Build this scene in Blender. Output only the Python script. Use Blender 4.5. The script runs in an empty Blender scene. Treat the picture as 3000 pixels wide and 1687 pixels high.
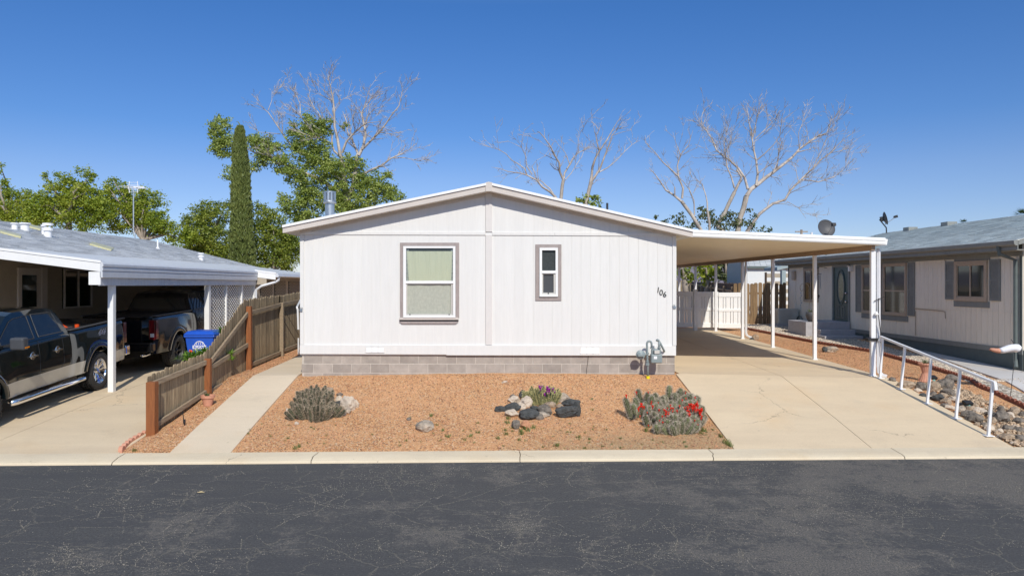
import bpy, bmesh, math, random
import numpy as np
from mathutils import Vector, Matrix, noise
random.seed(7); np.random.seed(7)
PI = math.pi
sc = bpy.context.scene
COL = sc.collection
F, CX, CY, H = 2150.0, 1444.0, 833.0, 2.72      # lens in photo pixels, principal point, camera height

def W(px, py, Y): return Vector(((px-CX)*Y/F, Y, H-(py-CY)*Y/F))
def WX(px, py, X): return W(px, py, X*F/(px-CX))
def lin(x, pts):
    if x <= pts[0][0]: return pts[0][1]
    for (a, b), (c, d) in zip(pts, pts[1:]):
        if x <= c: return b+(d-b)*(x-a)/(c-a)
    return pts[-1][1]
def Y0(X): return 11.23+.03*max(-40, min(40, X))
def KB(X): return Y0(X)+.45
AX = [(-30, .33), (-5.95, .33), (-5.6, .75), (-4.1, .77), (0, .84), (3.87, .80), (8.25, .70), (10.5, .64), (12.2, .66)]
BX = [(-5.95, .70), (-5.6, .98), (8.25, 1.0), (12.2, 1.05)]
def zg(X, Y):
    k = KB(X)
    if Y < Y0(X): return 0.0
    if Y < k: return .07*(Y-Y0(X))/.45
    a, b = lin(X, AX), lin(X, BX)
    return lin(Y, [(k, .07), (15.55, a), (28, b), (60, b+.3)])
def G(px, py):
    Y = 6.0
    while Y < 60:
        if H-(py-CY)*Y/F <= zg((px-CX)*Y/F, Y): break
        Y += .01
    return W(px, py, Y)

# ------------------------------------------------------------------ materials
def nodes(name):
    m = bpy.data.materials.new(name); m.use_nodes = True
    nt = m.node_tree; return m, nt, nt.nodes, nt.links, nt.nodes['Principled BSDF']
def P(name, c, r=.6, m=0, var=.12, ns=6, bump=0, bs=60, island=0, coat=0, st=(1, 1, 1), c2=None, spec=None, dist=.004, rough2=None):
    mt, nt, N, L, b = nodes(name)
    tc = N.new('ShaderNodeTexCoord'); mp = N.new('ShaderNodeMapping'); mp.inputs['Scale'].default_value = st
    L.new(tc.outputs['Object'], mp.inputs[0])
    n = N.new('ShaderNodeTexNoise'); n.inputs['Scale'].default_value = ns; n.inputs['Detail'].default_value = 7
    n.inputs['Roughness'].default_value = .65
    L.new(mp.outputs[0], n.inputs['Vector'])
    rp = N.new('ShaderNodeValToRGB'); rp.color_ramp.elements[0].position = .3; rp.color_ramp.elements[1].position = .7
    lo = c2 if c2 else tuple(x*(1-var) for x in c)
    hi = c if c2 else tuple(min(1, x*(1+var)) for x in c)
    rp.color_ramp.elements[0].color = (*lo, 1); rp.color_ramp.elements[1].color = (*hi, 1)
    L.new(n.outputs['Fac'], rp.inputs[0]); out = rp.outputs[0]
    if island:
        g = N.new('ShaderNodeNewGeometry'); mr = N.new('ShaderNodeMapRange')
        mr.inputs['To Min'].default_value = 1-island; mr.inputs['To Max'].default_value = 1+island
        L.new(g.outputs['Random Per Island'], mr.inputs['Value'])
        hs = N.new('ShaderNodeHueSaturation'); L.new(out, hs.inputs['Color']); L.new(mr.outputs[0], hs.inputs['Value'])
        out = hs.outputs[0]
    L.new(out, b.inputs['Base Color'])
    b.inputs['Roughness'].default_value = r; b.inputs['Metallic'].default_value = m
    if rough2 is not None:
        mr2 = N.new('ShaderNodeMapRange'); mr2.inputs['To Min'].default_value = r; mr2.inputs['To Max'].default_value = rough2
        L.new(n.outputs['Fac'], mr2.inputs['Value']); L.new(mr2.outputs[0], b.inputs['Roughness'])
    if coat: b.inputs['Coat Weight'].default_value = coat; b.inputs['Coat Roughness'].default_value = .03
    if spec is not None: b.inputs['Specular IOR Level'].default_value = spec
    if bump:
        n2 = N.new('ShaderNodeTexNoise'); n2.inputs['Scale'].default_value = bs; n2.inputs['Detail'].default_value = 5
        L.new(mp.outputs[0], n2.inputs['Vector'])
        bp = N.new('ShaderNodeBump'); bp.inputs['Strength'].default_value = bump; bp.inputs['Distance'].default_value = dist
        L.new(n2.outputs['Fac'], bp.inputs['Height']); L.new(bp.outputs[0], b.inputs['Normal'])
    return mt
def leafmat(name, cols, tr=.42, rough=.5):
    mt, nt, N, L, b = nodes(name)
    g = N.new('ShaderNodeNewGeometry'); rp = N.new('ShaderNodeValToRGB')
    el = rp.color_ramp.elements
    while len(el) < len(cols): el.new(.5)
    for i, c in enumerate(cols): el[i].position = i/(len(cols)-1); el[i].color = (*c, 1)
    tc = N.new('ShaderNodeTexCoord'); n = N.new('ShaderNodeTexNoise'); n.inputs['Scale'].default_value = .9; n.inputs['Detail'].default_value = 4
    L.new(tc.outputs['Object'], n.inputs['Vector'])
    mx = N.new('ShaderNodeMath'); mx.operation = 'MULTIPLY_ADD'; mx.inputs[1].default_value = .55
    L.new(g.outputs['Random Per Island'], mx.inputs[0])
    m2 = N.new('ShaderNodeMath'); m2.operation = 'MULTIPLY_ADD'; m2.inputs[1].default_value = .9; m2.inputs[2].default_value = -.22
    L.new(n.outputs['Fac'], m2.inputs[0]); L.new(m2.outputs[0], mx.inputs[2])
    L.new(mx.outputs[0], rp.inputs[0]); L.new(rp.outputs[0], b.inputs['Base Color'])
    b.inputs['Roughness'].default_value = rough
    t = N.new('ShaderNodeBsdfTranslucent'); L.new(rp.outputs[0], t.inputs['Color'])
    ms = N.new('ShaderNodeMixShader'); ms.inputs[0].default_value = tr
    L.new(b.outputs[0], ms.inputs[1]); L.new(t.outputs[0], ms.inputs[2])
    L.new(ms.outputs[0], N['Material Output'].inputs['Surface'])
    return mt

def ramp(N, L, src, stops):
    r = N.new('ShaderNodeValToRGB'); el = r.color_ramp.elements
    while len(el) < len(stops): el.new(.5)
    for i, (p, c) in enumerate(stops):
        el[i].position = p; el[i].color = (*c, 1) if len(c) == 3 else c
    L.new(src, r.inputs[0]); return r.outputs[0]
def mixc(N, L, f, a, b, mode='MIX'):
    m = N.new('ShaderNodeMix'); m.data_type = 'RGBA'; m.blend_type = mode
    for s, v in ((m.inputs[0], f), (m.inputs[6], a), (m.inputs[7], b)):
        if hasattr(v, 'links') or isinstance(v, bpy.types.NodeSocket): L.new(v, s)
        elif isinstance(v, (int, float)): s.default_value = v
        else: s.default_value = (*v, 1)
    return m.outputs[2]
def noi(N, L, v, s, d=5, r=.6, dim=None):
    n = N.new('ShaderNodeTexNoise'); n.inputs['Scale'].default_value = s; n.inputs['Detail'].default_value = d; n.inputs['Roughness'].default_value = r
    L.new(v, n.inputs['Vector']); return n
def mth(N, L, op, a, b=None, c=None):
    m = N.new('ShaderNodeMath'); m.operation = op; m.use_clamp = False
    for i, v in enumerate((a, b, c)):
        if v is None: continue
        if isinstance(v, (int, float)): m.inputs[i].default_value = v
        else: L.new(v, m.inputs[i])
    return m.outputs[0]
def bumpn(N, L, h, s, d, b):
    bp = N.new('ShaderNodeBump'); bp.inputs['Strength'].default_value = s; bp.inputs['Distance'].default_value = d
    L.new(h, bp.inputs['Height']); L.new(bp.outputs[0], b.inputs['Normal'])

def gravel_mat():
    mt, nt, N, L, b = nodes('gravel')
    tc = N.new('ShaderNodeTexCoord'); v = tc.outputs['Object']
    vo = N.new('ShaderNodeTexVoronoi'); vo.inputs['Scale'].default_value = 52; L.new(v, vo.inputs['Vector'])
    sep = N.new('ShaderNodeSeparateColor'); L.new(vo.outputs['Color'], sep.inputs[0])
    c = ramp(N, L, sep.outputs[0], [(0, (.26, .13, .075)), (.15, (.60, .285, .12)), (.45, (.82, .415, .175)), (.72, (.90, .50, .23)), (.9, (.92, .62, .34)), (1, (.92, .78, .56))])
    edge = ramp(N, L, vo.outputs['Distance'], [(0, (1, 1, 1)), (.55, (.85, .85, .85)), (.95, (.5, .42, .38))])
    c = mixc(N, L, .75, c, edge, 'MULTIPLY')
    n1 = noi(N, L, v, .9, 6); n2 = noi(N, L, v, 5, 6)
    c = mixc(N, L, ramp(N, L, n1.outputs[0], [(.42, (0, 0, 0)), (.62, (.45, .45, .45))]), c, (.84, .46, .23))
    # earthier, weedier band close to the kerb
    sx = N.new('ShaderNodeSeparateXYZ'); L.new(v, sx.inputs[0])
    near = mth(N, L, 'SUBTRACT', 13.1, sx.outputs[1]); near = mth(N, L, 'MULTIPLY', near, .8)
    side = mth(N, L, 'MULTIPLY_ADD', sx.outputs[0], .22, .15)
    near = mth(N, L, 'MULTIPLY', near, mth(N, L, 'MINIMUM', mth(N, L, 'MAXIMUM', side, 0.05), 1.0))
    near = mth(N, L, 'MULTIPLY_ADD', n2.outputs[0], .9, near)
    f = ramp(N, L, near, [(.62, (0, 0, 0)), (1, (.6, .6, .6))])
    c = mixc(N, L, f, c, mixc(N, L, sep.outputs[1], (.33, .23, .12), (.50, .36, .20)))
    far = mth(N, L, 'MULTIPLY_ADD', sx.outputs[1], .1, -3.4)
    c = mixc(N, L, ramp(N, L, far, [(0, (0, 0, 0)), (1, (1, 1, 1))]), c, (.36, .27, .18))
    L.new(c, b.inputs['Base Color']); b.inputs['Roughness'].default_value = .9
    h = mth(N, L, 'MULTIPLY_ADD', vo.outputs['Distance'], -1.2, n2.outputs[0])
    bumpn(N, L, h, 1.0, .02, b); return mt
def concrete_mat(name, base, dark, stain=.35):
    mt, nt, N, L, b = nodes(name)
    tc = N.new('ShaderNodeTexCoord'); v = tc.outputs['Object']
    mp = N.new('ShaderNodeMapping'); mp.inputs['Scale'].default_value = (.35, 1.6, 1); L.new(v, mp.inputs[0])
    n1 = noi(N, L, mp.outputs[0], .9, 8, .62); n2 = noi(N, L, v, 2.2, 8, .7); n3 = noi(N, L, v, 90, 3)
    n4 = noi(N, L, v, .55, 4)
    c = mixc(N, L, ramp(N, L, n1.outputs[0], [(.35, (0, 0, 0)), (.68, (1, 1, 1))]), dark, base)
    c = mixc(N, L, ramp(N, L, n2.outputs[0], [(.52, (0, 0, 0)), (.8, (stain,)*3)]), c, tuple(x*.72 for x in dark))
    c = mixc(N, L, ramp(N, L, n4.outputs[0], [(.55, (0, 0, 0)), (.75, (.35,)*3)]), c, (base[0]*1.02, base[1]*.86, base[2]*.66))
    c = mixc(N, L, .35, c, ramp(N, L, n3.outputs[0], [(.3, (.62,)*3), (.7, (1.1,)*3)]), 'MULTIPLY')
    n6 = noi(N, L, v, 14, 3); c = mixc(N, L, ramp(N, L, n6.outputs[0], [(.70, (0, 0, 0)), (.76, (.5,)*3)]), c, (.20, .15, .10))
    w7 = noi(N, L, v, 1.3, 6, .65); wv7 = N.new('ShaderNodeVectorMath'); wv7.operation = 'MULTIPLY_ADD'; wv7.inputs[1].default_value = (.8, .8, 0); L.new(w7.outputs['Color'], wv7.inputs[0]); L.new(v, wv7.inputs[2])
    v7 = N.new('ShaderNodeTexVoronoi'); v7.voronoi_dimensions = '2D'; v7.feature = 'DISTANCE_TO_EDGE'; v7.inputs['Scale'].default_value = .28; L.new(wv7.outputs[0], v7.inputs['Vector'])
    hc = mth(N, L, 'MULTIPLY', ramp(N, L, v7.outputs['Distance'], [(0, (1, 1, 1)), (.0022, (0, 0, 0))]), ramp(N, L, n4.outputs[0], [(.5, (0, 0, 0)), (.56, (.7,)*3)]))
    c = mixc(N, L, hc, c, (.22, .17, .12))
    n8 = noi(N, L, v, .8, 6, .7); c = mixc(N, L, ramp(N, L, n8.outputs[0], [(.58, (0, 0, 0)), (.74, (.30,)*3)]), c, (.40, .33, .25))
    L.new(c, b.inputs['Base Color']); b.inputs['Roughness'].default_value = .88
    bumpn(N, L, n3.outputs[0], .35, .004, b); return mt
def asphalt_mat():
    mt, nt, N, L, b = nodes('asphalt')
    tc = N.new('ShaderNodeTexCoord'); v = tc.outputs['Object']
    def warped(s1, a1, s2, a2):
        out = v
        for sc1, am in ((s1, a1), (s2, a2)):
            w_ = noi(N, L, v, sc1, 3, .6); wv = N.new('ShaderNodeVectorMath'); wv.operation = 'MULTIPLY_ADD'; wv.inputs[1].default_value = (am, am, 0)
            L.new(w_.outputs['Color'], wv.inputs[0]); L.new(out, wv.inputs[2]); out = wv.outputs[0]
        return out
    wv = warped(1.1, .45, 6, .13)
    def crack(scale, w, off):
        mp_ = N.new('ShaderNodeMapping'); mp_.inputs['Location'].default_value = (off, off*.7, 0); mp_.inputs['Scale'].default_value = (.75, 1.1, 1); L.new(wv, mp_.inputs[0])
        vo = N.new('ShaderNodeTexVoronoi'); vo.voronoi_dimensions = '2D'; vo.feature = 'DISTANCE_TO_EDGE'; vo.inputs['Scale'].default_value = scale; vo.inputs['Randomness'].default_value = 1
        L.new(mp_.outputs[0], vo.inputs['Vector'])
        return ramp(N, L, vo.outputs['Distance'], [(0, (1, 1, 1)), (w*.5, (.85,)*3), (w, (0, 0, 0))])
    sx = N.new('ShaderNodeSeparateXYZ'); L.new(v, sx.inputs[0])
    n1 = noi(N, L, v, .45, 3, .5); n2 = noi(N, L, v, 1.7, 9, .72); n5 = noi(N, L, v, .8, 4, .6)
    fine = noi(N, L, v, 60, 3, .7); fine2 = noi(N, L, v, 150, 2, .7); mid = noi(N, L, v, 16, 4, .7)
    # fine seal coat grain
    base = mixc(N, L, ramp(N, L, fine2.outputs[0], [(.35, (0, 0, 0)), (.65, (1, 1, 1))]), (.050, .050, .053), (.128, .126, .125))
    base = mixc(N, L, ramp(N, L, n2.outputs[0], [(.35, (0, 0, 0)), (.65, (.5, .5, .5))]), base, (.100, .099, .099))
    base = mixc(N, L, .55, base, ramp(N, L, noi(N, L, v, 38, 3, .75).outputs[0], [(.35, (.42,)*3), (.65, (1.55,)*3)]), 'MULTIPLY')
    # brushed seal lanes
    mp = N.new('ShaderNodeMapping'); mp.inputs['Scale'].default_value = (.25, 2.6, 1); L.new(v, mp.inputs[0]); ln = noi(N, L, mp.outputs[0], 1.2, 5, .55)
    base = mixc(N, L, ramp(N, L, ln.outputs[0], [(.46, (0, 0, 0)), (.60, (.55,)*3)]), base, (.076, .076, .081))
    # worn patches where aggregate shows: strongly fractal, more to the right and near the camera
    bias = mth(N, L, 'MULTIPLY_ADD', sx.outputs[0], .014, .02)
    wsum = mth(N, L, 'ADD', mth(N, L, 'MULTIPLY', n1.outputs[0], .75), bias)
    wsum = mth(N, L, 'MULTIPLY_ADD', n2.outputs[0], .85, wsum); wsum = mth(N, L, 'MULTIPLY_ADD', mid.outputs[0], .55, wsum)
    worn = ramp(N, L, mth(N, L, 'MULTIPLY', wsum, .8), [(.885, (0, 0, 0)), (.985, (1, 1, 1))])
    agg = ramp(N, L, fine.outputs[0], [(.40, (0, 0, 0)), (.58, (1, 1, 1))])
    stone = mixc(N, L, ramp(N, L, fine2.outputs[0], [(.3, (0, 0, 0)), (.7, (1, 1, 1))]), (.14, .122, .105), (.40, .355, .30))
    c = mixc(N, L, mth(N, L, 'MULTIPLY', mth(N, L, 'MULTIPLY', worn, agg), .62), base, stone)
    # scattered loose pale specks
    sp = mth(N, L, 'MULTIPLY', ramp(N, L, fine.outputs[0], [(.62, (0, 0, 0)), (.67, (1, 1, 1))]), ramp(N, L, mid.outputs[0], [(.5, (0, 0, 0)), (.60, (1, 1, 1))]))
    c = mixc(N, L, mth(N, L, 'MULTIPLY', sp, .9), c, (.44, .38, .30))
    # cracks: broken, gritty, pale lines
    m1 = ramp(N, L, n5.outputs[0], [(.40, (0, 0, 0)), (.50, (1, 1, 1))]); m2 = ramp(N, L, n2.outputs[0], [(.45, (0, 0, 0)), (.52, (1, 1, 1))])
    grit = ramp(N, L, fine.outputs[0], [(.44, (.0,)*3), (.54, (1, 1, 1))])
    c1 = mth(N, L, 'MULTIPLY', crack(.80, .011, 3.3), m1); c2 = mth(N, L, 'MULTIPLY', crack(1.9, .022, 9.1), m2)
    cm = mth(N, L, 'MULTIPLY', mth(N, L, 'MAXIMUM', c1, c2), grit)
    c = mixc(N, L, mth(N, L, 'MULTIPLY', cm, .62), c, mixc(N, L, fine2.outputs[0], (.10, .09, .07), (.50, .45, .36)))
    c = mixc(N, L, 1.0, c, (.88, .875, .86), 'MULTIPLY')
    L.new(c, b.inputs['Base Color']); b.inputs['Roughness'].default_value = .85; b.inputs['Specular IOR Level'].default_value = .25
    bumpn(N, L, mth(N, L, 'MULTIPLY_ADD', cm, -1.0, fine.outputs[0]), .6, .008, b); return mt

def pebble_mat():
    mt, nt, N, L, b = nodes('pebble_bed')
    tc = N.new('ShaderNodeTexCoord'); v = tc.outputs['Object']
    vo = N.new('ShaderNodeTexVoronoi'); vo.inputs['Scale'].default_value = 22; L.new(v, vo.inputs['Vector'])
    sep = N.new('ShaderNodeSeparateColor'); L.new(vo.outputs['Color'], sep.inputs[0])
    c = ramp(N, L, sep.outputs[0], [(0, (.16, .13, .10)), (.3, (.42, .35, .27)), (.6, (.60, .52, .42)), (1, (.78, .72, .62))])
    c = mixc(N, L, .8, c, ramp(N, L, vo.outputs['Distance'], [(0, (1, 1, 1)), (.5, (.9, .9, .9)), (.9, (.35, .3, .26))]), 'MULTIPLY')
    L.new(c, b.inputs['Base Color']); b.inputs['Roughness'].default_value = .85
    bumpn(N, L, mth(N, L, 'MULTIPLY', vo.outputs['Distance'], -1.0), 1.0, .03, b); return mt
M = {}
M['pebblebed'] = pebble_mat()
M['gravel'] = gravel_mat(); M['asphalt'] = asphalt_mat()
M['concrete'] = concrete_mat('concrete', (.74, .595, .405), (.655, .52, .355), .25)
M['concrete2'] = concrete_mat('walk_concrete', (.74, .61, .45), (.66, .55, .40), .25)
M['kerb'] = concrete_mat('kerb_concrete', (.80, .68, .49), (.67, .56, .40), .4)
M['paleconc'] = concrete_mat('pale_concrete', (.62, .60, .58), (.54, .52, .5))
M['dirt'] = P('dirt', (.33, .24, .16), .95, var=.3, ns=3, bump=.5, bs=20)
M['batten'] = P('pale_batten', (.68, .65, .625), .6, var=.03, ns=4, bump=.2, bs=40)
M['siding'] = P('white_siding', (.735, .725, .70), .55, var=.035, ns=3, st=(6, 6, .5), bump=.35, bs=8, dist=.003, island=.018)
M['beige'] = P('beige_trim', (.60, .545, .50), .6, var=.05, ns=4, bump=.2, bs=40)
M['white'] = P('white_paint', (.82, .82, .81), .45, var=.03, ns=4, bump=.08)
M['vinyl'] = P('white_vinyl', (.83, .83, .82), .35, var=.02, ns=3)
M['whitemetal'] = P('white_metal', (.80, .80, .81), .35, var=.04, ns=5)
M['winframe'] = P('window_white', (.84, .84, .83), .3, var=.02, ns=9)
M['taupe'] = P('taupe_trim', (.34, .29, .275), .75, var=.13, ns=6, st=(3, 3, 1), bump=.3, bs=50)
M['screenframe'] = P('screen_frame', (.55, .53, .49), .5, var=.05)
M['cmu'] = P('block', (.37, .325, .285), .92, var=.16, ns=5, bump=.6, bs=90, island=.13)
M['mortar'] = P('mortar', (.52, .47, .41), .95, var=.12, ns=20, bump=.4)
M['roofwhite'] = P('white_drip', (.85, .85, .85), .4, var=.03)
M['curtain'] = P('curtain', (.82, .77, .63), .9, var=.05, ns=5, st=(14, 1, .6), bump=.8, bs=4, dist=.02)
M['screencloth'] = P('screened_curtain', (.42, .43, .36), .85, var=.12, ns=5, st=(5, 1, 3), bump=.3, bs=60)
M['darkscreen'] = P('dark_screen', (.035, .042, .042), .5, var=.35, ns=30, spec=.4)
M['black'] = P('black_plastic', (.02, .02, .022), .5, var=.2)
M['blackmetal'] = P('black_metal', (.03, .03, .03), .45, var=.2)
def glassmat(name, tint, mixv):
    mt, nt, N, L, b = nodes(name)
    g = N.new('ShaderNodeBsdfGlossy'); g.inputs['Roughness'].default_value = .02; g.inputs['Color'].default_value = (.9, .9, .9, 1)
    t = N.new('ShaderNodeBsdfTransparent'); t.inputs['Color'].default_value = (*tint, 1)
    fr = N.new('ShaderNodeFresnel'); fr.inputs['IOR'].default_value = 1.5
    n = N.new('ShaderNodeTexNoise'); n.inputs['Scale'].default_value = 1.5
    tc = N.new('ShaderNodeTexCoord'); L.new(tc.outputs['Object'], n.inputs['Vector'])
    bp = N.new('ShaderNodeBump'); bp.inputs['Strength'].default_value = .02; bp.inputs['Distance'].default_value = .05; L.new(n.outputs[0], bp.inputs['Height']); L.new(bp.outputs[0], g.inputs['Normal'])
    ms = N.new('ShaderNodeMixShader'); a = N.new('ShaderNodeMath'); a.operation = 'ADD'; a.inputs[1].default_value = mixv
    L.new(fr.outputs[0], a.inputs[0]); L.new(a.outputs[0], ms.inputs[0]); L.new(t.outputs[0], ms.inputs[1]); L.new(g.outputs[0], ms.inputs[2])
    L.new(ms.outputs[0], N['Material Output'].inputs['Surface']); return mt
M['glass'] = glassmat('clear_glass', (.92, .95, .93), .0)
M['darkglass'] = P('dark_glass', (.012, .016, .018), .04, var=.3, spec=.7)
M['houseglass'] = P('house_glass', (.018, .026, .02), .05, var=.5, ns=2, spec=.8)
M['galv'] = P('galvanised', (.55, .58, .6), .28, m=.9, var=.12, ns=9, st=(1, 1, .3), rough2=.45)
M['gasgrey'] = P('gas_meter_grey', (.235, .28, .285), .45, var=.06)
M['yellow'] = P('yellow_plastic', (.85, .68, .01), .4, var=.05)
M['paper'] = P('paper', (.8, .8, .82), .6, var=.1, ns=40)
M['carpan'] = P('carport_pan', (.80, .71, .54), .45, var=.04, ns=2)
M['carbeam'] = P('carport_beam', (.36, .25, .17), .6, var=.12, ns=12)
M['bark'] = P('bark', (.46, .40, .33), .9, c2=(.20, .165, .14), ns=3, st=(1, 1, .4), bump=.6, bs=12, dist=.02)
M['deadbark'] = P('dead_bark', (.62, .56, .48), .85, c2=(.17, .14, .12), ns=1.5, st=(1, 1, .5), bump=.5, bs=12, dist=.02)  # bark mottling whose contrast also stands for sunlit and shaded sides
M['twig'] = P('twig_bark', (.64, .58, .52), .85, c2=(.22, .18, .155), ns=1.6)  # mottled bark, contrast raised to stand for sunlit and shaded limbs
M['leafA'] = leafmat('cottonwood_leaf', [(.09, .14, .03), (.24, .32, .06), (.42, .50, .12), (.62, .66, .26)])
M['leafB'] = leafmat('green_leaf', [(.09, .16, .02), (.23, .32, .03), (.38, .44, .05), (.54, .55, .11)])
M['leafC'] = leafmat('dusty_leaf', [(.07, .11, .045), (.12, .16, .06), (.18, .21, .10), (.26, .26, .14)])
M['leafcy'] = leafmat('cypress_leaf', [(.07, .10, .025), (.13, .17, .045), (.20, .24, .06), (.30, .32, .10)], .2)
M['leafdk'] = leafmat('bush_leaf', [(.07, .11, .02), (.18, .25, .035), (.34, .39, .06), (.50, .51, .11)])
M['palm'] = leafmat('palm_leaf', [(.05, .09, .03), (.10, .15, .05)])
M['shingleL'] = P('shingle_grey', (.66, .66, .65), .85, var=.14, ns=40, island=.20, bump=.4, bs=80)
M['shingleR'] = P('shingle_pale', (.68, .70, .655), .85, var=.14, ns=40, island=.18, bump=.4, bs=80)
M['metalroof'] = P('roof_metal', (.60, .62, .64), .45, var=.06, ns=3)
M['fasciashade'] = P('fascia_shade_grey', (.62, .64, .68), .5, var=.07, ns=5)  # shade on the sun-averted side fascia put into the grey
M['tanwall'] = P('tan_wall', (.42, .36, .28), .8, var=.06, ns=4, bump=.2)
M['rsiding'] = P('neighbour_siding', (.88, .81, .68), .75, var=.07, ns=4, st=(5, 5, .6), bump=.45, bs=14, dist=.004, island=.02)
M['rgrey'] = P('slate_grey_trim', (.24, .25, .235), .7, var=.1, ns=6, bump=.15)
M['rskirt'] = P('green_grey_skirt', (.12, .145, .14), .8, var=.1, ns=6, bump=.2)
M['tanframe'] = P('tan_frame', (.48, .38, .28), .6, var=.08)
M['doorgreen'] = P('door_green', (.035, .075, .07), .4, var=.12)
M['wood'] = P('grey_wood', (.46, .36, .23), .9, c2=(.15, .108, .062), ns=2.2, st=(16, 16, 1.0), bump=.6, bs=6, dist=.006, island=.22)
M['wood2'] = P('rail_wood', (.40, .31, .21), .9, c2=(.22, .165, .11), ns=2.2, st=(16, 1.0, 16), bump=.6, bs=6, dist=.006, island=.1)
M['redwood'] = P('stained_post', (.36, .125, .035), .7, c2=(.17, .055, .018), ns=3, st=(22, 22, 1.0), bump=.5, bs=6, dist=.006)
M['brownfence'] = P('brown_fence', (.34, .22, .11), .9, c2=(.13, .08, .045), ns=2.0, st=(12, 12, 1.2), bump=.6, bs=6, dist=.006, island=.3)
M['darkfence'] = P('dark_fence', (.10, .068, .048), .9, c2=(.05, .034, .026), ns=2.0, st=(12, 12, 1.2), island=.2)  # dark wood tone that also carries the rear fence's shade
M['terra'] = P('terracotta', (.60, .29, .19), .85, var=.1, ns=8, bump=.2)
M['edgebrick'] = P('edging_brick', (.25, .095, .06), .9, var=.2, ns=12, bump=.4)
M['pebble'] = P('pebbles', (.56, .47, .37), .85, var=.15, ns=30, island=.5)
M['stone'] = P('gravel_stone', (.50, .26, .15), .9, var=.15, ns=30, island=.55)
M['bluebin'] = P('blue_plastic', (.012, .085, .50), .38, var=.08, ns=4)
M['paint'] = P('black_paint', (.004, .008, .010), .06, var=.2, coat=.6, spec=.4)
M['paint2'] = P('black_paint_two', (.008, .008, .009), .12, var=.2, coat=.4, spec=.4)
M['tanpaint'] = P('tan_paint', (.50, .46, .38), .3, m=.1, var=.06, coat=.8)
M['chrome'] = P('chrome', (.85, .86, .88), .07, m=1, var=.03)
M['rubble'] = P('rubble_fill', (.40, .29, .19), .92, var=.2, ns=30, island=.6)
M['rubber'] = P('rubber', (.035, .034, .033), .75, var=.3, ns=20, bump=.4, bs=90)
M['taillight'] = P('tail_light', (.10, .008, .010), .12, var=.2, coat=1)
M['clearlight'] = P('clear_lens', (.6, .6, .6), .12, var=.1, coat=1)
M['amber'] = P('amber', (.85, .26, .01), .2, var=.05)
M['orange'] = P('orange_plastic', (.75, .08, .01), .4, var=.1)
M['greyplastic'] = P('grey_plastic', (.06, .063, .07), .5, var=.1)
M['cact'] = P('cactus_skin', (.060, .066, .036), .9, var=.4, ns=24, island=.35)
M['cact2'] = P('cactus_skin_pale', (.11, .125, .055), .9, var=.4, ns=24, island=.4)
M['spine'] = P('cactus_spines', (.36, .285, .20), .8, var=.2, ns=30, island=.6)
M['spine2'] = P('cactus_spines_grey', (.42, .355, .27), .8, var=.2, ns=30, island=.55)
M['spine3'] = P('yellow_spines', (.50, .44, .20), .8, var=.2, ns=30, island=.5)
M['redfl'] = P('red_petals', (.80, .025, .006), .5, var=.15, ns=20, island=.2)
M['magfl'] = P('magenta_petals', (.42, .015, .40), .5, var=.2, ns=20, island=.2)
M['bud'] = P('dark_bud', (.22, .035, .035), .6, var=.2)
M['rockblack'] = P('lava_rock', (.066, .068, .066), .95, var=.4, ns=10, bump=1, bs=28, dist=.02)
M['rockwhite'] = P('pale_rock', (.66, .56, .44), .9, c2=(.45, .36, .28), ns=7, bump=.8, bs=18, dist=.015)
M['rockgrey'] = P('grey_rock', (.30, .25, .20), .93, c2=(.05, .046, .042), ns=11, bump=.9, bs=20, dist=.02)
M['rocktan'] = P('tan_rock', (.52, .40, .28), .93, c2=(.17, .12, .085), ns=9, bump=.9, bs=20, dist=.02)
M['rockmix'] = P('mottled_rock', (.62, .50, .38), .9, c2=(.09, .09, .085), ns=5, bump=.9, bs=18, dist=.02)
M['rockred'] = P('reddish_rock', (.50, .25, .14), .9, var=.3, ns=8, bump=.9, bs=18, dist=.02)
M['skylight'] = P('skylight', (.55, .52, .30), .35, var=.06)
M['dish'] = P('dish_grey', (.075, .075, .08), .55, var=.1)
M['weed'] = leafmat('weed_leaf', [(.06, .11, .02), (.16, .20, .05), (.32, .28, .10)], .2)
M['agap'] = leafmat('strap_leaf', [(.10, .22, .03), (.22, .38, .05), (.36, .50, .10)], .25)
M['shedwhite'] = P('shed_white', (.72, .74, .74), .7, var=.03, ns=3)
M['shadepatiogrey'] = P('shade_and_patio_grey', (.33, .40, .42), .7, var=.05, ns=3)  # shed gable's shade put into the grey; patio cover is blue-grey itself
M['shingleS'] = P('shed_shingle', (.40, .42, .43), .85, var=.1, ns=18, island=.12)
M['teal'] = P('teal', (.20, .45, .40), .5, var=.1)
M['hill'] = P('hill_rock', (.20, .17, .20), .95, var=.2, ns=.02)
M['kite'] = P('windsock_cloth', (.85, .85, .88), .7, var=.05, ns=5)
M['brass'] = P('mottled_glass', (.25, .24, .14), .3, var=.5, ns=20)  # mottled yellowish glass of the door oval
M['acbeige'] = P('ac_beige', (.52, .50, .44), .5, var=.05)
M['concgrey'] = P('stoop_concrete', (.42, .40, .41), .9, var=.1, ns=8, bump=.3)
M['grit'] = P('road_grit', (.27, .245, .20), .9, var=.2, ns=40, island=.5)
M['dry'] = P('dry_grass', (.45, .36, .20), .9, var=.2)

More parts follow.
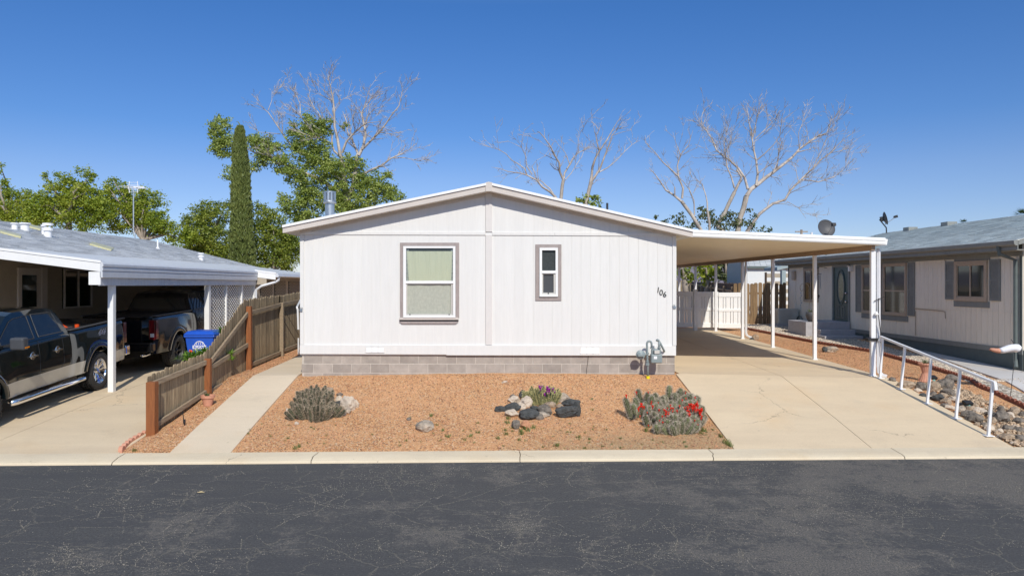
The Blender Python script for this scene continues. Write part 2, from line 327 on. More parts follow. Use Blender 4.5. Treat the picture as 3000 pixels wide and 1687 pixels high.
# ------------------------------------------------------------------ mesh builder
WL = {}
class MB:
    def __init__(s): s.v = []; s.f = []
    def add(s, vs, fs):
        n = len(s.v); s.v += [tuple(v) for v in vs]; s.f += [tuple(i+n for i in f) for f in fs]; return s
    def box(s, x0, x1, y0, y1, z0, z1):
        return s.add([(x0, y0, z0), (x1, y0, z0), (x1, y1, z0), (x0, y1, z0), (x0, y0, z1), (x1, y0, z1), (x1, y1, z1), (x0, y1, z1)],
                     [(0, 3, 2, 1), (4, 5, 6, 7), (0, 1, 5, 4), (1, 2, 6, 5), (2, 3, 7, 6), (3, 0, 4, 7)])
    def cbox(s, c, d, R=None):
        c = Vector(c); h = [x/2 for x in d]; vs = []
        for z in (-1, 1):
            for x, y in ((-1, -1), (1, -1), (1, 1), (-1, 1)):
                p = Vector((x*h[0], y*h[1], z*h[2])); vs.append(c+(R @ p if R else p))
        return s.add(vs, [(0, 3, 2, 1), (4, 5, 6, 7), (0, 1, 5, 4), (1, 2, 6, 5), (2, 3, 7, 6), (3, 0, 4, 7)])
    def bar(s, a, b, w, h, up=(0, 0, 1)):
        a, b = Vector(a), Vector(b); d = b-a; l = d.length; d.normalize(); u = Vector(up)
        x = d.cross(u); 
        if x.length < 1e-4: x = d.cross(Vector((0, 1, 0)))
        x.normalize(); u = x.cross(d).normalized()
        R = Matrix((x, d, u)).transposed()
        return s.cbox((a+b)/2, (w, l, h), R)
    def prism(s, poly, vec):
        vec = Vector(vec); poly = [Vector(p) for p in poly]; n = len(poly)
        return s.add(poly+[p+vec for p in poly], [tuple(range(n-1, -1, -1)), tuple(range(n, 2*n))]+[(i, (i+1) % n, n+(i+1) % n, n+i) for i in range(n)])
    def tube(s, pts, rs, n=6, cap=True):
        pts = [Vector(p) for p in pts]
        if isinstance(rs, (int, float)): rs = [rs]*len(pts)
        vs = []; fs = []; ref = None
        for i, p in enumerate(pts):
            d = (pts[min(i+1, len(pts)-1)]-pts[max(i-1, 0)]).normalized()
            if ref is None: ref = Vector((0, 0, 1)) if abs(d.z) < .9 else Vector((1, 0, 0))
            x = ref-d*ref.dot(d)
            if x.length < 1e-3: x = d.orthogonal()
            x.normalize(); ref = x; y = d.cross(x)
            for k in range(n):
                a = 2*PI*k/n; vs.append(p+(x*math.cos(a)+y*math.sin(a))*rs[i])
            if i:
                for k in range(n):
                    k2 = (k+1) % n; fs.append(((i-1)*n+k, (i-1)*n+k2, i*n+k2, i*n+k))
        if cap: fs.append(tuple(range(n-1, -1, -1))); fs.append(tuple(range((len(pts)-1)*n, len(pts)*n)))
        return s.add(vs, fs)
    def lathe(s, prof, c=(0, 0, 0), n=20, R=None, cap=True, wob=None):
        c = Vector(c); vs = []; fs = []
        for r, z in prof:
            for k in range(n):
                a = 2*PI*k/n; rr = r*(wob(k) if wob else 1); p = Vector((rr*math.cos(a), rr*math.sin(a), z)); vs.append(c+(R @ p if R else p))
        for i in range(1, len(prof)):
            for k in range(n):
                k2 = (k+1) % n; fs.append(((i-1)*n+k, (i-1)*n+k2, i*n+k2, i*n+k))
        if cap: fs.append(tuple(range(n-1, -1, -1))); fs.append(tuple(range((len(prof)-1)*n, len(prof)*n)))
        return s.add(vs, fs)
    def grid(s, rows):
        nr, nc = len(rows), len(rows[0]); vs = [p for r in rows for p in r]
        return s.add(vs, [(i*nc+j, i*nc+j+1, (i+1)*nc+j+1, (i+1)*nc+j) for i in range(nr-1) for j in range(nc-1)])
    def build(s, name, mat, parent=None, smooth=False, bevel=0, local=False, seg=2, origin=None, label=None):
        me = bpy.data.meshes.new(name)
        vs = s.v
        off = Vector((0, 0, 0))
        if parent is not None and not local: off = WL.get(parent.name, Vector((0, 0, 0)))
        if parent is None:
            if origin is not None: off = Vector(origin)
            elif vs:
                a = np.array(vs); off = Vector(((a[:, 0].min()+a[:, 0].max())/2, (a[:, 1].min()+a[:, 1].max())/2, a[:, 2].min()))
        if off.length: vs = [(x-off.x, y-off.y, z-off.z) for x, y, z in vs]
        me.from_pydata(vs, [], s.f); me.update()
        bm = bmesh.new(); bm.from_mesh(me); bmesh.ops.recalc_face_normals(bm, faces=bm.faces); bm.to_mesh(me); bm.free()
        if smooth: me.shade_smooth()
        me.materials.append(mat if not isinstance(mat, str) else M[mat])
        return link(name, me, parent, off, bevel, seg, label)
def link(name, me, parent, off, bevel=0, seg=2, label=None):
    o = bpy.data.objects.new(name, me); COL.objects.link(o)
    if parent is not None: o.parent = parent; WL[o.name] = WL.get(parent.name, Vector((0, 0, 0)))
    else: o.location = off; WL[o.name] = Vector(off)
    if bevel:
        b = o.modifiers.new('bevel', 'BEVEL'); b.width = bevel; b.segments = seg; b.limit_method = 'ANGLE'; b.angle_limit = math.radians(35)
    if label: o['label'] = label
    return o
def fastmesh(name, V, Fq, mat, parent=None, nper=4, off=(0, 0, 0), smooth=False):
    off = Vector(off)
    if parent is not None: off = WL.get(parent.name, Vector((0, 0, 0)))
    V = V-np.array(off)
    me = bpy.data.meshes.new(name); me.vertices.add(len(V)); me.vertices.foreach_set('co', V.astype(np.float32).ravel())
    nf = len(Fq); me.loops.add(nf*nper); me.loops.foreach_set('vertex_index', Fq.astype(np.int32).ravel())
    me.polygons.add(nf); me.polygons.foreach_set('loop_start', np.arange(0, nf*nper, nper, dtype=np.int32))
    me.update(calc_edges=True); me.validate()
    if smooth: me.shade_smooth()
    me.materials.append(M[mat]); return link(name, me, parent, off)
def thing(name, label, cat, loc=(0, 0, 0), group=None):
    o = bpy.data.objects.new(name, None); COL.objects.link(o); o.location = loc; o.empty_display_size = .2
    WL[o.name] = Vector(loc); return tag(o, label, cat, group)
def tag(o, label, cat, group=None, kind=None):
    o['label'] = label; o['category'] = cat
    if group: o['group'] = group
    if kind: o['kind'] = kind
    return o
def struct(o): o['kind'] = 'structure'; return o
def dup(root, loc, rot=None, label=None, scale=None):
    r = root.copy(); COL.objects.link(r); r.location = loc
    if rot is not None: r.rotation_euler = rot
    if scale: r.scale = scale
    if label: r['label'] = label
    for ch in list(root.children):
        c = ch.copy(); COL.objects.link(c); c.parent = r
        for g in list(ch.children):
            d = g.copy(); COL.objects.link(d); d.parent = c
    return r
def text_mb(txt, size, ext=.004, shear=0, bold=0):
    cu = bpy.data.curves.new('t', 'FONT'); cu.body = txt; cu.size = size; cu.extrude = ext; cu.shear = shear; cu.offset = bold
    cu.align_x = 'CENTER'; cu.align_y = 'CENTER'
    o = bpy.data.objects.new('t', cu); COL.objects.link(o)
    dg = bpy.context.evaluated_depsgraph_get(); me = bpy.data.meshes.new_from_object(o.evaluated_get(dg))
    mb = MB(); mb.v = [tuple(v.co) for v in me.vertices]; mb.f = [tuple(p.vertices) for p in me.polygons]
    bpy.data.objects.remove(o); bpy.data.curves.remove(cu); bpy.data.meshes.remove(me); return mb
def xf(mb, Mx): mb.v = [tuple(Mx @ Vector(v)) for v in mb.v]; return mb
# ------------------------------------------------------------------ ground, street, paving
def nz(x, y, s=1.0): return noise.noise(Vector((x*s, y*s, 3.1)))
xs = sorted(set([-400, -150, -60, -30, -20, -14]+[round(-12+.3*i, 3) for i in range(int(25/.3)+1)]+[-5.95, -5.6, -4.1, 3.87, 8.25, 10.5, 12.2, 14, 20, 30, 60, 150, 400]))
ts = [i/28 for i in range(29)]
mb = MB(); rows = []
rows.append([(x, Y0(x)+.02, -.06) for x in xs])
for t in ts:
    r = []
    for x in xs:
        y = KB(x)+(15.55-KB(x))*t
        r.append((x, y, zg(x, y)-(0.012 if t == 0 else 0)+(.012*nz(x, y, 2.2)+.008*nz(x, y, 6) if 0 < t else 0)))
    rows.append(r)
for y in [15.9+.45*i for i in range(27)]+[28, 31, 36, 45, 60, 120, 400, 2500]:
    rows.append([(x, y, zg(x, y)+(.01*nz(x, y, 2.2) if y < 30 else 0)) for x in xs])
mb.grid(rows); struct(mb.build('ground', 'gravel', smooth=True, origin=(0, 0, 0)))
mb = MB(); rx = [-400, -60, -20, 0, 20, 60, 400]
mb.grid([[(x, y if y < 10 else Y0(x)+.015+.012*nz(x, 0, 3), 0 if abs(y) < 30 else 0) for x in rx] for y in (-300, -20, 0, 20)])
mb2 = MB(); xx = [-30+.1*i for i in range(601)]
# finely jagged near edge of the asphalt where it meets the kerb
mb2.grid([[(x, 10.9+.03*x, .0005) for x in xx], [(x, Y0(x)+.02+.016*nz(x, 1, 5)+.01*nz(x, 2, 17), .0005) for x in xx]])
mb = MB(); mb.grid([[(x, y, 0) for x in (-400, -30)] for y in (-300, 10.3)])
mb = MB(); mb.grid([[(x, y if y < 10.9 else 10.9+.03*max(-30, min(30, x)), 0) for x in (-400, -30, 0, 30, 400)] for y in (-300, 0, 10.9)])
mb.v += mb2.v; n0 = len(mb.v)-len(mb2.v); mb.f += [tuple(i+n0 for i in f) for f in mb2.f]
struct(mb.build('street', 'asphalt', origin=(0, 0, 0)))

# rolled kerb in segments with jagged joints
prof = [(.0, -.02), (.0, .012), (.03, .035), (.10, .052), (.2, .064), (.45, .078), (.45, -.05)]
cuts = [-60, -30, -18]+[(px-CX)/184 for px in (-350, 385, 935, 1522, 2075, 2625, 3250)]+[20, 30, 60]
mb = MB()
for i, (a, b) in enumerate(zip(cuts, cuts[1:])):
    n = max(2, int((b-a)/.4)); rows = []
    for j in range(n+1):
        x = a+(b-a)*j/n; r = []
        for k, (dy, z) in enumerate(prof):
            jx = 0
            if j == 0: jx = .006+.035*nz(a*9, k*.9, 1)+(.10*(k/6-.5) if 3.0 < a < 4.5 else 0)
            if j == n: jx = -.006+.035*nz(b*9, k*.9, 1)+(.10*(k/6-.5) if 3.0 < b < 4.5 else 0)
            r.append((x+jx, Y0(x)+dy, z+.003*nz(x, k, 2)))
        rows.append(r)
    mb.grid(rows)
struct(mb.build('kerb', 'kerb', smooth=False, origin=(0, 0, 0)))

def slab(mb, xl, xr, ya, yb, th=.03, nx=6, dy=.3):
    fa = ya if callable(ya) else (lambda x: ya)
    n = max(2, int((yb-(fa(0)))/dy)); top = []
    for j in range(n+1):
        r = []
        for i in range(nx+1):
            t = i/nx
            x = xl+(xr-xl)*t
            y = fa(x)+(yb-fa(x))*j/n
            r.append((x, y, zg(x, y)+.008+(th-.008)*min(1, max(0, (y-KB(x))/1.2))))
        top.append(r)
    # include break row
    base = len(mb.v); mb.grid(top); nc = nx+1
    def skirt(idx):
        vs = [mb.v[base+i] for i in idx]; m = len(vs)
        mb.add(vs+[(x, y, z-.12) for x, y, z in vs], [(i, i+1, m+i+1, m+i) for i in range(m-1)])
    skirt([j*nc for j in range(n+1)]); skirt([j*nc+nx for j in range(n+1)]); skirt(list(range(nc))); skirt([n*nc+i for i in range(nc)])
g = .005
mb = MB(); kbf = lambda x: KB(x)+.004
for a, b in ((3.88, 6.12-g), (6.12+g, 8.46)):
    slab(mb, a, b, kbf, 15.55-g*.4)
    slab(mb, a+(.08 if a < 4 else 0), b-(.03 if b > 8 else 0), 15.55+g*.4, 21.5); slab(mb, a+(.08 if a < 4 else 0), b-(.03 if b > 8 else 0), 21.505, 28.4)
struct(mb.build('driveway', 'concrete', origin=(0, 0, 0)))
mb = MB(); ys = [None, 13.1, 14.4, 15.55, 17.2, 18.9, 20.8, 23, 26, 31]
for a, b in zip(ys, ys[1:]): slab(mb, -5.08, -4.13, kbf if a is None else a+g, b-g, nx=2, dy=.4)
struct(mb.build('path', 'concrete2', origin=(0, 0, 0)))
mb = MB()
for a, b in ((-12.3, -8.18-g), (-8.18+g, -5.87)):
    slab(mb, a, b, kbf, 15.5, th=.022); slab(mb, a, b if b < -8 else -6.3, 15.51, 20.2, th=.022); slab(mb, a, b if b < -8 else -6.5, 20.21, 30, th=.022)
struct(mb.build('neighbour_driveway', 'concrete', origin=(0, 0, 0)))

# pale walk along the right neighbour
pts = [(2495, 975), (2600, 1005), (2750, 1050), (2860, 1090), (3000, 1150), (3150, 1215)]
mb = MB(); rows = []
edge = [G(*p) for p in pts]
rows = []
for e in edge:
    r = []
    for t in (0, .25, .5, .75, 1):
        x = e.x+(12.17-e.x)*t; r.append((x, e.y, zg(x, e.y)+.03))
    rows.append(r)
fine = []
for a, b in zip(rows, rows[1:]):
    for k in range(6):
        t = k/6; fine.append([tuple(Vector(p)*(1-t)+Vector(q)*t) for p, q in zip(a, b)])
fine.append(rows[-1]); mb.grid([[(x, y, zg(x, y)+.03) for x, y, z in r] for r in fine])
ed = [r[0] for r in fine]; mb.add([(x, y, zg(x, y)+.03) for x, y, z in ed]+[(x, y, zg(x, y)-.08) for x, y, z in ed], [(i, i+1, len(ed)+i+1, len(ed)+i) for i in range(len(ed)-1)])
struct(mb.build('neighbour_path', 'paleconc', origin=(0, 0, 0)))

# scalloped edging, right
epx = [(2124, 957), (2200, 968), (2300, 988), (2400, 1008), (2500, 1024), (2560, 1033), (2640, 1056), (2720, 1078), (2800, 1103), (2870, 1135), (2930, 1162), (3000, 1195), (3120, 1260)]
eg = [G(*p) for p in epx]
def resample(P_, d):
    out = [P_[0].copy()]; acc = 0
    for a, b in zip(P_, P_[1:]):
        L_ = (b-a).length; t = d-acc
        while t < L_: out.append(a.lerp(b, t/L_)); t += d
        acc = (acc+L_) % d
    return out
def scallop_run(pts, d=.13, h=.085, r=.06):
    mb = MB(); pp = resample(pts, d)
    for a, b in zip(pp, pp[1:]):
        dr = (b-a); dr.z = 0; dr.normalize(); nrm = Vector((-dr.y, dr.x, 0)); c = (a+b)/2; z0 = zg(c.x, c.y)-.03
        poly = [Vector((c.x, c.y, z0))-dr*d*.48, Vector((c.x, c.y, z0))+dr*d*.48]
        for k in range(7):
            an = PI*k/6; poly.append(Vector((c.x, c.y, z0+h-.01))+dr*math.cos(an)*d*.48+Vector((0, 0, math.sin(an)*.05)))
        mb.prism([p-nrm*.03 for p in poly], nrm*.06)
    return mb
# pebble bed between edging and walk
PB = [(2124, 945), (2200, 950), (2300, 965), (2400, 985), (2495, 992), (2600, 1019), (2750, 1054), (2860, 1094), (3000, 1154), (3150, 1222)]
mb = MB(); rows = []
for i in range(70):
    px = 2130+i*14.5; r = []
    e0 = G(px, lin(px, epx)); e1 = G(px, lin(px, PB)+.5)
    for t in (0, .25, .5, .75, 1):
        q = e0.lerp(e1, t); r.append((q.x, q.y, zg(q.x, q.y)+.012))
    rows.append(r)
mb.grid(rows); struct(mb.build('pebble_path', 'pebblebed', origin=(0, 0, 0)))
o = scallop_run(eg).build('garden_edging', 'edgebrick'); tag(o, 'scalloped red brick edging curving between orange gravel and pale pebbles', 'edging')
el = [Vector((x, y, 0)) for x, y in ((-5.92, 11.6), (-5.86, 11.9), (-5.83, 12.35))]
o = scallop_run([G(352, 1326), G(380, 1300), G(432, 1270)], .16, .075).build('garden_edging', 'terra'); tag(o, 'short scalloped pink brick edging leading from kerb to fence post', 'edging')

# scattered stones
def stones(name, pts, smin, smax, mat, label, cat):
    n = len(pts); base = np.array([(1, 0, 0), (0, 1, 0), (-1, 0, 0), (0, -1, 0), (0, 0, .7), (0, 0, -.7)]); fc = np.array([(0, 1, 4), (1, 2, 4), (2, 3, 4), (3, 0, 4), (1, 0, 5), (2, 1, 5), (3, 2, 5), (0, 3, 5)])
    S = np.random.uniform(smin, smax, (n, 1, 1))*np.random.uniform(.6, 1.3, (n, 1, 3)); A = np.random.uniform(0, 2*PI, n)
    R = np.zeros((n, 3, 3)); R[:, 0, 0] = np.cos(A); R[:, 0, 1] = -np.sin(A); R[:, 1, 0] = np.sin(A); R[:, 1, 1] = np.cos(A); R[:, 2, 2] = 1
    V = (base[None]*S+np.random.normal(0, .15, (n, 6, 3))*S)@R.transpose(0, 2, 1)+pts[:, None, :]
    Fc = fc[None]+6*np.arange(n)[:, None, None]
    o = fastmesh(name, V.reshape(-1, 3), Fc.reshape(-1, 3), mat, nper=3); tag(o, label, cat, kind='stuff'); return o
pl = []
while len(pl) < 26000:
    x = random.uniform(-6.2, 12.2); y = random.uniform(11.3, 24)
    if y < KB(x)+.03: continue
    if -5.1 < x < -4.1 or 3.84 < x < 8.5 or (-4.13 < x < 3.9 and y > 15.5): continue
    if x < -5.8 and y < 12.4 and x < -5.85: continue
    if x < -5.6 and y > 12.4: continue
    if x > 8.5 and (y > 24 or random.random() < .3): continue
    # skip the pebble / walk area
    px = CX+F*x/y; py = CY+(H-zg(x, y))*F/y
    if x > 8.5 and py < lin(px, epx)-1: continue
    pl.append((x, y, zg(x, y)+.004+.012*nz(x, y, 2.2)))
stones('gravel_stones', np.array(pl), .006, .015, 'stone', 'loose orange and tan gravel stones covering the yard', 'gravel')
pl = []
while len(pl) < 15000:
    px = random.uniform(2120, 3120); Yr = random.random()
    y0 = lin(px, epx); y1 = lin(px, [(2124, 945), (2200, 950), (2300, 965), (2400, 985), (2495, 990), (2600, 1018), (2750, 1052), (2860, 1092), (3000, 1152), (3150, 1215)])
    py = y1+(y0-y1)*Yr
    Y = 13+0*px; p = None
    # cheap inverse: iterate on ground height
    z = .8
    for _ in range(6):
        Yq = (H-z)*F/(py-CY); z = zg((px-CX)*Yq/F, Yq)
    pl.append(((px-CX)*Yq/F, Yq, z+.008))
stones('pebbles', np.array(pl), .014, .034, 'pebble', 'pale mixed pebbles between the scalloped edging and the concrete walk', 'pebbles')
# far pebble bed near the neighbour's wall
pl = []
for i in range(5000):
    x = random.uniform(9.3, 12.2); y = random.uniform(25, 30.3)
    if x > 10.6 and 25 < y < 26.5: continue
    px = CX+F*x/y; py = CY+(H-zg(x, y))*F/y
    if py > lin(px, epx): continue
    pl.append((x, y, zg(x, y)+.01))
stones('pebbles', np.array(pl), .015, .04, 'pebble', 'shaded pebble bed under the air conditioner beside the grey stoop', 'pebbles')

# weeds: small tufts
def tufts(cs, n=22, h=.06, spread=.05, wd=.006):
    V = []; Fc = []
    for (x, y, z, s) in cs:
        for k in range(n):
            a = random.uniform(0, 2*PI); r = random.uniform(0, spread)*s; bx, by = x+r*math.cos(a), y+r*math.sin(a)
            l = h*s*random.uniform(.5, 1.2); lean = random.uniform(.1, .9)*l; a2 = random.uniform(0, 2*PI)
            w = wd*s; px_, py_ = -math.sin(a2)*w, math.cos(a2)*w; i = len(V)
            V += [(bx-px_, by-py_, z), (bx+px_, by+py_, z), (bx+lean*math.cos(a2)*.5+px_*.6, by+lean*math.sin(a2)*.5+py_*.6, z+l*.65), (bx+lean*math.cos(a2), by+lean*math.sin(a2), z+l)]
            Fc.append((i, i+1, i+2, i+3))
    return np.array(V), np.array(Fc)
cs = []
for px, py, s in ((1488, 1227, 1), (1486, 1240, 1.2), (1527, 1265, 1.2), (1545, 1263, 1.3), (1528, 1273, 1.2), (1482, 1273, 1), (1520, 1290, .8), (1264, 1219, .9), (1312, 1282, 1.1), (1378, 1280, 1), (1360, 1290, .8), (1696, 1282, 1), (1733, 1170, .7), (1735, 1202, .7),
                  (865, 1315, .9), (875, 1311, 1), (1630, 1308, 1.2), (2060, 1265, 1.5), (2055, 1272, 1.2), (2110, 1280, 1.1), (2125, 1297, 1.2), (2134, 1303, 1.2), (2140, 1308, 1.0), (1892, 1264, 1.4), (1200, 1225, .7), (460, 1252, 1.5), (395, 1322, 1), (1296, 1262, .8), (1400, 1268, .8), (1480, 1262, .9), (1460, 1285, .9), (1400, 1240, .6), (950, 1300, .5), (1560, 1255, 1.2), (1535, 1258, 1.3), (1500, 1255, .8)):
    p = G(px, py); cs.append((p.x, p.y, p.z, s))
for i in range(90):
    px = random.uniform(1150, 2100) if i < 70 else random.uniform(650, 1150); py = random.uniform(1240, 1315)
    p = G(px, py)
    if p.x < 3.8: cs.append((p.x, p.y, p.z, random.uniform(.25, .7)))
V, Fc = tufts(cs); tag(fastmesh('weeds', V, Fc, 'weed', off=(0, 0, 0)), 'sparse green and dry weeds in the gravel near the kerb', 'weeds', kind='stuff')
# fallen leaf on the street and white chip
p = W(587, 1443, 2.72*F/(1443-CY)); mb = MB(); mb.add([(p.x-.05, p.y, .004), (p.x-.01, p.y-.03, .012), (p.x+.06, p.y+.005, .006), (p.x, p.y+.03, .02)], [(0, 1, 2, 3)])
tag(mb.build('fallen_leaf', 'dry'), 'small yellow fallen leaf lying on the dark street', 'leaf')

# loose grit caught in the cracks and on worn spots of the street
rs_ = random.Random(4); pl = []
def walk(x, y, a, L_, w_, dens, depth=0):
    n = int(L_/.02)
    for i in range(n):
        if i == 0: a0 = a
        if rs_.random() < .09: a = a0+rs_.gauss(0, .65)
        a0 += rs_.gauss(0, .03); x += .02*math.cos(a); y += .02*math.sin(a)*1.0
        if y > Y0(x)-.02 or y < 6.2 or abs(x) > 9: return
        gap = noise.noise(Vector((x*1.3, y*1.3, 7))) > .02
        if not gap:
            for k in range(dens):
                if rs_.random() < .7: pl.append((x+rs_.gauss(0, w_), y+rs_.gauss(0, w_), .001))
        if depth < 2 and rs_.random() < .018: walk(x, y, a+rs_.choice((-1, 1))*rs_.uniform(.6, 1.4), L_*.45, w_*.8, dens, depth+1)
for i in range(60):
    horiz = rs_.random() < .55
    walk(rs_.uniform(-8, 8), rs_.uniform(6.6, 11.0), rs_.choice((0, PI))+rs_.gauss(0, .25) if horiz else rs_.choice((PI/2, -PI/2))+rs_.gauss(0, .5), rs_.uniform(1.0, 4.0), .006, 2)
while len(pl) < 26000:
    x, y = rs_.uniform(-8.5, 8.5), rs_.uniform(6.4, 11.2)
    if y > Y0(x)-.03: continue
    v_ = noise.noise(Vector((x*.35, y*.9, 2)))+.6*noise.noise(Vector((x*1.7, y*3.1, 5)))+.4*noise.noise(Vector((x*6, y*9, 5)))+.03*x
    if v_ > .26 or rs_.random() < .015: pl.append((x, y, .002))
stones('road_grit', np.array(pl), .0022, .0062, 'grit', 'pale grit caught in cracks and worn spots of the asphalt', 'grit')
# ------------------------------------------------------------------ main house
D = 15.58
def wl(px, py, d=0): return W(px, py, D-d)       # point on the front wall, proud by d
hx0, hx1 = (880-CX)*D/F, (1979-CX)*D/F
YR = 31.0
house = thing('mobile_home', 'white grooved-siding mobile home with low gable and grey block base, number 106', 'house', (0, D, .8))
def zrake(px):      # lower edge of the rake, on the wall plane
    return lin(px, [(828, 683), (1432, 561.5), (2040, 698)])
# body walls behind the planks
mb = MB()
pl = [wl(px, py, -.007) for px, py in ((880, 1040), (1979, 1040), (1979, zrake(1979)-8), (1432, zrake(1432)-8), (880, zrake(880)-8))]
mb.prism(pl, (0, YR-D, 0)); mb.build('wall', 'siding', house)
mb = MB(); bw = 28.0; px = 880.0; k = 0
joints = [880]
x = 891.5
while x < 1979: joints.append(x); x += 27.95
joints.append(1979)
for a, b in zip(joints, joints[1:]):
    if b-a < 4: continue
    g = .56
    lo = 1036; 
    def q(p_): return zrake(p_)+1
    mid = [p for p in (a+g, 1432, b-g) if a+g <= p <= b-g]
    top = [wl(p, q(p), 0) for p in sorted(mid, reverse=True)]
    poly = [wl(a+g, lo), wl(b-g, lo)]+top
    mb.prism(poly, (0, .013, 0))
mb.build('siding', 'siding', house)
def board(name, px0, py0, px1, py1, d0, d1, mat, parent=None, py0b=None, py1b=None, bevel=.003):
    # quad: left top py0, left bottom py1 (and right ones py0b, py1b)
    a = py0 if py0b is None else py0b; b = py1 if py1b is None else py1b
    m = MB(); m.prism([wl(px0, py1), wl(px1, b), wl(px1, a), wl(px0, py0)], (0, -(d1-d0), 0))
    m.v = [(x_, y_-d0, z_) for x_, y_, z_ in m.v]
    return m.build(name, mat, parent or house, bevel=bevel)
board('skirt_board', 879, 1009.5, 1309, 1036.5, 0, .028, 'siding', None, 1011, 1038)
board('skirt_board', 1308, 1011, 1979.5, 1040, 0, .036, 'siding', None, 1012.5, 1041)
for a, b, c, d_ in ((881, 1233, 678.5, 679.2), (1233.5, 1422.5, 679.3, 679.8), (1442, 1625, 680, 680.8), (1625.5, 1977, 680.8, 683)):
    board('trim_band', a, c, b, c+9.3, 0, .019, 'siding', None, d_, d_+9.3)
board('trim_batten', 1422.7, 560, 1441.8, 679.5, 0, .022, 'batten'); board('trim_batten', 1422.9, 688, 1441.6, 1010, 0, .022, 'batten')
board('corner_trim', 879.6, 688, 890.5, 1009, 0, .022, 'siding'); board('corner_trim', 1970, 692, 1981, 1011.5, 0, .022, 'siding')
# frieze under the rake
for (a, b) in ((880, 1422.5), (1442, 1979)):
    m = MB(); qa, qb = zrake(a), zrake(b)
    m.prism([wl(a, qa+12), wl(b, qb+12), wl(b, qb-9), wl(a, qa-9)], (0, -.02, 0)); m.build('frieze_board', 'beige', house, bevel=.003)
# roof slab with fascia and drip edge
DO = .30
def fpt(px, py, d=DO): return W(px, py, D-d)
tl, tr_, rd = (828, 660), (2030, 672.5), (1432, 534)
for side, (e, r_) in (('l', (tl, (1424, 536.5))), ('r', (tr_, (1441, 536.5)))):
    s = 1 if side == 'l' else -1
    ex, ey = e; rx_, ry = r_
    dep = YR+.3-(D-DO)
    m = MB(); m.prism([fpt(ex, ey+6.5), fpt(rx_, ry+6.5), fpt(rx_, ry+24.5), fpt(ex, ey+23)], (0, .04, 0)); m.build('fascia', 'beige', house, bevel=.004)
    m = MB(); m.prism([fpt(ex-s*2, ey-.5, DO+.03), fpt(rx_, ry-.5, DO+.03), fpt(rx_, ry+6.8, DO+.03), fpt(ex-s*2, ey+6.8, DO+.03)], (0, .05, 0)); m.build('drip_edge', 'roofwhite', house)
    m = MB(); m.prism([fpt(ex, ey+1, DO-.02), fpt(1432, 536.5, DO-.02), fpt(1432, 558.5, DO-.02), fpt(ex, ey+21.5, DO-.02)], (0, dep-.1, 0)); m.build('roof', 'shingleL', house)
    # soffit strip under the eave, sloping with the roof
m = MB(); m.prism([fpt(1422.6, 560.5, DO+.025), fpt(1442.2, 560.5, DO+.025), fpt(1442.2, 534.8, DO+.025), fpt(1432, 532.5, DO+.025), fpt(1422.6, 534.8, DO+.025)], (0, .06, 0)); m.build('ridge_cap', 'beige', house, bevel=.003)
# block foundation
fz = wl(1000, 1038.5).z
fnd = MB(); fnd.box(hx0+.03, hx1-.02, D+.0305, YR-.3, .4, fz); fo = fnd.build('foundation', 'mortar', house)
mb = MB(); bl, bh = .406, .193
for row in range(4):
    z1 = fz-.006-row*bh-(.006 if row else 0); z0 = z1-bh+.010
    off = [0, .2, 0, .2][row]-.05
    x = hx0+.02-off
    while x < hx1:
        a, b = max(x, hx0+.02), min(x+bl-.010, hx1-.01)
        if b-a > .03: mb.box(a, b, D+.028, D+.06, z0, z1)
        x += bl
mb.build('block_course', 'cmu', fo, bevel=.004)
# cable hanging on the blocks
mb = MB(); mb.tube([wl(1724, 1041, .01), wl(1722, 1060, -.015), wl(1719, 1080, -.015), wl(1718, 1094, -.015)], .004, 5); mb.build('cable', 'black', house)

def frame(mb, o, i, y0, y1):      # rectangular ring: o, i = (px0,py0,px1,py1)
    for (a, b, c, d) in ((o[0], o[1], o[2], i[1]), (o[0], i[3], o[2], o[3]), (o[0], i[1], i[0], i[3]), (i[2], i[1], o[2], i[3])):
        p, q = wl(a, d), wl(c, b); mb.box(p.x, q.x, D-y1, D-y0, p.z, q.z)
def rect(mb, r, y0, y1):
    p, q = wl(r[0], r[3]), wl(r[2], r[1]); mb.box(p.x, q.x, D-y1, D-y0, p.z, q.z)
# window one
w = MB(); frame(w, (1182, 721.6, 1334.7, 930), (1190.5, 727.6, 1327.5, 923), .002, .06)
rect(w, (1188, 822.7, 1330, 830.5), .03, .066)
w1 = w.build('window', 'winframe', house, bevel=.003, label='large window with drawn pale green curtain behind the glass')
t = MB(); frame(t, (1172.2, 711, 1345.3, 930.5), (1181.5, 721, 1335.2, 929.5), .001, .024); t.build('window_trim', 'taupe', w1, bevel=.003)
t = MB(); rect(t, (1170.5, 929.6, 1343.5, 936.5), .001, .045)
t.build('sill', 'beige', w1, bevel=.003)
t = MB(); t.prism([wl(1170, 941.5), wl(1343, 941.5), wl(1343, 942), wl(1336, 948.5), wl(1178, 948.5), wl(1170, 942)], (0, -.03, 0)); t.build('apron', 'taupe', w1, bevel=.003)
t = MB(); rect(t, (1170.5, 936.5, 1343.5, 941.5), .001, .006); t.build('sill_gap', 'black', w1)
t = MB(); rect(t, (1190, 727, 1328, 923), .001, .006); t.build('dark_interior', 'darkscreen', w1)
for a, b in ((1191, 1198), (1321, 1327)):
    t = MB(); rect(t, ((a+b)/2-.3, 731, (a+b)/2+.3, 823), .0085, .0095)
    for k in range(24): y = 731+k*3.85; rect(t, (a, y, b, y+1.7), .008, .012)
    t.build('blind', 'whitemetal', w1)
t = MB(); rows = []
for j in range(9):
    v = j/8; a = 1192+5.5*v; b = 1326-4.5*v; py = 736+87*v
    r = []
    for i in range(41):
        u = i/40; p = wl(a+(b-a)*u, py); r.append((p.x, D-.017-.004*math.sin(u*31+2*math.sin(u*9))-.002*math.sin(u*77), p.z))
    rows.append(r)
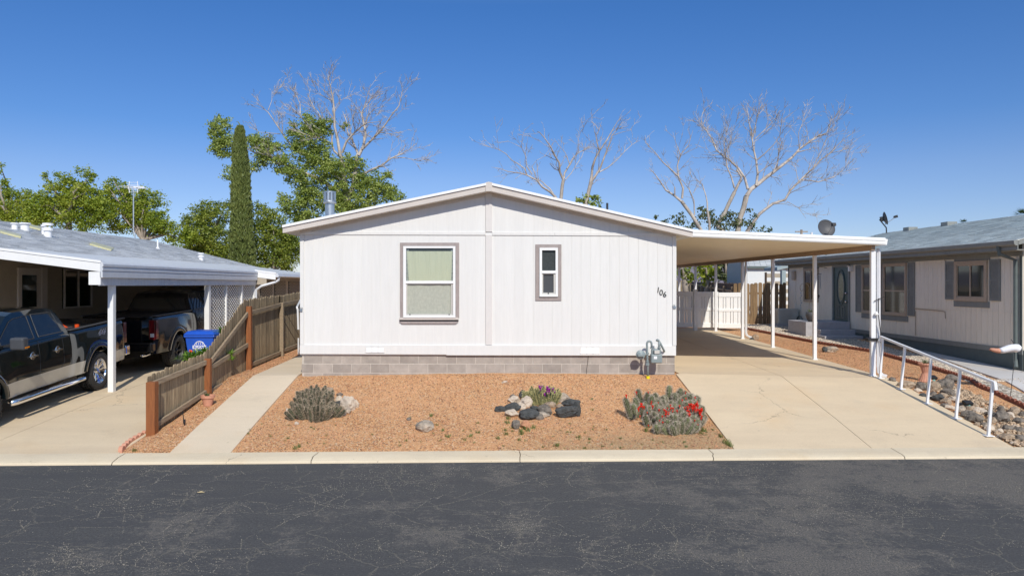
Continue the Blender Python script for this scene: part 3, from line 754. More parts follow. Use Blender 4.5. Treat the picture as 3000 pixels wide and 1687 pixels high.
t.grid(rows); t.build('curtain', 'curtain', w1, smooth=True)
t = MB(); rows = []
for j in range(9):
    v = j/8; r = []
    for i in range(41):
        u = i/40; p = wl(1192+134*u, 826+95*v); r.append((p.x, D-.016-.004*math.sin(u*23+v*1.5+2*math.sin(u*7)), p.z))
    rows.append(r)
t.grid(rows); t.build('curtain', 'screencloth', w1, smooth=True)
t = MB(); rect(t, (1190.5, 727.6, 1327.5, 823), .028, .03); t.build('pane', 'glass', w1)
t = MB(); frame(t, (1188.6, 831, 1326.5, 923), (1194, 833.5, 1322, 919.5), .03, .045); t.build('screen_frame', 'screenframe', w1, bevel=.002)
for a in (1200, 1314.5): t = MB(); rect(t, (a, 919.5, a+3.5, 922.5), .045, .055); t.build('latch', 'black', w1)
# window two
w = MB(); frame(w, (1580, 726.5, 1634, 869), (1587.5, 733.8, 1627, 862), .002, .06); rect(w, (1585, 793, 1630, 801), .03, .066)
w2 = w.build('window', 'winframe', house, bevel=.003, label='narrow dark window with white sash')
t = MB(); frame(t, (1568.6, 716, 1644.5, 880), (1579.5, 726, 1634.5, 869.5), .001, .024); t.build('window_trim', 'taupe', w2, bevel=.003)
t = MB(); rect(t, (1587, 733, 1627.5, 794), .003, .008); t.build('pane', 'darkscreen', w2)
t = MB(); rect(t, (1587, 800, 1627.5, 862), .003, .010); t.build('insect_screen', 'greyplastic', w2)
t = MB(); frame(t, (1586, 801.5, 1627, 862), (1591, 804, 1621.5, 857), .02, .042); t.build('screen_frame', 'screenframe', w2, bevel=.002)
t = MB(); rect(t, (1604, 857.5, 1608, 861), .042, .05); t.build('latch', 'black', w2)
# vents in the skirt board
for a, b, c, d_ in ((1072, 1014, 1127, 1032), (1700, 1017.5, 1755, 1036)):
    t = MB(); frame(t, (a, b, c, d_), (a+1.3, b+1.3, c-1.3, d_-1.3), .036, .044)
    wd = (c-a)/3
    for k in (1, 2): rect(t, (a+wd*k-1, b, a+wd*k+1, d_), .036, .044)
    v = t.build('vent', 'siding', house)
    t = MB(); n = 5
    for k in range(n):
        y = b+2+k*(d_-b-3)/n; p, q = wl(a+1.5, y+2.6), wl(c-1.5, y)
        t.prism([(p.x, D-.038, q.z), (p.x, D-.046, p.z), (p.x, D-.0435, p.z-.002), (p.x, D-.037, q.z-.002)], (q.x-p.x, 0, 0))
    t.build('louvre', 'winframe', v)
    t = MB(); rect(t, (a+1, b+1, c-1, d_-1), .034, .0362); t.build('vent_screen', 'taupe', v)
# house number, each digit stepped down
for ch, px, py in (('1', 1928.3, 850), ('0', 1937, 857.5), ('6', 1947.5, 863)):
    m = text_mb(ch, .165, .004); R = Matrix.Translation(wl(px, py, .012)) @ Matrix.Rotation(PI/2, 4, 'X') @ Matrix.Rotation(-.12, 4, 'Z')
    xf(m, R); m.build('house_number', 'blackmetal', house)
# corner boxes (hose hooks)
for px, py in ((883.5, 907), (1975, 898.5)):
    m = MB(); rect(m, (px-4, py-2, px+4, py+5), .022, .05); m.tube([wl(px-2.5, py-2, .04), wl(px-2.5, py-6, .05), wl(px+2.5, py-6, .05), wl(px+2.5, py-2, .04)], .007, 6); m.build('bracket', 'galv', house)
# flue and small vent pipe on the roof
def roofpt(px, Yv):    # main roof top surface
    if px < 1432: sl = (534-660)/(1432-828); z0 = fpt(828, 660).z; x0 = fpt(828, 660).x; k = -sl
    else: x0 = fpt(2030, 672.5).x; z0 = fpt(2030, 672.5).z; k = -(672.5-534)/(2030-1432)
    X = (px-CX)*Yv/F; return Vector((X, Yv, z0+k*(X-x0)))
p = roofpt(966, 20.0); s = F/20.0
fl = MB(); r = 15.5/s; zt = W(966, 598, 20).z
fl.lathe([(r*.86, p.z-.1), (r*.86, zt), (r*1.2, zt+.01), (r*1.25, zt+.05), (r*1.1, zt+.09)], (p.x, p.y, 0), 24)
fo = fl.build('flue_pipe', 'galv', house, smooth=False)
z0, z1 = zt+.09, W(966, 563, 20).z
m = MB(); m.lathe([(r*.85, z0-.02), (r*.85, z1-.03)], (p.x, p.y, 0), 20)
m.build('flue_core', 'black', fo)
m = MB()
for k in range(12):
    a = 2*PI*k/12; R = Matrix.Rotation(a, 3, 'Z'); m.cbox(Vector((p.x, p.y, (z0+z1)/2))+R @ Vector((r*1.08, 0, 0)), (.01, r*.42, z1-z0), R)
m.lathe([(r*1.15, z1-.02), (r*1.15, z1+.012), (r*.3, z1+.03)], (p.x, p.y, 0), 20)
m.build('flue_cap', 'galv', fo)
p = roofpt(1779, 20); m = MB(); m.tube([p-Vector((0, 0, .05)), (p.x, p.y, W(1779, 595, 20).z)], .03, 10); m.build('vent_pipe', 'black', house)

# ------------------------------------------------------------------ gas meter
def gw(zx, zy, d): return W(1800+zx/5.796, 900+zy/5.796, D-d)
gp = G(1898, 1108)
gm = thing('gas_meter', 'grey-green gas meter with round regulator and yellow sleeve beside the house wall', 'gas meter', tuple(gp))
yb = .27
m = MB(); m.tube([gw(569, 1190, yb), gw(565, 985, yb), gw(557, 770, yb), gw(553, 640, yb)]+[gw(592+40*math.cos(a)*-1, 625-52*math.sin(a), yb) for a in [i*PI/8 for i in range(9)]]+[gw(632, 690, yb)], .022, 10)
m.build('riser_pipe', 'gasgrey', gm, smooth=True)
for zy, r_, h_ in ((785, .035, .04), (850, .03, .02), (915, .034, .03), (965, .045, .05), (690, .036, .02)):
    m = MB(); x = 558 if zy > 700 else 634; c = gw(x, zy, yb); m.lathe([(r_, -h_/2), (r_, h_/2)], c, 8); m.build('pipe_fitting', 'gasgrey', gm)
m = MB(); m.tube([gw(571, 1255, yb), gw(569, 1165, yb)], .038, 12); m.build('pipe_sleeve', 'yellow', gm)
m = MB(); c = gw(445, 805, yb); R = Matrix.Rotation(PI/2, 3, 'X')
m.lathe([(.02, .07), (.045, .062), (.05, .035), (.085, .022), (.098, .012), (.098, -.012), (.08, -.03), (.04, -.05)], c, 28, R)
m.bar(gw(400, 815, yb+.06), gw(500, 815, yb+.06), .05, .045); m.tube([c, gw(558, 800, yb)], .024, 10)
m.build('regulator', 'gasgrey', gm, bevel=.003)
m = MB(); a, b = gw(612, 945, yb), gw(803, 790, yb)
m.box(a.x, b.x, D-yb-.07, D-yb+.08, a.z, b.z); a, b = gw(655, 790, yb), gw(770, 712, yb); m.box(a.x, b.x, D-yb-.075, D-yb+.06, a.z, b.z)
m.box(gw(625, 0, yb).x, gw(790, 0, yb).x, D-yb-.02, D-yb+.05, gw(0, 800, yb).z, gw(0, 705, yb).z)
mo = m.build('meter_body', 'gasgrey', gm, bevel=.025, seg=3)
m = MB(); a, b = gw(668, 785, yb), gw(752, 725, yb); m.box(a.x, b.x, D-yb-.082, D-yb-.07, a.z, b.z); m.build('meter_dial', 'screenframe', mo, bevel=.003)
m = MB(); a, b = gw(657, 872, yb), gw(712, 825, yb); m.box(a.x, b.x, D-yb-.0725, D-yb-.07, a.z, b.z); m.build('sticker', 'paper', mo)
m = MB(); m.tube([gw(760, 710, yb), gw(760, 570, yb)], .024, 10); m.tube([gw(775, 600, yb-.02), gw(845, 738, .1), gw(848, 745, .02)], .022, 10)
m.tube([gw(755, 570, yb), gw(730, 553, yb), gw(722, 560, yb-.06)], .026, 10)
m.lathe([(.036, -.015), (.036, .015)], gw(760, 688, yb), 8); m.build('outlet_pipe', 'gasgrey', gm, smooth=True)

# ------------------------------------------------------------------ main carport
YC0, YC1 = 15.72, 33.0
def zc(X): return lin(X, [(3.95, 3.745), (8.42, 3.555)])
cp = thing('carport', 'white attached carport with long corrugated tan underside and seven slim posts', 'carport', (8.25, 15.9, .72))
mb = MB(); y = YC0+.03; prof = []
while y < YC1:
    prof += [(y, 0), (y+.10, 0), (y+.108, .028), (y+.132, .028), (y+.14, 0)]; y += .15
rows = [[(3.90, yy, zc(3.90)+dz) for yy, dz in prof], [(8.36, yy, zc(8.36)+dz) for yy, dz in prof]]
mb.grid(rows); mb.grid([[(x, yy, z+.035) for x, yy, z in r] for r in rows]); mb.build('roof_panel', 'carpan', cp)
# front fascia gutter
xa, xb = 4.24, 8.40
pf = [(0, 0), (-.012, 0), (-.03, .025), (-.03, .06), (-.012, .072), (-.012, .082), (-.03, .095), (-.03, .135), (-.015, .158), (.0, .16)]
mb = MB(); mb.prism([(xa, YC0+a, zc(xa)+b) for a, b in pf], (xb-xa, 0, zc(xb)-zc(xa))); mb.build('front_fascia', 'white', cp, smooth=False)
# closing flashing next to the roof eave
mb = MB(); mb.prism([(3.9, YC0+.01, zc(3.9)), (4.26, YC0+.01, zc(4.26)), (4.26, YC0+.01, zc(4.26)+.1), (3.9, YC0+.01, zc(3.9)+.14)], (0, .02, 0)); mb.build('flashing', 'carpan', cp)
mb = MB(); mb.box(8.16, 8.24, YC0+.1, YC1, zc(8.2)-.11, zc(8.2)-.003); mb.build('side_beam', 'carbeam', cp)
mb = MB()
g_ = [(8.34, zc(8.34)+.005), (8.43, zc(8.34)+.005), (8.45, zc(8.34)+.12), (8.44, zc(8.34)+.13), (8.34, zc(8.34)+.13)]
mb.prism([(a, YC0-.02, b) for a, b in g_], (0, YC1-YC0, 0)); mb.build('side_gutter', 'white', cp)
post_Y = [15.9, 18.7, 21.5, 24.1, 27.0, 29.7, 32.3]
for i, y in enumerate(post_Y):
    mb = MB(); x = 8.23 if i == 0 else 8.2; zt = zc(8.2)-.11
    wdt = .05 if i == 0 else .042
    mb.box(x-wdt, x+wdt, y-.04, y+.04, zg(x, y)+.0, zt); mb.box(x-wdt-.02, x+wdt+.02, y-.06, y+.06, zg(x, y)+.02, zg(x, y)+.045)
    mb.build('post', 'whitemetal', cp, bevel=.006)
def gutterpipe(pts, w, parent, mat='whitemetal', name='downspout'):
    mb = MB(); mb.tube(pts, w, 4, True); return mb.build(name, mat, parent, bevel=.01)
y = 24.1; gutterpipe([(8.30, y-.03, 3.5), (8.30, y-.03, 1.15), (8.32, y-.05, 1.05), (8.42, y-.08, .99), (8.52, y-.1, .975)], .045, cp)
y = 15.9; gutterpipe([(8.355, y, 3.5), (8.355, y, .95), (8.37, y, .82), (8.42, y-.04, .76), (8.48, y-.1, .745)], .048, cp)
mb = MB(); mb.box(8.10, 8.43, 15.83, 15.97, 1.50, 1.56); mb.build('strap', 'black', cp)
mb = MB(); mb.tube([(8.30, 15.80, 2.42), (8.30, 15.80, 2.10), (8.35, 15.81, 1.7), (8.37, 15.82, 1.2)], .010, 5); mb.tube([(8.22, 15.82, 2.36), (8.44, 15.83, 2.45)], .008, 5); mb.build('cord', 'black', cp)
mb = MB(); mb.lathe([(.012, 0), (.05, .02), (.03, .06), (.01, .09)], (8.26, 15.80, 2.05), 6); mb.build('cloth_knot', 'white', cp)

# ------------------------------------------------------------------ ramp handrail
bs = [G(2578, 1111), G(2639, 1144), G(2716, 1186), G(2800, 1230), G(2895, 1281)]
tp = [(2586, 989), (2651, 1020), (2728, 1051), (2813, 1086), (2908, 1135)]
hr = thing('handrail', 'white metal handrail sloping down the right edge of the driveway', 'handrail', tuple(bs[2]))
T = [W(px, py, b.y) for (px, py), b in zip(tp, bs)]
mb = MB(); a = W(2580, 986, bs[0].y+.1); e = W(2914, 1121, bs[4].y-.03)
mb.bar(a, e, .05, .045); mb.bar(a, W(2576, 1000, bs[0].y+.1), .05, .045); mb.bar(e+Vector((0, 0, .015)), W(2917, 1143, bs[4].y-.06), .05, .05); mb.build('top_rail', 'whitemetal', hr, bevel=.006)
for b_, t_ in zip(bs, T):
    mb = MB(); rail = a+(e-a)*((t_.y-a.y)/(e.y-a.y)); top = Vector((t_.x, t_.y, rail.z-.015))
    mb.bar(b_, top, .042, .042, (0, 1, 0)); mb.box(b_.x-.07, b_.x+.07, b_.y-.07, b_.y+.07, b_.z+.026, b_.z+.040); mb.build('post', 'whitemetal', hr, bevel=.004)

# little white stair rail behind the left corner of the house
mb = MB(); mb.tube([W(881, 878, 21), W(870, 900, 19.6), W(871, 905, 19.6)], .028, 6); mb.tube([W(872, 904, 19.6), W(874, 965, 19.6)], .028, 6); mb.tube([W(874, 990, 19.6), W(874, 1038, 19.6)], .02, 6)
tag(mb.build('stair_rail', 'whitemetal'), 'short white stair rail poking out behind the left corner of the white house', 'rail')

# ------------------------------------------------------------------ vinyl gate panels
Yg = 27.3
def vinyl(px0, px1, pyt, pyb, label, nm='vinyl_gate'):
    a, b = W(px0, pyb, Yg), W(px1, pyt, Yg); th = thing(nm, label, 'gate', ((a.x+b.x)/2, Yg, a.z))
    h = b.z-a.z
    for z0, z1 in ((0, .13), (.47, .545), (.87, 1)): mb = MB(); mb.box(a.x, b.x, Yg-.03, Yg+.03, a.z+h*z0, a.z+h*z1); mb.build('rail', 'vinyl', th, bevel=.005)
    mb = MB(); x = a.x+.006; k = 0
    while x < b.x-.02:
        w_ = (.155, .085)[k % 2]; x2 = min(x+w_, b.x-.004); mb.box(x, x2, Yg-.012, Yg+.012, a.z+h*.1, b.z-h*.1); x = x2+.017; k += 1
    mb.build('slats', 'vinyl', th); return th
vinyl(2043, 2104, 854.5, 959, 'left sunlit white vinyl slat panel right of the shaded gate')
vinyl(2105, 2170, 857, 961, 'right sunlit white vinyl slat panel next to the brown fence')
vg = vinyl(1905, 2031, 853.5, 958, 'shaded white vinyl slat gate under the carport by the house wall')
for px, a, b, lb in ((2037, 849.5, 963.5, 'thick white vinyl gate post standing at the end of the driveway'), (2171.5, 852, 960, 'thin white vinyl end post beside the carport downspout')):
    w_ = .065 if px < 2100 else .025
    p = W(px, b, Yg); q = W(px, a, Yg); mb = MB(); mb.box(p.x-w_, p.x+w_, Yg-w_, Yg+w_, min(p.z, zg(p.x, Yg)), q.z); mb.prism([(p.x-w_-.01, Yg-w_-.01, q.z), (p.x+w_+.01, Yg-w_-.01, q.z), (p.x+w_+.01, Yg+w_+.01, q.z), (p.x-w_-.01, Yg+w_+.01, q.z)], (0, 0, .025))
    tag(mb.build('gate_post', 'vinyl', bevel=.005), lb, 'post')

# ------------------------------------------------------------------ wooden fences
def picket(mb, p, d, w, z0, z1, t=.018, tilt=0):
    # vertical board with dog ears, p on base line, d unit vector along the fence
    n = Vector((-d.y, d.x, 0)); e = w*.28
    P3 = [(0, z0), (w, z0), (w, z1-e), (w-e*.8, z1), (e*.8, z1), (0, z1-e)]
    pts = [Vector((p.x, p.y, 0))+d*(a+tilt*(b-z0))+Vector((0, 0, b)) for a, b in P3]
    mb.prism(pts, n*t)
fp = [Vector((-5.79, 12.43, 0)), Vector((-5.59, 14.35, 0)), Vector((-5.6, 16.8, 0)), Vector((-5.6, 19.4, 0)), Vector((-5.6, 22.0, 0))]
fen = thing('wooden_fence', 'weathered grey picket fence stepping up beside the walkway with rust-brown posts', 'fence', (-5.6, 14.4, .6))
tops = [1118, 1050, 897, 887, 880]; wds = [.075, .055, .055, .05, .05]
pb = [1265, 1150, 1090, 1052]
for i, p in enumerate(fp):
    px = CX+F*p.x/p.y; zt = W(px, tops[i], p.y).z; z0 = zg(p.x+.1, p.y)-.1 if i else .15
    if i == 0: z0 = .12
    mb = MB(); w_ = wds[i]; mb.prism([(p.x+.02-w_, p.y-w_, z0), (p.x+.02+w_, p.y-w_, z0), (p.x+.02+w_, p.y+w_, z0), (p.x+.02-w_, p.y+w_, z0)], (0, 0, zt-z0))
    mb.build('post', 'redwood' if i < 3 else 'wood2', fen, bevel=.006, label='rust-brown stained post' if i < 3 else None)
def ztop(y): return lin(y, [(12.43, 1.17), (14.35, 1.37), (14.6, 1.45), (16.7, 2.36), (16.9, 2.37), (22, 2.50)])
for i in range(4):
    a, b = fp[i], fp[i+1]; L_ = (b-a).length; d = (b-a).normalized(); mb = MB(); s = -.0
    while s < L_:
        w_ = .125+random.uniform(-.012, .012); p = a+d*s+Vector((-.055, 0, 0)); ym = p.y+w_/2
        zb = max(zg(-6.3, ym), zg(-5.5, ym)-.22)-.02 if i < 3 else zg(-5.5, ym)
        picket(mb, p, d, w_, zb, ztop(ym)+random.uniform(-.02, .02), tilt=random.uniform(-.004, .004)); s += w_+.012
    mb.build('pickets', 'wood', fen, bevel=.003)
def rail(y0, z0, y1, z1, x0=None, x1=None, hgt=.09):
    xa = lin(y0, [(12.43, -5.79), (14.35, -5.59), (16.8, -5.6)]) if x0 is None else x0; xb = lin(y1, [(12.43, -5.79), (14.35, -5.59), (16.8, -5.6)]) if x1 is None else x1
    mb = MB(); mb.bar((xa, y0, z0), (xb, y1, z1), .045, hgt); mb.build('rail', 'wood2', fen, bevel=.006)
rail(12.5, 1.03, 14.3, 1.20); rail(12.5, .30, 14.3, .62)
rail(14.4, 1.13, 16.75, 2.05); rail(14.4, 1.06, 16.75, 1.34); rail(14.4, .60, 16.75, .72)
rail(16.86, 2.06, 19.35, 2.18); rail(16.86, .86, 19.35, .92); rail(19.45, 2.19, 22, 2.26); rail(19.45, .95, 22, 1.0)
mb = MB(); mb.tube([(-5.55, 19.5, 2.05), (-5.55, 21.6, .95)], .006, 4); mb.tube([(-5.55, 19.5, 1.75), (-5.55, 21.0, .95)], .006, 4); mb.build('brace_wire', 'black', fen)

# brown fence right rear, facing us
Yf = 30.75
bf = thing('wooden_fence', 'sunlit brown dog-eared plank fence between vinyl gate and air conditioner', 'fence', (11.2, Yf, .95))
mb = MB(); x = 10.1
while x < 12.15:
    w_ = .155+random.uniform(-.02, .015); picket(mb, Vector((x, Yf, 0)), Vector((1, 0, 0)), w_, .93, 2.77+random.uniform(-.03, .03), tilt=random.uniform(-.01, .01)); x += w_+random.uniform(.008, .03)
mb.build('pickets', 'brownfence', bf, bevel=.004)
mb = MB(); mb.box(10.1, 12.2, Yf+.02, Yf+.06, 1.3, 1.39); mb.box(10.1, 12.2, Yf+.02, Yf+.06, 2.3, 2.39); mb.build('rail', 'wood2', bf)
A_, B_ = Vector((10.35, 30.95, 0)), Vector((16.2, 60, 0))
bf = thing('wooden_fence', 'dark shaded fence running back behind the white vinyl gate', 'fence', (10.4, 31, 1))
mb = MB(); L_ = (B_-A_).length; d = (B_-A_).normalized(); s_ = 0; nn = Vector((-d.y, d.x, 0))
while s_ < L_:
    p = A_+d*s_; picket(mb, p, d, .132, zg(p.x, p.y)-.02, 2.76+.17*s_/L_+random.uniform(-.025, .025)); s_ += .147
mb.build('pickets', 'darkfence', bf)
for z0_ in (2.40, 1.35):
    mb = MB(); mb.bar(A_+nn*.05+Vector((0, 0, z0_)), B_+nn*.05+Vector((0, 0, z0_+.35)), .045, .09); mb.build('rail', 'wood', bf)
for k in range(9):
    p = A_+d*(1.2+3.3*k)+nn*.1; mb = MB(); mb.box(p.x-.05, p.x+.05, p.y-.05, p.y+.05, 1, 2.62+.02*k); mb.build('post', 'wood2', bf)
bf = thing('wooden_fence', 'distant sunlit grey fence far behind the last carport posts', 'fence', (12, 60.2, 1.3))
mb = MB(); x = 8
while x < 16.2: picket(mb, Vector((x, 60.2, 0)), Vector((1, 0, 0)), .13, 1.2, 3.05+random.uniform(-.04, .04)); x += .145
mb.build('pickets', 'wood', bf)
# ------------------------------------------------------------------ shingle helper
def shingles(xe, ze, xr, zr, y0, y1, expo=.16, tab=.33, th=.026):
    mb = MB(); L_ = math.hypot(xr-xe, zr-ze); n = int(L_/expo); dx, dz = (xr-xe)/L_, (zr-ze)/L_
    nx, nz_ = (-dz, dx) if xr > xe else (dz, -dx)
    if nz_ < 0: nx, nz_ = -nx, -nz_
    for i in range(n+1):
        s0 = i*expo; s1 = min(s0+expo+.03, L_)
        if s1-s0 < .02: continue
        y = y0-random.random()*tab
        while y < y1:
            a, b = max(y, y0), min(y+tab-.003, y1)
            if b-a > .02:
                t = th*random.uniform(.96, 1.04)
                P4 = [(xe+dx*s0+nx*t, ze+dz*s0+nz_*t), (xe+dx*s0, ze+dz*s0), (xe+dx*s1, ze+dz*s1), (xe+dx*s1+nx*.002, ze+dz*s1+nz_*.002)]
                mb.prism([(p, a, q) for p, q in P4], (0, b-a, 0))
            y += tab
    return mb
# ================================================================== left neighbour
LE, LZ, LR, LRZ = -10.5, 3.47, -15.3, 4.68
def rl(px, py):     # point on the left neighbour's shingle plane
    k = (LRZ-LZ)/(LR-LE); ex = (px-CX)/F; ez = -(py-CY)/F
    # H+ez*Y = LZ + k*(ex*Y-LE)
    Y = (LZ-k*LE-H)/(ez-k*ex); return Vector((ex*Y, Y, H+ez*Y))
YL0, YL1 = 15.45, 32.9
lh = thing('neighbour_house', 'low tan house on the left with grey shingle roof, vents and white carport front', 'house', (-12.2, 20, .4))
def sub(mb, name, mat, parent=lh, **k): return mb.build(name, mat, parent, **k)
mb = MB(); mb.box(-18.3, -12.2, YL0+.4, YL1-.3, .2, 3.4); sub(mb, 'wall', 'tanwall')
mb = MB(); mb.prism([(-10.6, YL1-.35, 3.42), (-15.3, YL1-.35, 4.62), (-20, YL1-.35, 3.42)], (0, .1, 0)); sub(mb, 'gable', 'tanwall')
mb = MB(); mb.box(-12.3, -8.4, YL1-.4, YL1-.3, .5, 3.1); sub(mb, 'rear_wall', 'tanwall')
rf = sub(shingles(LE, LZ, LR, LRZ, YL0+.02, YL1), 'roof', 'shingleL')
mb = MB(); mb.prism([(LE, YL0, LZ-.02), (LR, YL0, LRZ-.02), (-20.2, YL0, LZ-.02), (-20.2, YL0, LZ-.12), (LR, YL0, LRZ-.14), (LE, YL0, LZ-.12)], (0, YL1-YL0, 0)); mb.build('roof_deck', 'shingleL', rf)
# metal porch roof
zf = 3.19
def zm(X): return zf+(-8.3-X)*.127
def porch(x_out, ya, yb):
    mb = MB(); xs_ = [LE-.05]
    x = LE
    while x < x_out: xs_.append(x); x += .30
    rows = [[], []]
    for yy, r in ((ya, rows[0]), (yb, rows[1])):
        for x in xs_[1:]:
            r += [(x, yy, zm(x)), (x+.03, yy, zm(x)+.022), (x+.06, yy, zm(x))]
        r.append((x_out, yy, zm(x_out)))
    mb.grid(rows); mb.grid([[(x, y_, z-.05) for x, y_, z in r] for r in rows])
    return mb
sub(porch(-8.28, YL0, 25.6), 'porch_roof', 'metalroof'); sub(porch(-7.58, 25.6, YL1), 'porch_roof', 'metalroof')
# front fascia, sloping, lit
def ff(x0, x1, y, top0, top1, h, t=.04):
    mb = MB(); z0, z1 = top0, top1; mb.prism([(x0, y, z0), (x1, y, z1), (x1, y, z1-h), (x0, y, z0-h)], (0, t, 0)); return mb
sub(ff(-13.5, -8.24, YL0-.03, zm(-13.5)+.03, zm(-8.24)+.04, .05), 'drip_edge', 'roofwhite')
sub(ff(-13.5, -8.25, YL0-.015, zm(-13.5)-.022, zm(-8.25)-.012, .185), 'front_fascia', 'white', bevel=.004)
mb = MB(); mb.box(-8.50, -8.25, YL0-.02, YL0+.02, 2.71, 2.985); sub(mb, 'corner_board', 'white')
sub(ff(-8.3, -7.56, 25.58, zm(-8.3)+.04, zm(-7.56)+.04, .05), 'drip_edge', 'roofwhite')
sub(ff(-8.3, -7.58, 25.59, zm(-8.3)-.015, zm(-7.58)-.015, .20), 'front_fascia', 'white')
mb = MB(); mb.box(-8.26, -7.9, 25.6, 25.64, 2.72, 2.98); sub(mb, 'return_panel', 'tanwall')
# side fascia: folded gutter profile then lower batten panel
g_ = [(-8.26, 3.195), (-8.22, 3.19), (-8.19, 3.15), (-8.19, 3.10), (-8.215, 3.085), (-8.20, 3.06), (-8.20, 3.01), (-8.225, 2.995), (-8.205, 2.98), (-8.205, 2.865), (-8.26, 2.86)]
mb = MB(); n = 30; rows = []
for j in range(n+1):
    y = YL0-.02+(25.6-YL0)*j/n; w_ = .008*noise.noise(Vector((y*.8, 0, 0))); rows.append([(x+w_, y, z+w_) for x, z in g_])
mb.grid(rows); mb.add([(x, YL0-.02, z) for x, z in g_], [tuple(range(len(g_)))]); sub(mb, 'side_gutter', 'fasciashade')
mb = MB(); y = YL0; 
while y < 25.55: mb.box(-8.30, -8.262, y+.003, y+.147, 2.70, 2.868); y += .15
mb.box(-8.31, -8.27, YL0, 25.6, 2.69, 2.87); sub(mb, 'side_panel', 'fasciashade')
mb = MB(); mb.prism([(-7.58, 25.6, 3.10), (-7.50, 25.6, 3.10), (-7.46, 25.6, 3.00), (-7.5, 25.6, 2.97), (-7.58, 25.6, 2.97)], (0, YL1-25.6, 0)); sub(mb, 'side_gutter', 'fasciashade')
# posts
for x, y, w_ in ((-8.36, 16.1, .06), (-8.36, 21.5, .07), (-8.36, 22.95, .045), (-8.36, 24.35, .055), (-8.36, 25.6, .06)):
    mb = MB(); mb.box(x-w_, x+w_, y-w_, y+w_, zg(x, y)+.02, 2.86 if y < 17 else 2.86); sub(mb, 'post', 'white', bevel=.004)
# lattice
def lattice(p, u, wd, z0, z1, pitch=.20, sl=.030, K=1.75):
    mb = MB(); n = Vector((-u.y, u.x, 0)); h = z1-z0
    for sgn in (1, -1):
        c = -h*K
        while c < wd+h*K:
            # line a = c + s*sgn*.55 ... clipped to [0,wd]
            pts = []
            k = K*sgn; c0 = c
            # a(t)=c0+k*t
            lo, hi = sorted([(0-c0)/k, (wd-c0)/k]); lo = max(lo, 0); hi = min(hi, h)
            if hi-lo > .05:
                a = p+u*(c0+k*lo)+Vector((0, 0, z0+lo)); b = p+u*(c0+k*hi)+Vector((0, 0, z0+hi)); o_ = n*(.006*sgn)
                mb.bar(a+o_, b+o_, sl, .008, n)
            c += pitch
    return mb
for a, b in ((21.57, 22.9), (23.0, 24.29), (24.41, 25.54)):
    m = lattice(Vector((-8.36, a, 0)), Vector((0, 1, 0)), b-a, .55, 2.86); sub(m, 'lattice', 'white')
for a, b in ((-8.05, -7.55), (-7.45, -6.95)): pass
mb = MB(); mb.box(-8.36, -8.25, 25.7, YL1-.3, .6, 3.0)
for (a, b) in ((26.1, 27.3), (27.55, 28.9), (29.2, 30.9)): pass
sub(mb, 'side_wall', 'tanwall')
for i, (a, b) in enumerate(((26.0, 27.4), (27.7, 29.2), (29.6, 31.4))):
    m = lattice(Vector((-8.22, a, 0)), Vector((0, 1, 0)), b-a, 1.2, 2.84); sub(m, 'lattice', 'tanwall')
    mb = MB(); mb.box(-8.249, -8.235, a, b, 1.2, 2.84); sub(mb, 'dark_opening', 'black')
mb = MB(); pts = [Vector((-7.5, 25.72, 2.98)), Vector((-7.52, 25.72, 2.86)), Vector((-7.62, 25.70, 2.80)), Vector((-8.05, 25.5, 2.66)), Vector((-8.22, 25.45, 2.52)), Vector((-8.22, 25.45, .8))]
mb.tube(pts, .045, 6); sub(mb, 'downspout', 'fasciashade')
# door and window on the wall under the porch
def lw(px, py): return WX(px, py, -12.19)
mb = MB(); a, b = lw(50, 905), lw(120, 786); mb.box(-12.2, -12.15, a.y, b.y, 1.0, b.z); dr = sub(mb, 'door', 'beige', bevel=.01)
a, b = lw(60, 900), lw(101, 806); mb = MB(); mb.box(-12.15, -12.13, a.y, b.y, a.z, b.z); mb.build('door_glass', 'houseglass', dr)
mb = MB(); a, b = lw(118, 905), lw(134, 784); mb.box(-12.2, -12.14, a.y, b.y, 1.0, b.z); sub(mb, 'door_trim', 'beige')
a, b = lw(183, 904), lw(266, 790); mb = MB(); mb.box(-12.2, -12.16, a.y, b.y, a.z, b.z); wn = sub(mb, 'window', 'houseglass')
mb = MB(); m_ = (a.y+b.y)/2
for y0_, y1_, z0_, z1_ in ((a.y, a.y+.06, a.z, b.z), (b.y-.06, b.y, a.z, b.z), (m_-.03, m_+.03, a.z, b.z), (a.y+.06, m_-.03, a.z, a.z+.05), (m_+.03, b.y-.06, a.z, a.z+.05), (a.y+.06, m_-.03, b.z-.05, b.z), (m_+.03, b.y-.06, b.z-.05, b.z)): mb.box(-12.16, -12.13, y0_, y1_, z0_, z1_)
mb.build('window_frame', 'beige', wn)
# roof fixtures
def vent(px, py, r, h, caps, name='roof_vent'):
    p = rl(px, py); s = F/p.y; mb = MB(); r_ = r/s; h_ = h/s
    mb.lathe([(r_*.8, p.z-.08), (r_*.8, p.z+h_*.7)], (p.x, p.y, 0), 14)
    for f in caps: mb.lathe([(r_*.9, p.z+h_*(f-.16)), (r_*1.12, p.z+h_*(f-.16)), (r_*1.12, p.z+h_*f-.01), (r_*.95, p.z+h_*f)], (p.x, p.y, 0), 14)
    return mb.build(name, 'whitemetal', lh)
vent(43, 674, 10, 21, (1,)); vent(73, 676, 14, 23, (1,)); vent(140, 695, 13, 41, (.62, 1)); vent(127, 687, 6, 28, (1,)); vent(589, 763, 8, 22, (.6, 1))
p = rl(462, 730); mb = MB(); mb.lathe([(.09, p.z-.03), (.05, p.z+.06), (.03, p.z+.1), (.03, p.z+.36)], (p.x, p.y, 0), 10); mb.build('roof_pipe', 'whitemetal', lh)
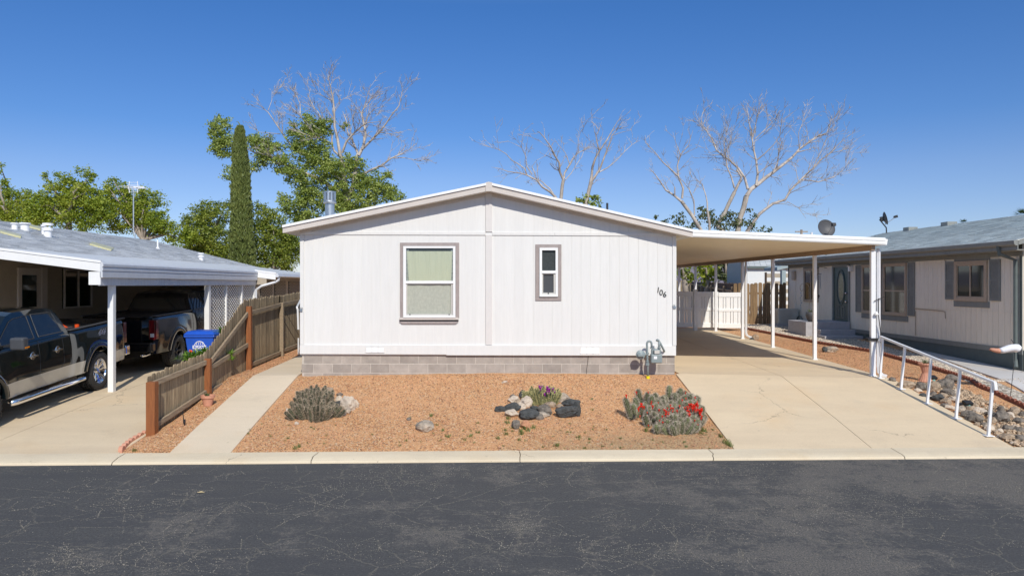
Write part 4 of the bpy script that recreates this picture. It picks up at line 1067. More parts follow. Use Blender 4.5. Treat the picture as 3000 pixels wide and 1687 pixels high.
for quad in (((0, 678), (62, 694), (60, 700), (0, 684)), ((268, 713), (333, 731), (325, 737), (262, 719)), ((88, 662), (122, 671), (118, 677), (84, 668))):
    q = [rl(*c) for c in quad]; mb = MB(); up = Vector((.24, 0, .97))*.05
    mb.prism([v+up*.2 for v in q], up); mb.build('skylight', 'skylight', lh, bevel=.01)
# antenna
p = rl(397, 699); sA = F/p.y
an = thing('tv_antenna', 'rooftop television antenna with round hoop element on a bent mast', 'antenna', tuple(p))
zt = W(391, 552, p.y).z; xt = W(391, 552, p.y).x
mb = MB(); mb.tube([p-Vector((0, 0, .1)), (xt+.05, p.y, p.z+.16), (xt, p.y, p.z+.35), (xt, p.y, zt)], .028, 8); mb.build('mast', 'galv', an)
mb = MB(); r_ = 15/sA; c = Vector((xt, p.y, zt+.05))
for sx in (-1, 1):
    mb.tube([c+Vector((sx*r_*1.0*(1 if abs(t) < .6 else .8), 0, t*r_*1.15)) for t in (-1, -.6, 0, .6, 1)], .014, 5)
for t in (-1, -.5, 0, .5, 1): mb.tube([c+Vector((-r_*.9, 0, t*r_*.9)), c+Vector((r_*.9, 0, t*r_*.9))], .008, 4)
for t in (-.3, .1, .4): mb.tube([c+Vector((-r_*2.1, t, 0)), c+Vector((r_*2.1, t, 0))], .010, 4)
mb.tube([c+Vector((0, -.5, 0)), c+Vector((0, .6, 0))], .014, 5); mb.tube([c, c+Vector((r_*1.9, .1, 0))], .03, 5); mb.build('antenna_elements', 'whitemetal', an)

# ================================================================== right neighbour
RXW, RE, REZ, RR, RRZ = 12.2, 11.75, 3.70, 16.3, 4.84
RY0, RY1 = 16.9, 30.3
rh = thing('neighbour_house', 'beige house on the right with slate grey shutters, green door and pale shingle roof', 'house', (16.3, 23.5, .7))
def rs(mb, name, mat, parent=rh, **k): return mb.build(name, mat, parent, **k)
mb = MB(); mb.box(RXW+.02, 20.4, RY0+.02, RY1-.02, .5, 3.66); rs(mb, 'wall', 'rsiding')
mb = MB(); y = RY0
while y < RY1-.01: mb.box(RXW, RXW+.015, y+.003, min(y+.2, RY1)-.003, 1.15, 3.62); y += .2032
x = RXW+.02
while x < 20.3: mb.box(x+.003, x+.197, RY0, RY0+.015, 1.15, 3.62); x += .2
rs(mb, 'siding', 'rsiding')
mb = MB(); mb.box(RXW-.012, RXW+.02, RY0-.02, RY1, .5, 1.2); mb.box(RXW, 20.3, RY0-.02, RY0+.01, .5, 1.2); rs(mb, 'skirting', 'rskirt')
mb = MB(); mb.box(RXW-.03, RXW-.012, RY0-.03, RY1, 1.10, 1.22); rs(mb, 'skirt_cap', 'rgrey')
rf = rs(shingles(RE, REZ, RR, RRZ, RY0-.45, RY1+.35, tab=.31), 'roof', 'shingleR')
mb = MB(); mb.prism([(RE, RY0-.45, REZ-.01), (RR, RY0-.45, RRZ-.01), (20.9, RY0-.45, REZ-.01), (20.9, RY0-.45, REZ-.1), (RR, RY0-.45, RRZ-.12), (RE, RY0-.45, REZ-.1)], (0, RY1-RY0+.8, 0)); mb.build('roof_deck', 'rgrey', rf)
g_ = [(RE+.01, 3.72), (RE-.03, 3.72), (RE-.09, 3.70), (RE-.075, 3.62), (RE-.04, 3.59), (RE+.01, 3.59)]
mb = MB(); mb.prism([(a, RY0-.47, b) for a, b in g_], (0, RY1-RY0+.6, 0)); rs(mb, 'gutter', 'rgrey', bevel=.004)
mb = MB(); mb.box(RE+.01, RE+.03, RY0-.45, RY1+.3, 3.5, 3.69); mb.box(RE+.03, RXW, RY0-.4, RY1+.2, 3.49, 3.51); rs(mb, 'fascia', 'rgrey')
mb = MB(); mb.box(RXW-.018, RXW, RY0, RY1, 3.38, 3.49); rs(mb, 'frieze_board', 'rgrey')
mb = MB(); mb.tube([(RE-.03, RY0+.12, 3.6), (RE, RY0+.12, 3.42), (RXW-.06, RY0+.15, 3.28), (RXW-.06, RY0+.15, .95), (RXW-.12, RY0+.05, .80)], .05, 6); rs(mb, 'downspout', 'rskirt')
mb = MB(); mb.box(RXW-.016, RXW+.0, RY0, RY0+.08, 1.2, 3.5); mb.box(RXW-.016, RXW, RY1-.07, RY1, 1.2, 3.5); rs(mb, 'corner_trim', 'rskirt')
def rb(y0, y1, z0, z1, d0, d1): return (RXW-d1, RXW-d0, min(y0, y1), max(y0, y1), z0, z1)
def rwin(y0, y1, z0, z1, split, lab=None, fw=.07):
    mb = MB()
    for a in ((y0, y0+fw, z0, z1), (y1-fw, y1, z0, z1), (y0+fw, y1-fw, z0, z0+fw), (y0+fw, y1-fw, z1-fw, z1)): mb.box(*rb(*a, 0, .045))
    w_ = rs(mb, 'window', 'tanframe', bevel=.004, label=lab)
    mb = MB(); mb.box(*rb(y0+fw, y1-fw, z0+fw, z1-fw, .0, .012)); mb.build('pane', 'houseglass', w_)
    mb = MB()
    for a in ((y0+fw, y0+fw+.025, z0+fw, z1-fw), (y1-fw-.025, y1-fw, z0+fw, z1-fw), (y0+fw+.025, y1-fw-.025, z0+fw, z0+fw+.025), (y0+fw+.025, y1-fw-.025, z1-fw-.025, z1-fw)): mb.box(*rb(*a, .012, .028))
    if split == 'h': m_ = z0+(z1-z0)*.47; mb.box(*rb(y0+fw+.002, y1-fw-.002, m_-.02, m_+.02, .012, .032))
    else: m_ = (y0+y1)/2; mb.box(*rb(m_-.02, m_+.02, z0+fw+.002, z1-fw-.002, .012, .032))
    mb.build('sash', 'tanframe', w_)
    return w_
def shutter(y0, y1, z0, z1):
    mb = MB(); mb.box(*rb(y0, y1, z0, z1, 0, .018))
    for a in ((y0, y0+.05, z0, z1), (y1-.05, y1, z0, z1), (y0+.05, y1-.05, z0, z0+.06), (y0+.05, y1-.05, z1-.06, z1), (y0+.05, y1-.05, (z0+z1)/2-.03, (z0+z1)/2+.03)): mb.box(*rb(*a, .018, .032))
    z = z0+.07
    while z < z1-.08:
        if abs(z+.015-(z0+z1)/2) > .05: mb.box(*rb(y0+.05, y1-.05, z, z+.018, .018, .026))
        z += .032
    rs(mb, 'shutter', 'rgrey')
def trimb(name, y0, y1, z0, z1): mb = MB(); mb.box(*rb(y0, y1, z0, z1, .0, .022)); rs(mb, name, 'rgrey')
rwin(18.08, 19.36, 2.29, 3.32, 'v', fw=.10); trimb('window_header', 18.0, 19.38, 3.32, 3.47); trimb('window_sill', 18.02, 19.40, 2.14, 2.29); shutter(17.62, 18.0, 2.32, 3.32); shutter(19.38, 19.76, 2.32, 3.32)
rwin(21.62, 22.9, 1.78, 3.36, 'h'); rwin(23.0, 24.22, 1.78, 3.36, 'h'); trimb('window_header', 21.55, 24.26, 3.36, 3.50); trimb('window_sill', 21.55, 24.26, 1.62, 1.78)
trimb('window_mullion', 22.9, 23.0, 1.78, 3.36); shutter(21.2, 21.55, 1.80, 3.36); shutter(24.26, 24.64, 1.80, 3.36)
rwin(27.5, 28.75, 2.05, 3.33, 'v'); trimb('window_header', 27.45, 28.8, 3.33, 3.42)
# door (recessed look: frame, dark jamb, panel with oval glass)
mb = MB()
for a in ((25.05, 25.13, 1.42, 3.40), (26.2, 26.30, 1.42, 3.40), (25.13, 26.20, 3.32, 3.42)): mb.box(*rb(*a, 0, .05))
df = rs(mb, 'door_frame', 'rgrey', bevel=.004)
mb = MB(); mb.box(*rb(25.13, 26.2, 1.44, 3.32, 0, .02))
do = rs(mb, 'door', 'doorgreen')
def ring(cy, cz, ry, rz, t, d0, d1, a0=0, a1=2*PI, n=36):
    mb = MB(); pts = [Vector((RXW-(d0+d1)/2, cy+ry*math.cos(a0+(a1-a0)*i/n), cz+rz*math.sin(a0+(a1-a0)*i/n))) for i in range(n+1)]; mb.tube(pts, t, 6); return mb
ring(25.66, 2.62, .22, .50, .018, .02, .03).build('door_moulding', 'rgrey', do); ring(25.66, 2.62, .30, .60, .012, .02, .03).build('door_moulding', 'doorgreen', do)
mb = MB(); mb.prism([(RXW-.02, 25.66+.205*math.cos(2*PI*i/32), 2.62+.48*math.sin(2*PI*i/32)) for i in range(32)], (-.008, 0, 0)); mb.build('oval_glass', 'brass', do)
for y_ in (25.40, 25.80):
    mb = MB(); 
    for a in ((y_, y_+.02, 1.55, 1.95), (y_+.18, y_+.2, 1.55, 1.95), (y_, y_+.2, 1.55, 1.57), (y_, y_+.2, 1.93, 1.95)): mb.box(*rb(*a, .02, .035))
    mb.build('door_panel', 'rgrey', do)
for z_ in (2.12, 2.42):
    mb = MB(); mb.lathe([(.02, 0), (.035, .02), (.035, .05), (.015, .07)], (RXW-.02, 25.24, z_), 12, Matrix.Rotation(-PI/2, 3, 'Y')); mb.build('door_knob', 'chrome', do)
# surface details: porch lamp, wires and covers
mb = MB(); mb.box(*rb(24.86, 24.98, 3.16, 3.32, 0, .12)); mb.box(*rb(24.83, 25.01, 3.32, 3.35, 0, .15)); rs(mb, 'porch_lamp', 'winframe', bevel=.01)
mb = MB(); mb.box(*rb(29.55, 29.70, 1.1, 3.1, 0, .03)); rs(mb, 'line_cover', 'rsiding'); mb = MB(); mb.box(*rb(29.5, 29.78, 2.9, 3.25, .0, .1)); rs(mb, 'line_cap', 'tanframe', bevel=.03)
mb = MB(); mb.tube([(RXW-.015, y_, z_) for y_, z_ in ((21.2, 2.02), (19.9, 2.0), (19.78, 1.98), (19.76, 1.80))], .012, 5); mb.tube([(RXW-.02, 21.15, 1.95), (RXW-.02, 21.15, 1.25)], .012, 5); mb.tube([(RXW-.01, 19.9, 3.45), (RXW-.012, 19.78, 3.36), (RXW-.012, 19.76, 3.28)], .010, 5); rs(mb, 'cable', 'tanframe')
mb = MB(); mb.box(*rb(16.95, 21.2, 2.05, 2.065, .0, .012)); rs(mb, 'seam_trim', 'rsiding')
for px in (2665, 2778):
    p = WX(px, 668, 16.1); p = Vector((16.15, 16.15*F/(px-CX), 4.84)); mb = MB(); mb.box(p.x-.15, p.x+.2, p.y-.2, p.y+.2, 4.78, 4.93); rs(mb, 'roof_vent', 'rgrey', bevel=.01)

def dish(name, c, r, face, label, foot):
    th = thing(name, label, 'satellite dish', tuple(foot)); face = Vector(face).normalized()
    R = face.to_track_quat('Z', 'Y').to_matrix(); mb = MB()
    prof = [(r*t, r*.32*t*t) for t in (0.02, .3, .55, .8, 1)]; prof += [(r*1.01, r*.33), (r*.8, r*.2-.01), (r*.3, .0-.01)]
    mb.lathe(prof, c, 28, R, wob=None); mb.build('reflector', 'dish', th, smooth=True)
    up = R @ Vector((0, -1, 0)); 
    if up.z > 0: up = -up
    a = Vector(c)+face*.0+up*r*.9; e = Vector(c)+face*r*1.75+up*r*.15
    mb = MB(); mb.tube([a, e], .016, 6); mb.build('feed_arm', 'galv', th)
    mb = MB(); mb.cbox(e, (.12, .10, .10), R); mb.tube([e, e-face*.1], .04, 8); mb.build('feed_horn', 'black', th)
    mb = MB(); mb.tube([Vector(c)-face*.04, Vector(c)-face*.14, Vector((foot[0], foot[1]+.02, foot[2]+.25)), Vector(foot)], .025, 8); mb.cbox(Vector(c)-face*.07, (.16, .2, .08), R); mb.build('mount', 'black', th); return th
c = W(2417, 671, 25.5); dish('satellite_dish', c, .31, (.10, -.95, .28), 'round dark grey satellite dish seen broadside above the carport edge', (c.x+.15, 25.75, 3.72+.03))
c = W(2588, 641, 30.0); dish('satellite_dish', c, .27, (.93, -.30, .25), 'dark satellite dish on a bent mast at the far end of the right roof', (16.2, 30.2, 4.80))

# stoop, planter block
st = thing('stoop', 'grey concrete stoop with side step below the green door', 'steps', (11.4, 25.7, 1.0))
mb = MB(); mb.box(10.66, 12.17, 25.0, 26.5, .9, 1.44); mb.build('platform', 'concgrey', st, bevel=.012)
mb = MB(); mb.box(10.98, 12.17, 24.62, 24.99, .85, 1.20); mb.build('step', 'concgrey', st, bevel=.012)
mb = MB(); mb.box(10.9, 12.17, 24.1, 24.61, .8, 1.02); mb.build('step', 'concgrey', st, bevel=.012)
# air conditioner
acx, acy = 11.7, 29.3; z0 = zg(acx, acy)
ac = thing('air_conditioner', 'beige outdoor air conditioner unit standing against the brown fence', 'air conditioner', (acx, acy, z0))
mb = MB(); mb.box(11.33, 12.12, 29.1, 29.5, z0+.09, z0+.70); b_ = mb.build('casing', 'acbeige', ac, bevel=.015)
mb = MB()
for k in range(14): mb.box(11.38, 11.86, 29.085, 29.10, z0+.15+k*.037, z0+.162+k*.037)
mb.build('fan_grille', 'screenframe', b_)
mb = MB()
for k in range(12): mb.box(11.315, 11.33, 29.14, 29.46, z0+.15+k*.04, z0+.162+k*.04)
mb.build('side_grille', 'screenframe', b_)
mb = MB(); mb.box(11.25, 12.15, 29.0, 29.6, z0, z0+.09); mb.build('pad', 'concgrey', ac)
# hose coil
mb = MB(); pts = []
for i in range(90): a = i*.35; pts.append(Vector((12.02-.02*math.sin(i), 28.75+.26*math.cos(a), 1.28+.20*math.sin(a))))
mb.tube(pts, .012, 5); tag(mb.build('garden_hose', 'rskirt'), 'dark green coiled hose hanging low on the wall beside the air conditioner', 'hose')
# flower pot on stoop with agave
pt = thing('potted_agave', 'dark round pot with small agave on the stoop corner', 'potted plant', (10.92, 25.15, 1.44))
mb = MB(); mb.lathe([(.09, 1.44), (.15, 1.52), (.19, 1.66), (.18, 1.78), (.155, 1.78), (.15, 1.72)], (10.92, 25.15, 0), 20); mb.build('pot', 'dish', pt, smooth=True)
mb = MB()
for k in range(22):
    a = k*2.4; l = .22; t = .35+.5*random.random(); d = Vector((math.cos(a)*math.cos(t), math.sin(a)*math.cos(t), math.sin(t))); s_ = Vector((-math.sin(a), math.cos(a), 0))*.018; b = Vector((10.92, 25.15, 1.74))
    mb.add([b-s_, b+s_, b+d*l*.6+s_*.8, b+d*l, b+d*l*.6-s_*.8], [(0, 1, 2, 3, 4)])
mb.build('leaves', 'leafC', pt)
# hanging metal ornaments
def spiral(c, r, n=30, turns=1.6):
    return [Vector((c.x+r*(1-i/n*.7)*math.cos(PI*1.05-i/n*turns*2*PI*-1*-1), c.y, c.z+r*(1-i/n*.7)*math.sin(PI*1.05-i/n*turns*2*PI))) for i in range(n)]
hk = thing('shepherd_hook', 'curled metal garden hook with dangling ornaments before the far window', 'garden hook', (11.4, 27.2, 1.0))
c = W(2357, 843, 27.2); mb = MB(); mb.tube([Vector((c.x+.17, 27.2, 1.0)), Vector((c.x+.17, 27.2, c.z))]+[Vector((c.x+.17*math.cos(t), 27.2, c.z+.17*math.sin(t))) for t in [i*PI/10 for i in range(1, 14)]]+[Vector((c.x-.08, 27.2, c.z-.10)), Vector((c.x-.03, 27.2, c.z-.02))], .009, 5); mb.build('hook', 'tanframe', hk)
mb = MB()
for k in range(7): mb.lathe([(.01, -.03), (.03, 0), (.01, .03)], (c.x-.14+.02*math.sin(k*2), 27.2, c.z-.2-k*.09), 6)
mb.tube([(c.x-.14, 27.2, c.z-.05), (c.x-.14, 27.2, c.z-.85)], .004, 4); mb.build('ornament', 'galv', hk)
wc = thing('wind_chime', 'tubular metal wind chime hanging on the wall left of the green door', 'wind chime', (11.95, 26.75, 2.9))
mb = MB(); mb.tube([(12.19, 26.8, 3.32), (11.95, 26.8, 3.36), (11.85, 26.8, 3.30)], .008, 5); mb.tube([(11.9, 26.8, 3.33), (11.9, 26.8, 3.1)], .004, 4); mb.lathe([(.09, 3.08), (.09, 3.10)], (11.9, 26.8, 0), 14); mb.build('bracket', 'black', wc)
mb = MB()
for k in range(6): a = k*PI/3; mb.tube([(11.9+.06*math.cos(a), 26.8+.06*math.sin(a), 3.05), (11.9+.06*math.cos(a), 26.8+.06*math.sin(a), 2.55+.04*k)], .011, 6)
mb.build('chime_tube', 'galv', wc)
mb = MB(); mb.tube([(11.9, 26.8, 3.05), (11.9, 26.8, 2.3)], .004, 4); mb.lathe([(.005, 2.2), (.035, 2.3), (.005, 2.36)], (11.9, 26.8, 0), 8); mb.build('striker', 'black', wc)
# windsock on a thin rod
wp = G(2960, 1165); wk = thing('windsock', 'white and orange cloth windsock streaming from a thin hooked rod', 'windsock', tuple(wp))
t = W(2972, 1000, wp.y); mb = MB(); mb.tube([wp, W(2968, 1090, wp.y), W(2975, 1012, wp.y), W(2966, 999, wp.y), W(2962, 994, wp.y)], .006, 5); mb.build('rod', 'black', wk)
a, b = W(2988, 1022, wp.y-.1), W(2900, 1026, wp.y+.05); mb = MB(); rows = []
for i in range(13):
    t_ = i/12; c = a.lerp(b, t_)+Vector((0, 0, .03*math.sin(t_*7))); r_ = .085*(1-t_)**.7*(1 if i else .5)+.03; rows.append((c, r_))
mb.tube([r[0] for r in rows[:9]], [r[1] for r in rows[:9]], 12); mb.v = [(x, y, c0.z+(z-c0.z)*.75) for c0 in [a] for x, y, z in mb.v]; mb.build('sock', 'kite', wk, smooth=True)
mb = MB(); mb.tube([r[0] for r in rows[8:]], [r[1] for r in rows[8:]], 12); mb.v = [(x, y, a.z+(z-a.z)*.75) for x, y, z in mb.v]; mb.build('sock_tip', 'terra', wk, smooth=True)

# shed behind, pergola, slatted screen
sh = thing('garden_shed', 'white gambrel-roofed shed behind the brown fence', 'shed', (15.3, 39.2, 1.2))
mb = MB(); mb.box(13.1, 17.6, 38, 41, 1.1, 3.66); mb.build('wall', 'shedwhite', sh)
mb = MB(); mb.prism([(13.08, 38, 1.1), (13.08, 41, 1.1), (13.08, 41, 3.7), (13.08, 40.4, 4.25), (13.08, 39.5, 4.6), (13.08, 38.6, 4.25), (13.08, 38, 3.7)], (.03, 0, 0)); mb.build('gable_wall', 'shadepatiogrey', sh)
mb = MB(); y_, z_ = 37.85, 3.62
for i in range(6):
    x = 12.95
    while x < 17.7: mb.prism([(x, y_+.12*i, z_+.125*i+.012), (x, y_+.12*(i+1), z_+.125*(i+1)), (x, y_+.12*(i+1), z_+.125*(i+1)-.03), (x, y_+.12*i, z_+.125*i-.02)], (.29, 0, 0)); x += .3
for i in range(5):
    x = 12.95
    while x < 17.7: mb.prism([(x, y_+.72+.2*i, z_+.75+.08*i+.012), (x, y_+.72+.2*(i+1), z_+.75+.08*(i+1)), (x, y_+.72+.2*(i+1), z_+.75+.08*(i+1)-.03), (x, y_+.72+.2*i, z_+.75+.08*i-.02)], (.29, 0, 0)); x += .3
mb.build('roof', 'shingleS', sh)
mb = MB(); mb.box(12.95, 17.7, 37.82, 37.86, 3.54, 3.66); mb.build('fascia', 'rskirt', sh); mb = MB(); mb.box(13.07, 13.17, 37.98, 38.0, 1.1, 3.6); mb.build('corner_trim', 'rskirt', sh)
sc_ = thing('slatted_screen', 'brown horizontal slat screen in front of the white shed', 'screen', (14, 36, 1.2))
p, q = W(2241, 830, 36), W(2330, 799, 36)
for k in range(5): mb = MB(); mb.box(p.x+.08, q.x, 35.97, 36.0, q.z-.04-.38*k-.2, q.z-.04-.38*k); mb.build('slat', 'tanwall', sc_)
mb = MB(); mb.box(p.x, p.x+.08, 35.95, 36.05, 1.0, q.z+.02); mb.build('post', 'darkfence', sc_)
pg = thing('patio_cover', 'small blue-grey patio cover behind the right house corner', 'patio cover', (12.9, 33, 1.1))
p = W(2294, 790, 33.0); mb = MB(); mb.box(p.x-.09, p.x+.09, 32.9, 33.1, 1.0, 3.35); mb.build('post', 'shadepatiogrey', pg)
mb = MB(); mb.prism([W(2277, 792, 33), W(2277, 783, 33), W(2340, 764, 33), W(2340, 776, 33)], (0, 1.6, 0)); mb.build('roof', 'shadepatiogrey', pg)

# ================================================================== trucks
def truck(tr, paint, rimmat, two, label):
    root = thing('pickup_truck', label, 'pickup truck', (0, 0, 0))
    RT, HW, WB, TL, CR, NS = .43, .985, 3.68, -1.28, 1.03, 4.65
    AR = .56; cen = ((0, RT+.02), (WB, RT+.02))
    def yw(x, z):
        y = HW-.05*((z-.95)/.5)**2*(1 if z > .95 else .6)
        if x > 4.2: y -= .35*((x-4.2)/.45)**2*.5
        if x < -1.1: y -= .06*((-1.1-x)/.18)**2
        for cx, cz in cen:
            d = math.hypot(x-cx, z-cz)
            if d < .95: y += .035*max(0, 1-abs(d-.66)/.28)
        return y
    def ztop_(x):
        if x < CR: return 1.44
        return lin(x, [(CR, 1.44), (3.35, 1.40), (3.7, 1.34), (4.5, 1.22), (4.65, 1.10)])
    def skin(name, x0, x1, zb, zt=None):
        mb = MB(); nx = max(2, int((x1-x0)/.055)); nz2 = 18
        for sd in (1, -1):
            P2 = []
            for i in range(nx+1):
                x = x0+(x1-x0)*i/nx; top = ztop_(x) if zt is None else zt; r = []
                for j in range(nz2+1):
                    z = zb+(top-zb)*j/nz2; xx, zz, ins = x, z, False
                    for cx, cz in cen:
                        d = math.hypot(x-cx, z-cz)
                        if d < AR:
                            ins = True
                            if d > .01: xx, zz = cx+(x-cx)*AR/d, cz+(z-cz)*AR/d
                            if zz < zb: zz = zb
                    r.append((xx, zz, ins))
                P2.append(r)
            vs = [(a, sd*(yw(a, b)-(.03*max(0, (b-(ztop_(a)-.05))/.05)**2 if zt is None else -.006)), b) for r in P2 for a, b, c in r]; fs = []
            for i in range(nx):
                for j in range(nz2):
                    q = (P2[i][j], P2[i+1][j], P2[i+1][j+1], P2[i][j+1])
                    if all(p[2] for p in q): continue
                    k = i*(nz2+1)+j; fs.append((k, k+nz2+1, k+nz2+2, k+1))
            mb.add(vs, fs)
        return mb
    # cab & front clip
    mb = skin('body', CR+.012, NS, .50)
    xs_ = [CR+.012+(NS-CR-.012)*i/24 for i in range(25)]
    mb.grid([[(x, (yw(x, ztop_(x))-.03)*t, ztop_(x)+.03*(1-t*t)) for t in [k/8 for k in range(-8, 9)]] for x in xs_])
    mb.grid([[(NS, (yw(NS, z))*t, z) for t in [k/4 for k in range(-4, 5)]] for z in (.5, .7, .9, 1.1)])
    mb.grid([[(CR+.012, yw(CR, z)*t, z) for t in (-1, 0, 1)] for z in (.5, 1.0, 1.44)])
    body = mb.build('cab_body', paint, root, smooth=True, local=True)
    # bed
    mb = skin('bed', TL, CR-.012, .50)
    for sd in (1, -1):
        mb.grid([[(x, sd*(yw(x, 1.44)-.03), 1.44), (x, sd*(HW-.10), 1.452), (x, sd*(HW-.12), 1.44), (x, sd*(HW-.12), .85)] for x in (TL, -.6, 0, .6, CR-.012)])
    mb.grid([[(TL, yw(TL, z)*t, z) for t in [k/6 for k in range(-6, 7)]] for z in (.62, .8, 1.0, 1.2, 1.40, 1.44)])
    mb.box(TL, TL+.06, -(HW-.1), HW-.1, .8, 1.45); mb.box(CR-.07, CR-.012, -(HW-.1), HW-.1, .6, 1.44); mb.box(TL, CR, -(HW-.1), HW-.1, .82, .88)
    bed = mb.build('bed', paint, root, smooth=True, local=True)
    mb = MB(); mb.box(TL+.06, CR-.07, -(HW-.12), HW-.12, 1.30 if tr == 1 else 1.40, 1.34 if tr == 1 else 1.43); mb.build('bed_cover', 'black', bed, local=True)
    for sd in (1, -1): mb = MB(); mb.box(TL+.02, CR-.04, sd*(HW-.07)-.05, sd*(HW-.07)+.05, 1.452, 1.475); mb.build('bed_rail', 'greyplastic', bed, local=True, bevel=.01)
    mb = MB(); mb.box(TL-.012, TL+.002, -.62, .62, .70, 1.36); mb.build('tailgate', paint, root, local=True, bevel=.02)
    mb = MB(); mb.box(TL-.028, TL-.01, -.12, .12, 1.18, 1.26); mb.build('tailgate_handle', 'black', root, local=True, bevel=.01)
    # cab roof and pillars
    hz = lambda z: .935-(z-1.42)*.40
    ol = [(1.05, 1.42), (1.10, 1.62), (1.17, 1.82), (1.26, 1.92), (1.42, 1.965), (1.95, 1.995), (2.45, 1.985), (2.66, 1.94), (3.0, 1.74), (3.52, 1.40)]
    mb = MB(); rows = [[(x, hz(z)*t, z+(.035*(1-t*t) if z > 1.9 else 0)) for t in [k/6 for k in range(-6, 7)]] for x, z in ol]; mb.grid(rows)
    for sd in (1, -1): mb.add([(x, sd*hz(z), z) for x, z in ol], [tuple(range(len(ol)))])
    cab = mb.build('cab_roof', paint, root, local=True, bevel=.035, seg=3)
    def sidepoly(pts, off, sd): return [(x, sd*(hz(z)+off), z) for x, z in pts]
    for sd in (1, -1):
        for nm, pts in (('rear_window', [(1.24, 1.47), (1.33, 1.85), (1.40, 1.885), (1.98, 1.90), (2.02, 1.47)]), ('front_window', [(2.16, 1.46), (2.12, 1.895), (2.52, 1.875), (2.66, 1.83), (3.10, 1.55), (3.12, 1.45)])):
            mb = MB(); mb.prism(sidepoly(pts, .006, sd), (0, -sd*.02, 0)); mb.build('side_window', 'darkglass', cab, local=True)
            mb = MB(); cp_ = [Vector(p) for p in sidepoly(pts, .008, sd)]; mb.tube(cp_+[cp_[0]], .009, 4); mb.build('window_seal', 'greyplastic' if nm == 'rear_window' else 'black', cab, local=True)
    mb = MB(); q = [(3.02, 1.72), (3.46, 1.44)]; mb.prism([(2.72, -(hz(1.9)-.08), 1.915), (2.72, hz(1.9)-.08, 1.915), (3.44, hz(1.45)-.06, 1.455), (3.44, -(hz(1.45)-.06), 1.455)], (.012, 0, .02)); mb.build('windshield', 'darkglass', cab, local=True)
    mb = MB(); mb.prism([(1.075, -.78, 1.50), (1.075, .78, 1.50), (1.155, .68, 1.80), (1.155, -.68, 1.80)], (-.02, 0, .006)); mb.build('rear_glass', 'darkglass', cab, local=True)
    # door seams
    mb = MB()
    for sd in (1, -1):
        for x0_ in (1.30, 2.09, 3.28):
            mb.tube([(x0_+.02*(1-z) if x0_ > 1.5 else x0_+(.18 if z < .8 else 0), sd*(yw(x0_, z)+.001), z) for z in (.58, .7, .85, 1.0, 1.15, 1.3, 1.40)], .0045, 4)
    mb.build('door_seam', 'black', root, local=True)
    for sd in (1, -1):
        for x_ in (1.50, 2.30):
            z_ = 1.14; y_ = yw(x_, z_)
            mb = MB(); mb.tube([(x_-.10, sd*(y_+.0), z_), (x_-.09, sd*(y_+.045), z_), (x_+.09, sd*(y_+.045), z_), (x_+.10, sd*y_, z_)], .014, 6); mb.lathe([(.075, 0), (.07, .008)], (x_, sd*(y_+.0), z_), 16, Matrix.Rotation(-sd*PI/2, 3, 'X')); mb.build('door_handle', 'chrome' if tr == 1 else 'black', root, local=True)
        if tr == 2 and sd == -1: continue_mirror = False
        else: continue_mirror = True
        mb = MB(); x_ = 3.0; yb_ = .92 if continue_mirror else .74; mb.box(x_-.02, x_+.14, sd*(yb_+.30)-.13, sd*(yb_+.30)+.13, 1.38, 1.60); mir = mb.build('side_mirror', 'greyplastic' if tr == 1 else 'black', root, local=True, bevel=.035, seg=3)
        mb = MB(); mb.bar((x_+.05, sd*yb_, 1.44), (x_+.05, sd*(yb_+.22), 1.46), .05, .04, (0, 0, 1)); mb.build('mirror_arm', 'black', mir, local=True)
        if tr == 1: mb = MB(); mb.box(x_-.025, x_+.10, sd*(yb_+.34)-.10, sd*(yb_+.34)+.094, 1.41, 1.435); mb.build('turn_signal', 'amber', mir, local=True)
        # wheel-arch flare
        for cx, cz in cen:
            mb = MB(); n = 24; rows = []
            for i in range(n+1):
                a = -.12*PI+(1.24*PI)*i/n; c_, s_ = math.cos(a), math.sin(a)
                if cz+AR*s_ < .48: continue
                rows.append([(cx+c_*r_, sd*(yw(cx+c_*.6, min(1.3, cz+s_*.6))+o_), cz+s_*r_) for r_, o_ in ((AR-.03, -.08), (AR-.035, .02), (AR-.02, .035), (AR+.06, .03), (AR+.09, .0))])
            mb.grid(rows); mb.build('arch_flare', paint, root, smooth=True, local=True)
        mb = MB(); mb.tube([(.62, sd*1.0, .40), (.75, sd*1.05, .40), (2.9, sd*1.05, .40), (3.05, sd*1.0, .40)], .055, 10); rb_ = mb.build('running_board', 'chrome' if tr == 1 else 'black', root, smooth=True, local=True)
        for (xa_, xb_) in ((1.0, 1.55), (2.0, 2.6)):
            mb = MB(); mb.box(xa_, xb_, sd*1.05-.045, sd*1.05+.035, .448, .456)
            for k in range(7): xk = xa_+(xb_-xa_)*k/7; mb.box(xk, xk+.045, sd*1.05-.04, sd*1.05+.03, .455, .462)
            mb.build('step_tread', 'black', rb_, local=True)
        # tail light
        mb = MB(); mb.prism([(TL-.012, sd*.80, .98 if tr == 1 else .86), (TL-.012, sd*(HW-.03), .98 if tr == 1 else .86), (TL-.012, sd*(HW-.04), 1.36), (TL-.012, sd*.80, 1.36)], (.02, 0, 0)); mb.box(TL-.005, TL+.13, sd*(HW-.012)-.012, sd*(HW-.012)+.006, .88, 1.36); tl_ = mb.build('tail_light', 'taillight', root, bevel=.015, local=True)
        mb = MB(); mb.box(TL-.016, TL-.008, sd*.88-.05, sd*.88+.05, .93, 1.02); mb.build('reverse_lamp', 'clearlight', tl_, local=True, bevel=.01)
        mb = MB(); mb.box(NS-.08, NS+.015, sd*.72-.2, sd*.72+.2, .82, 1.02); mb.build('headlight', 'clearlight', root, bevel=.03, local=True)
        if two:
            mb = skin('trim', .50, WB-.5, .50, .76)
            mb.v = [(x, y, z) for x, y, z in mb.v]
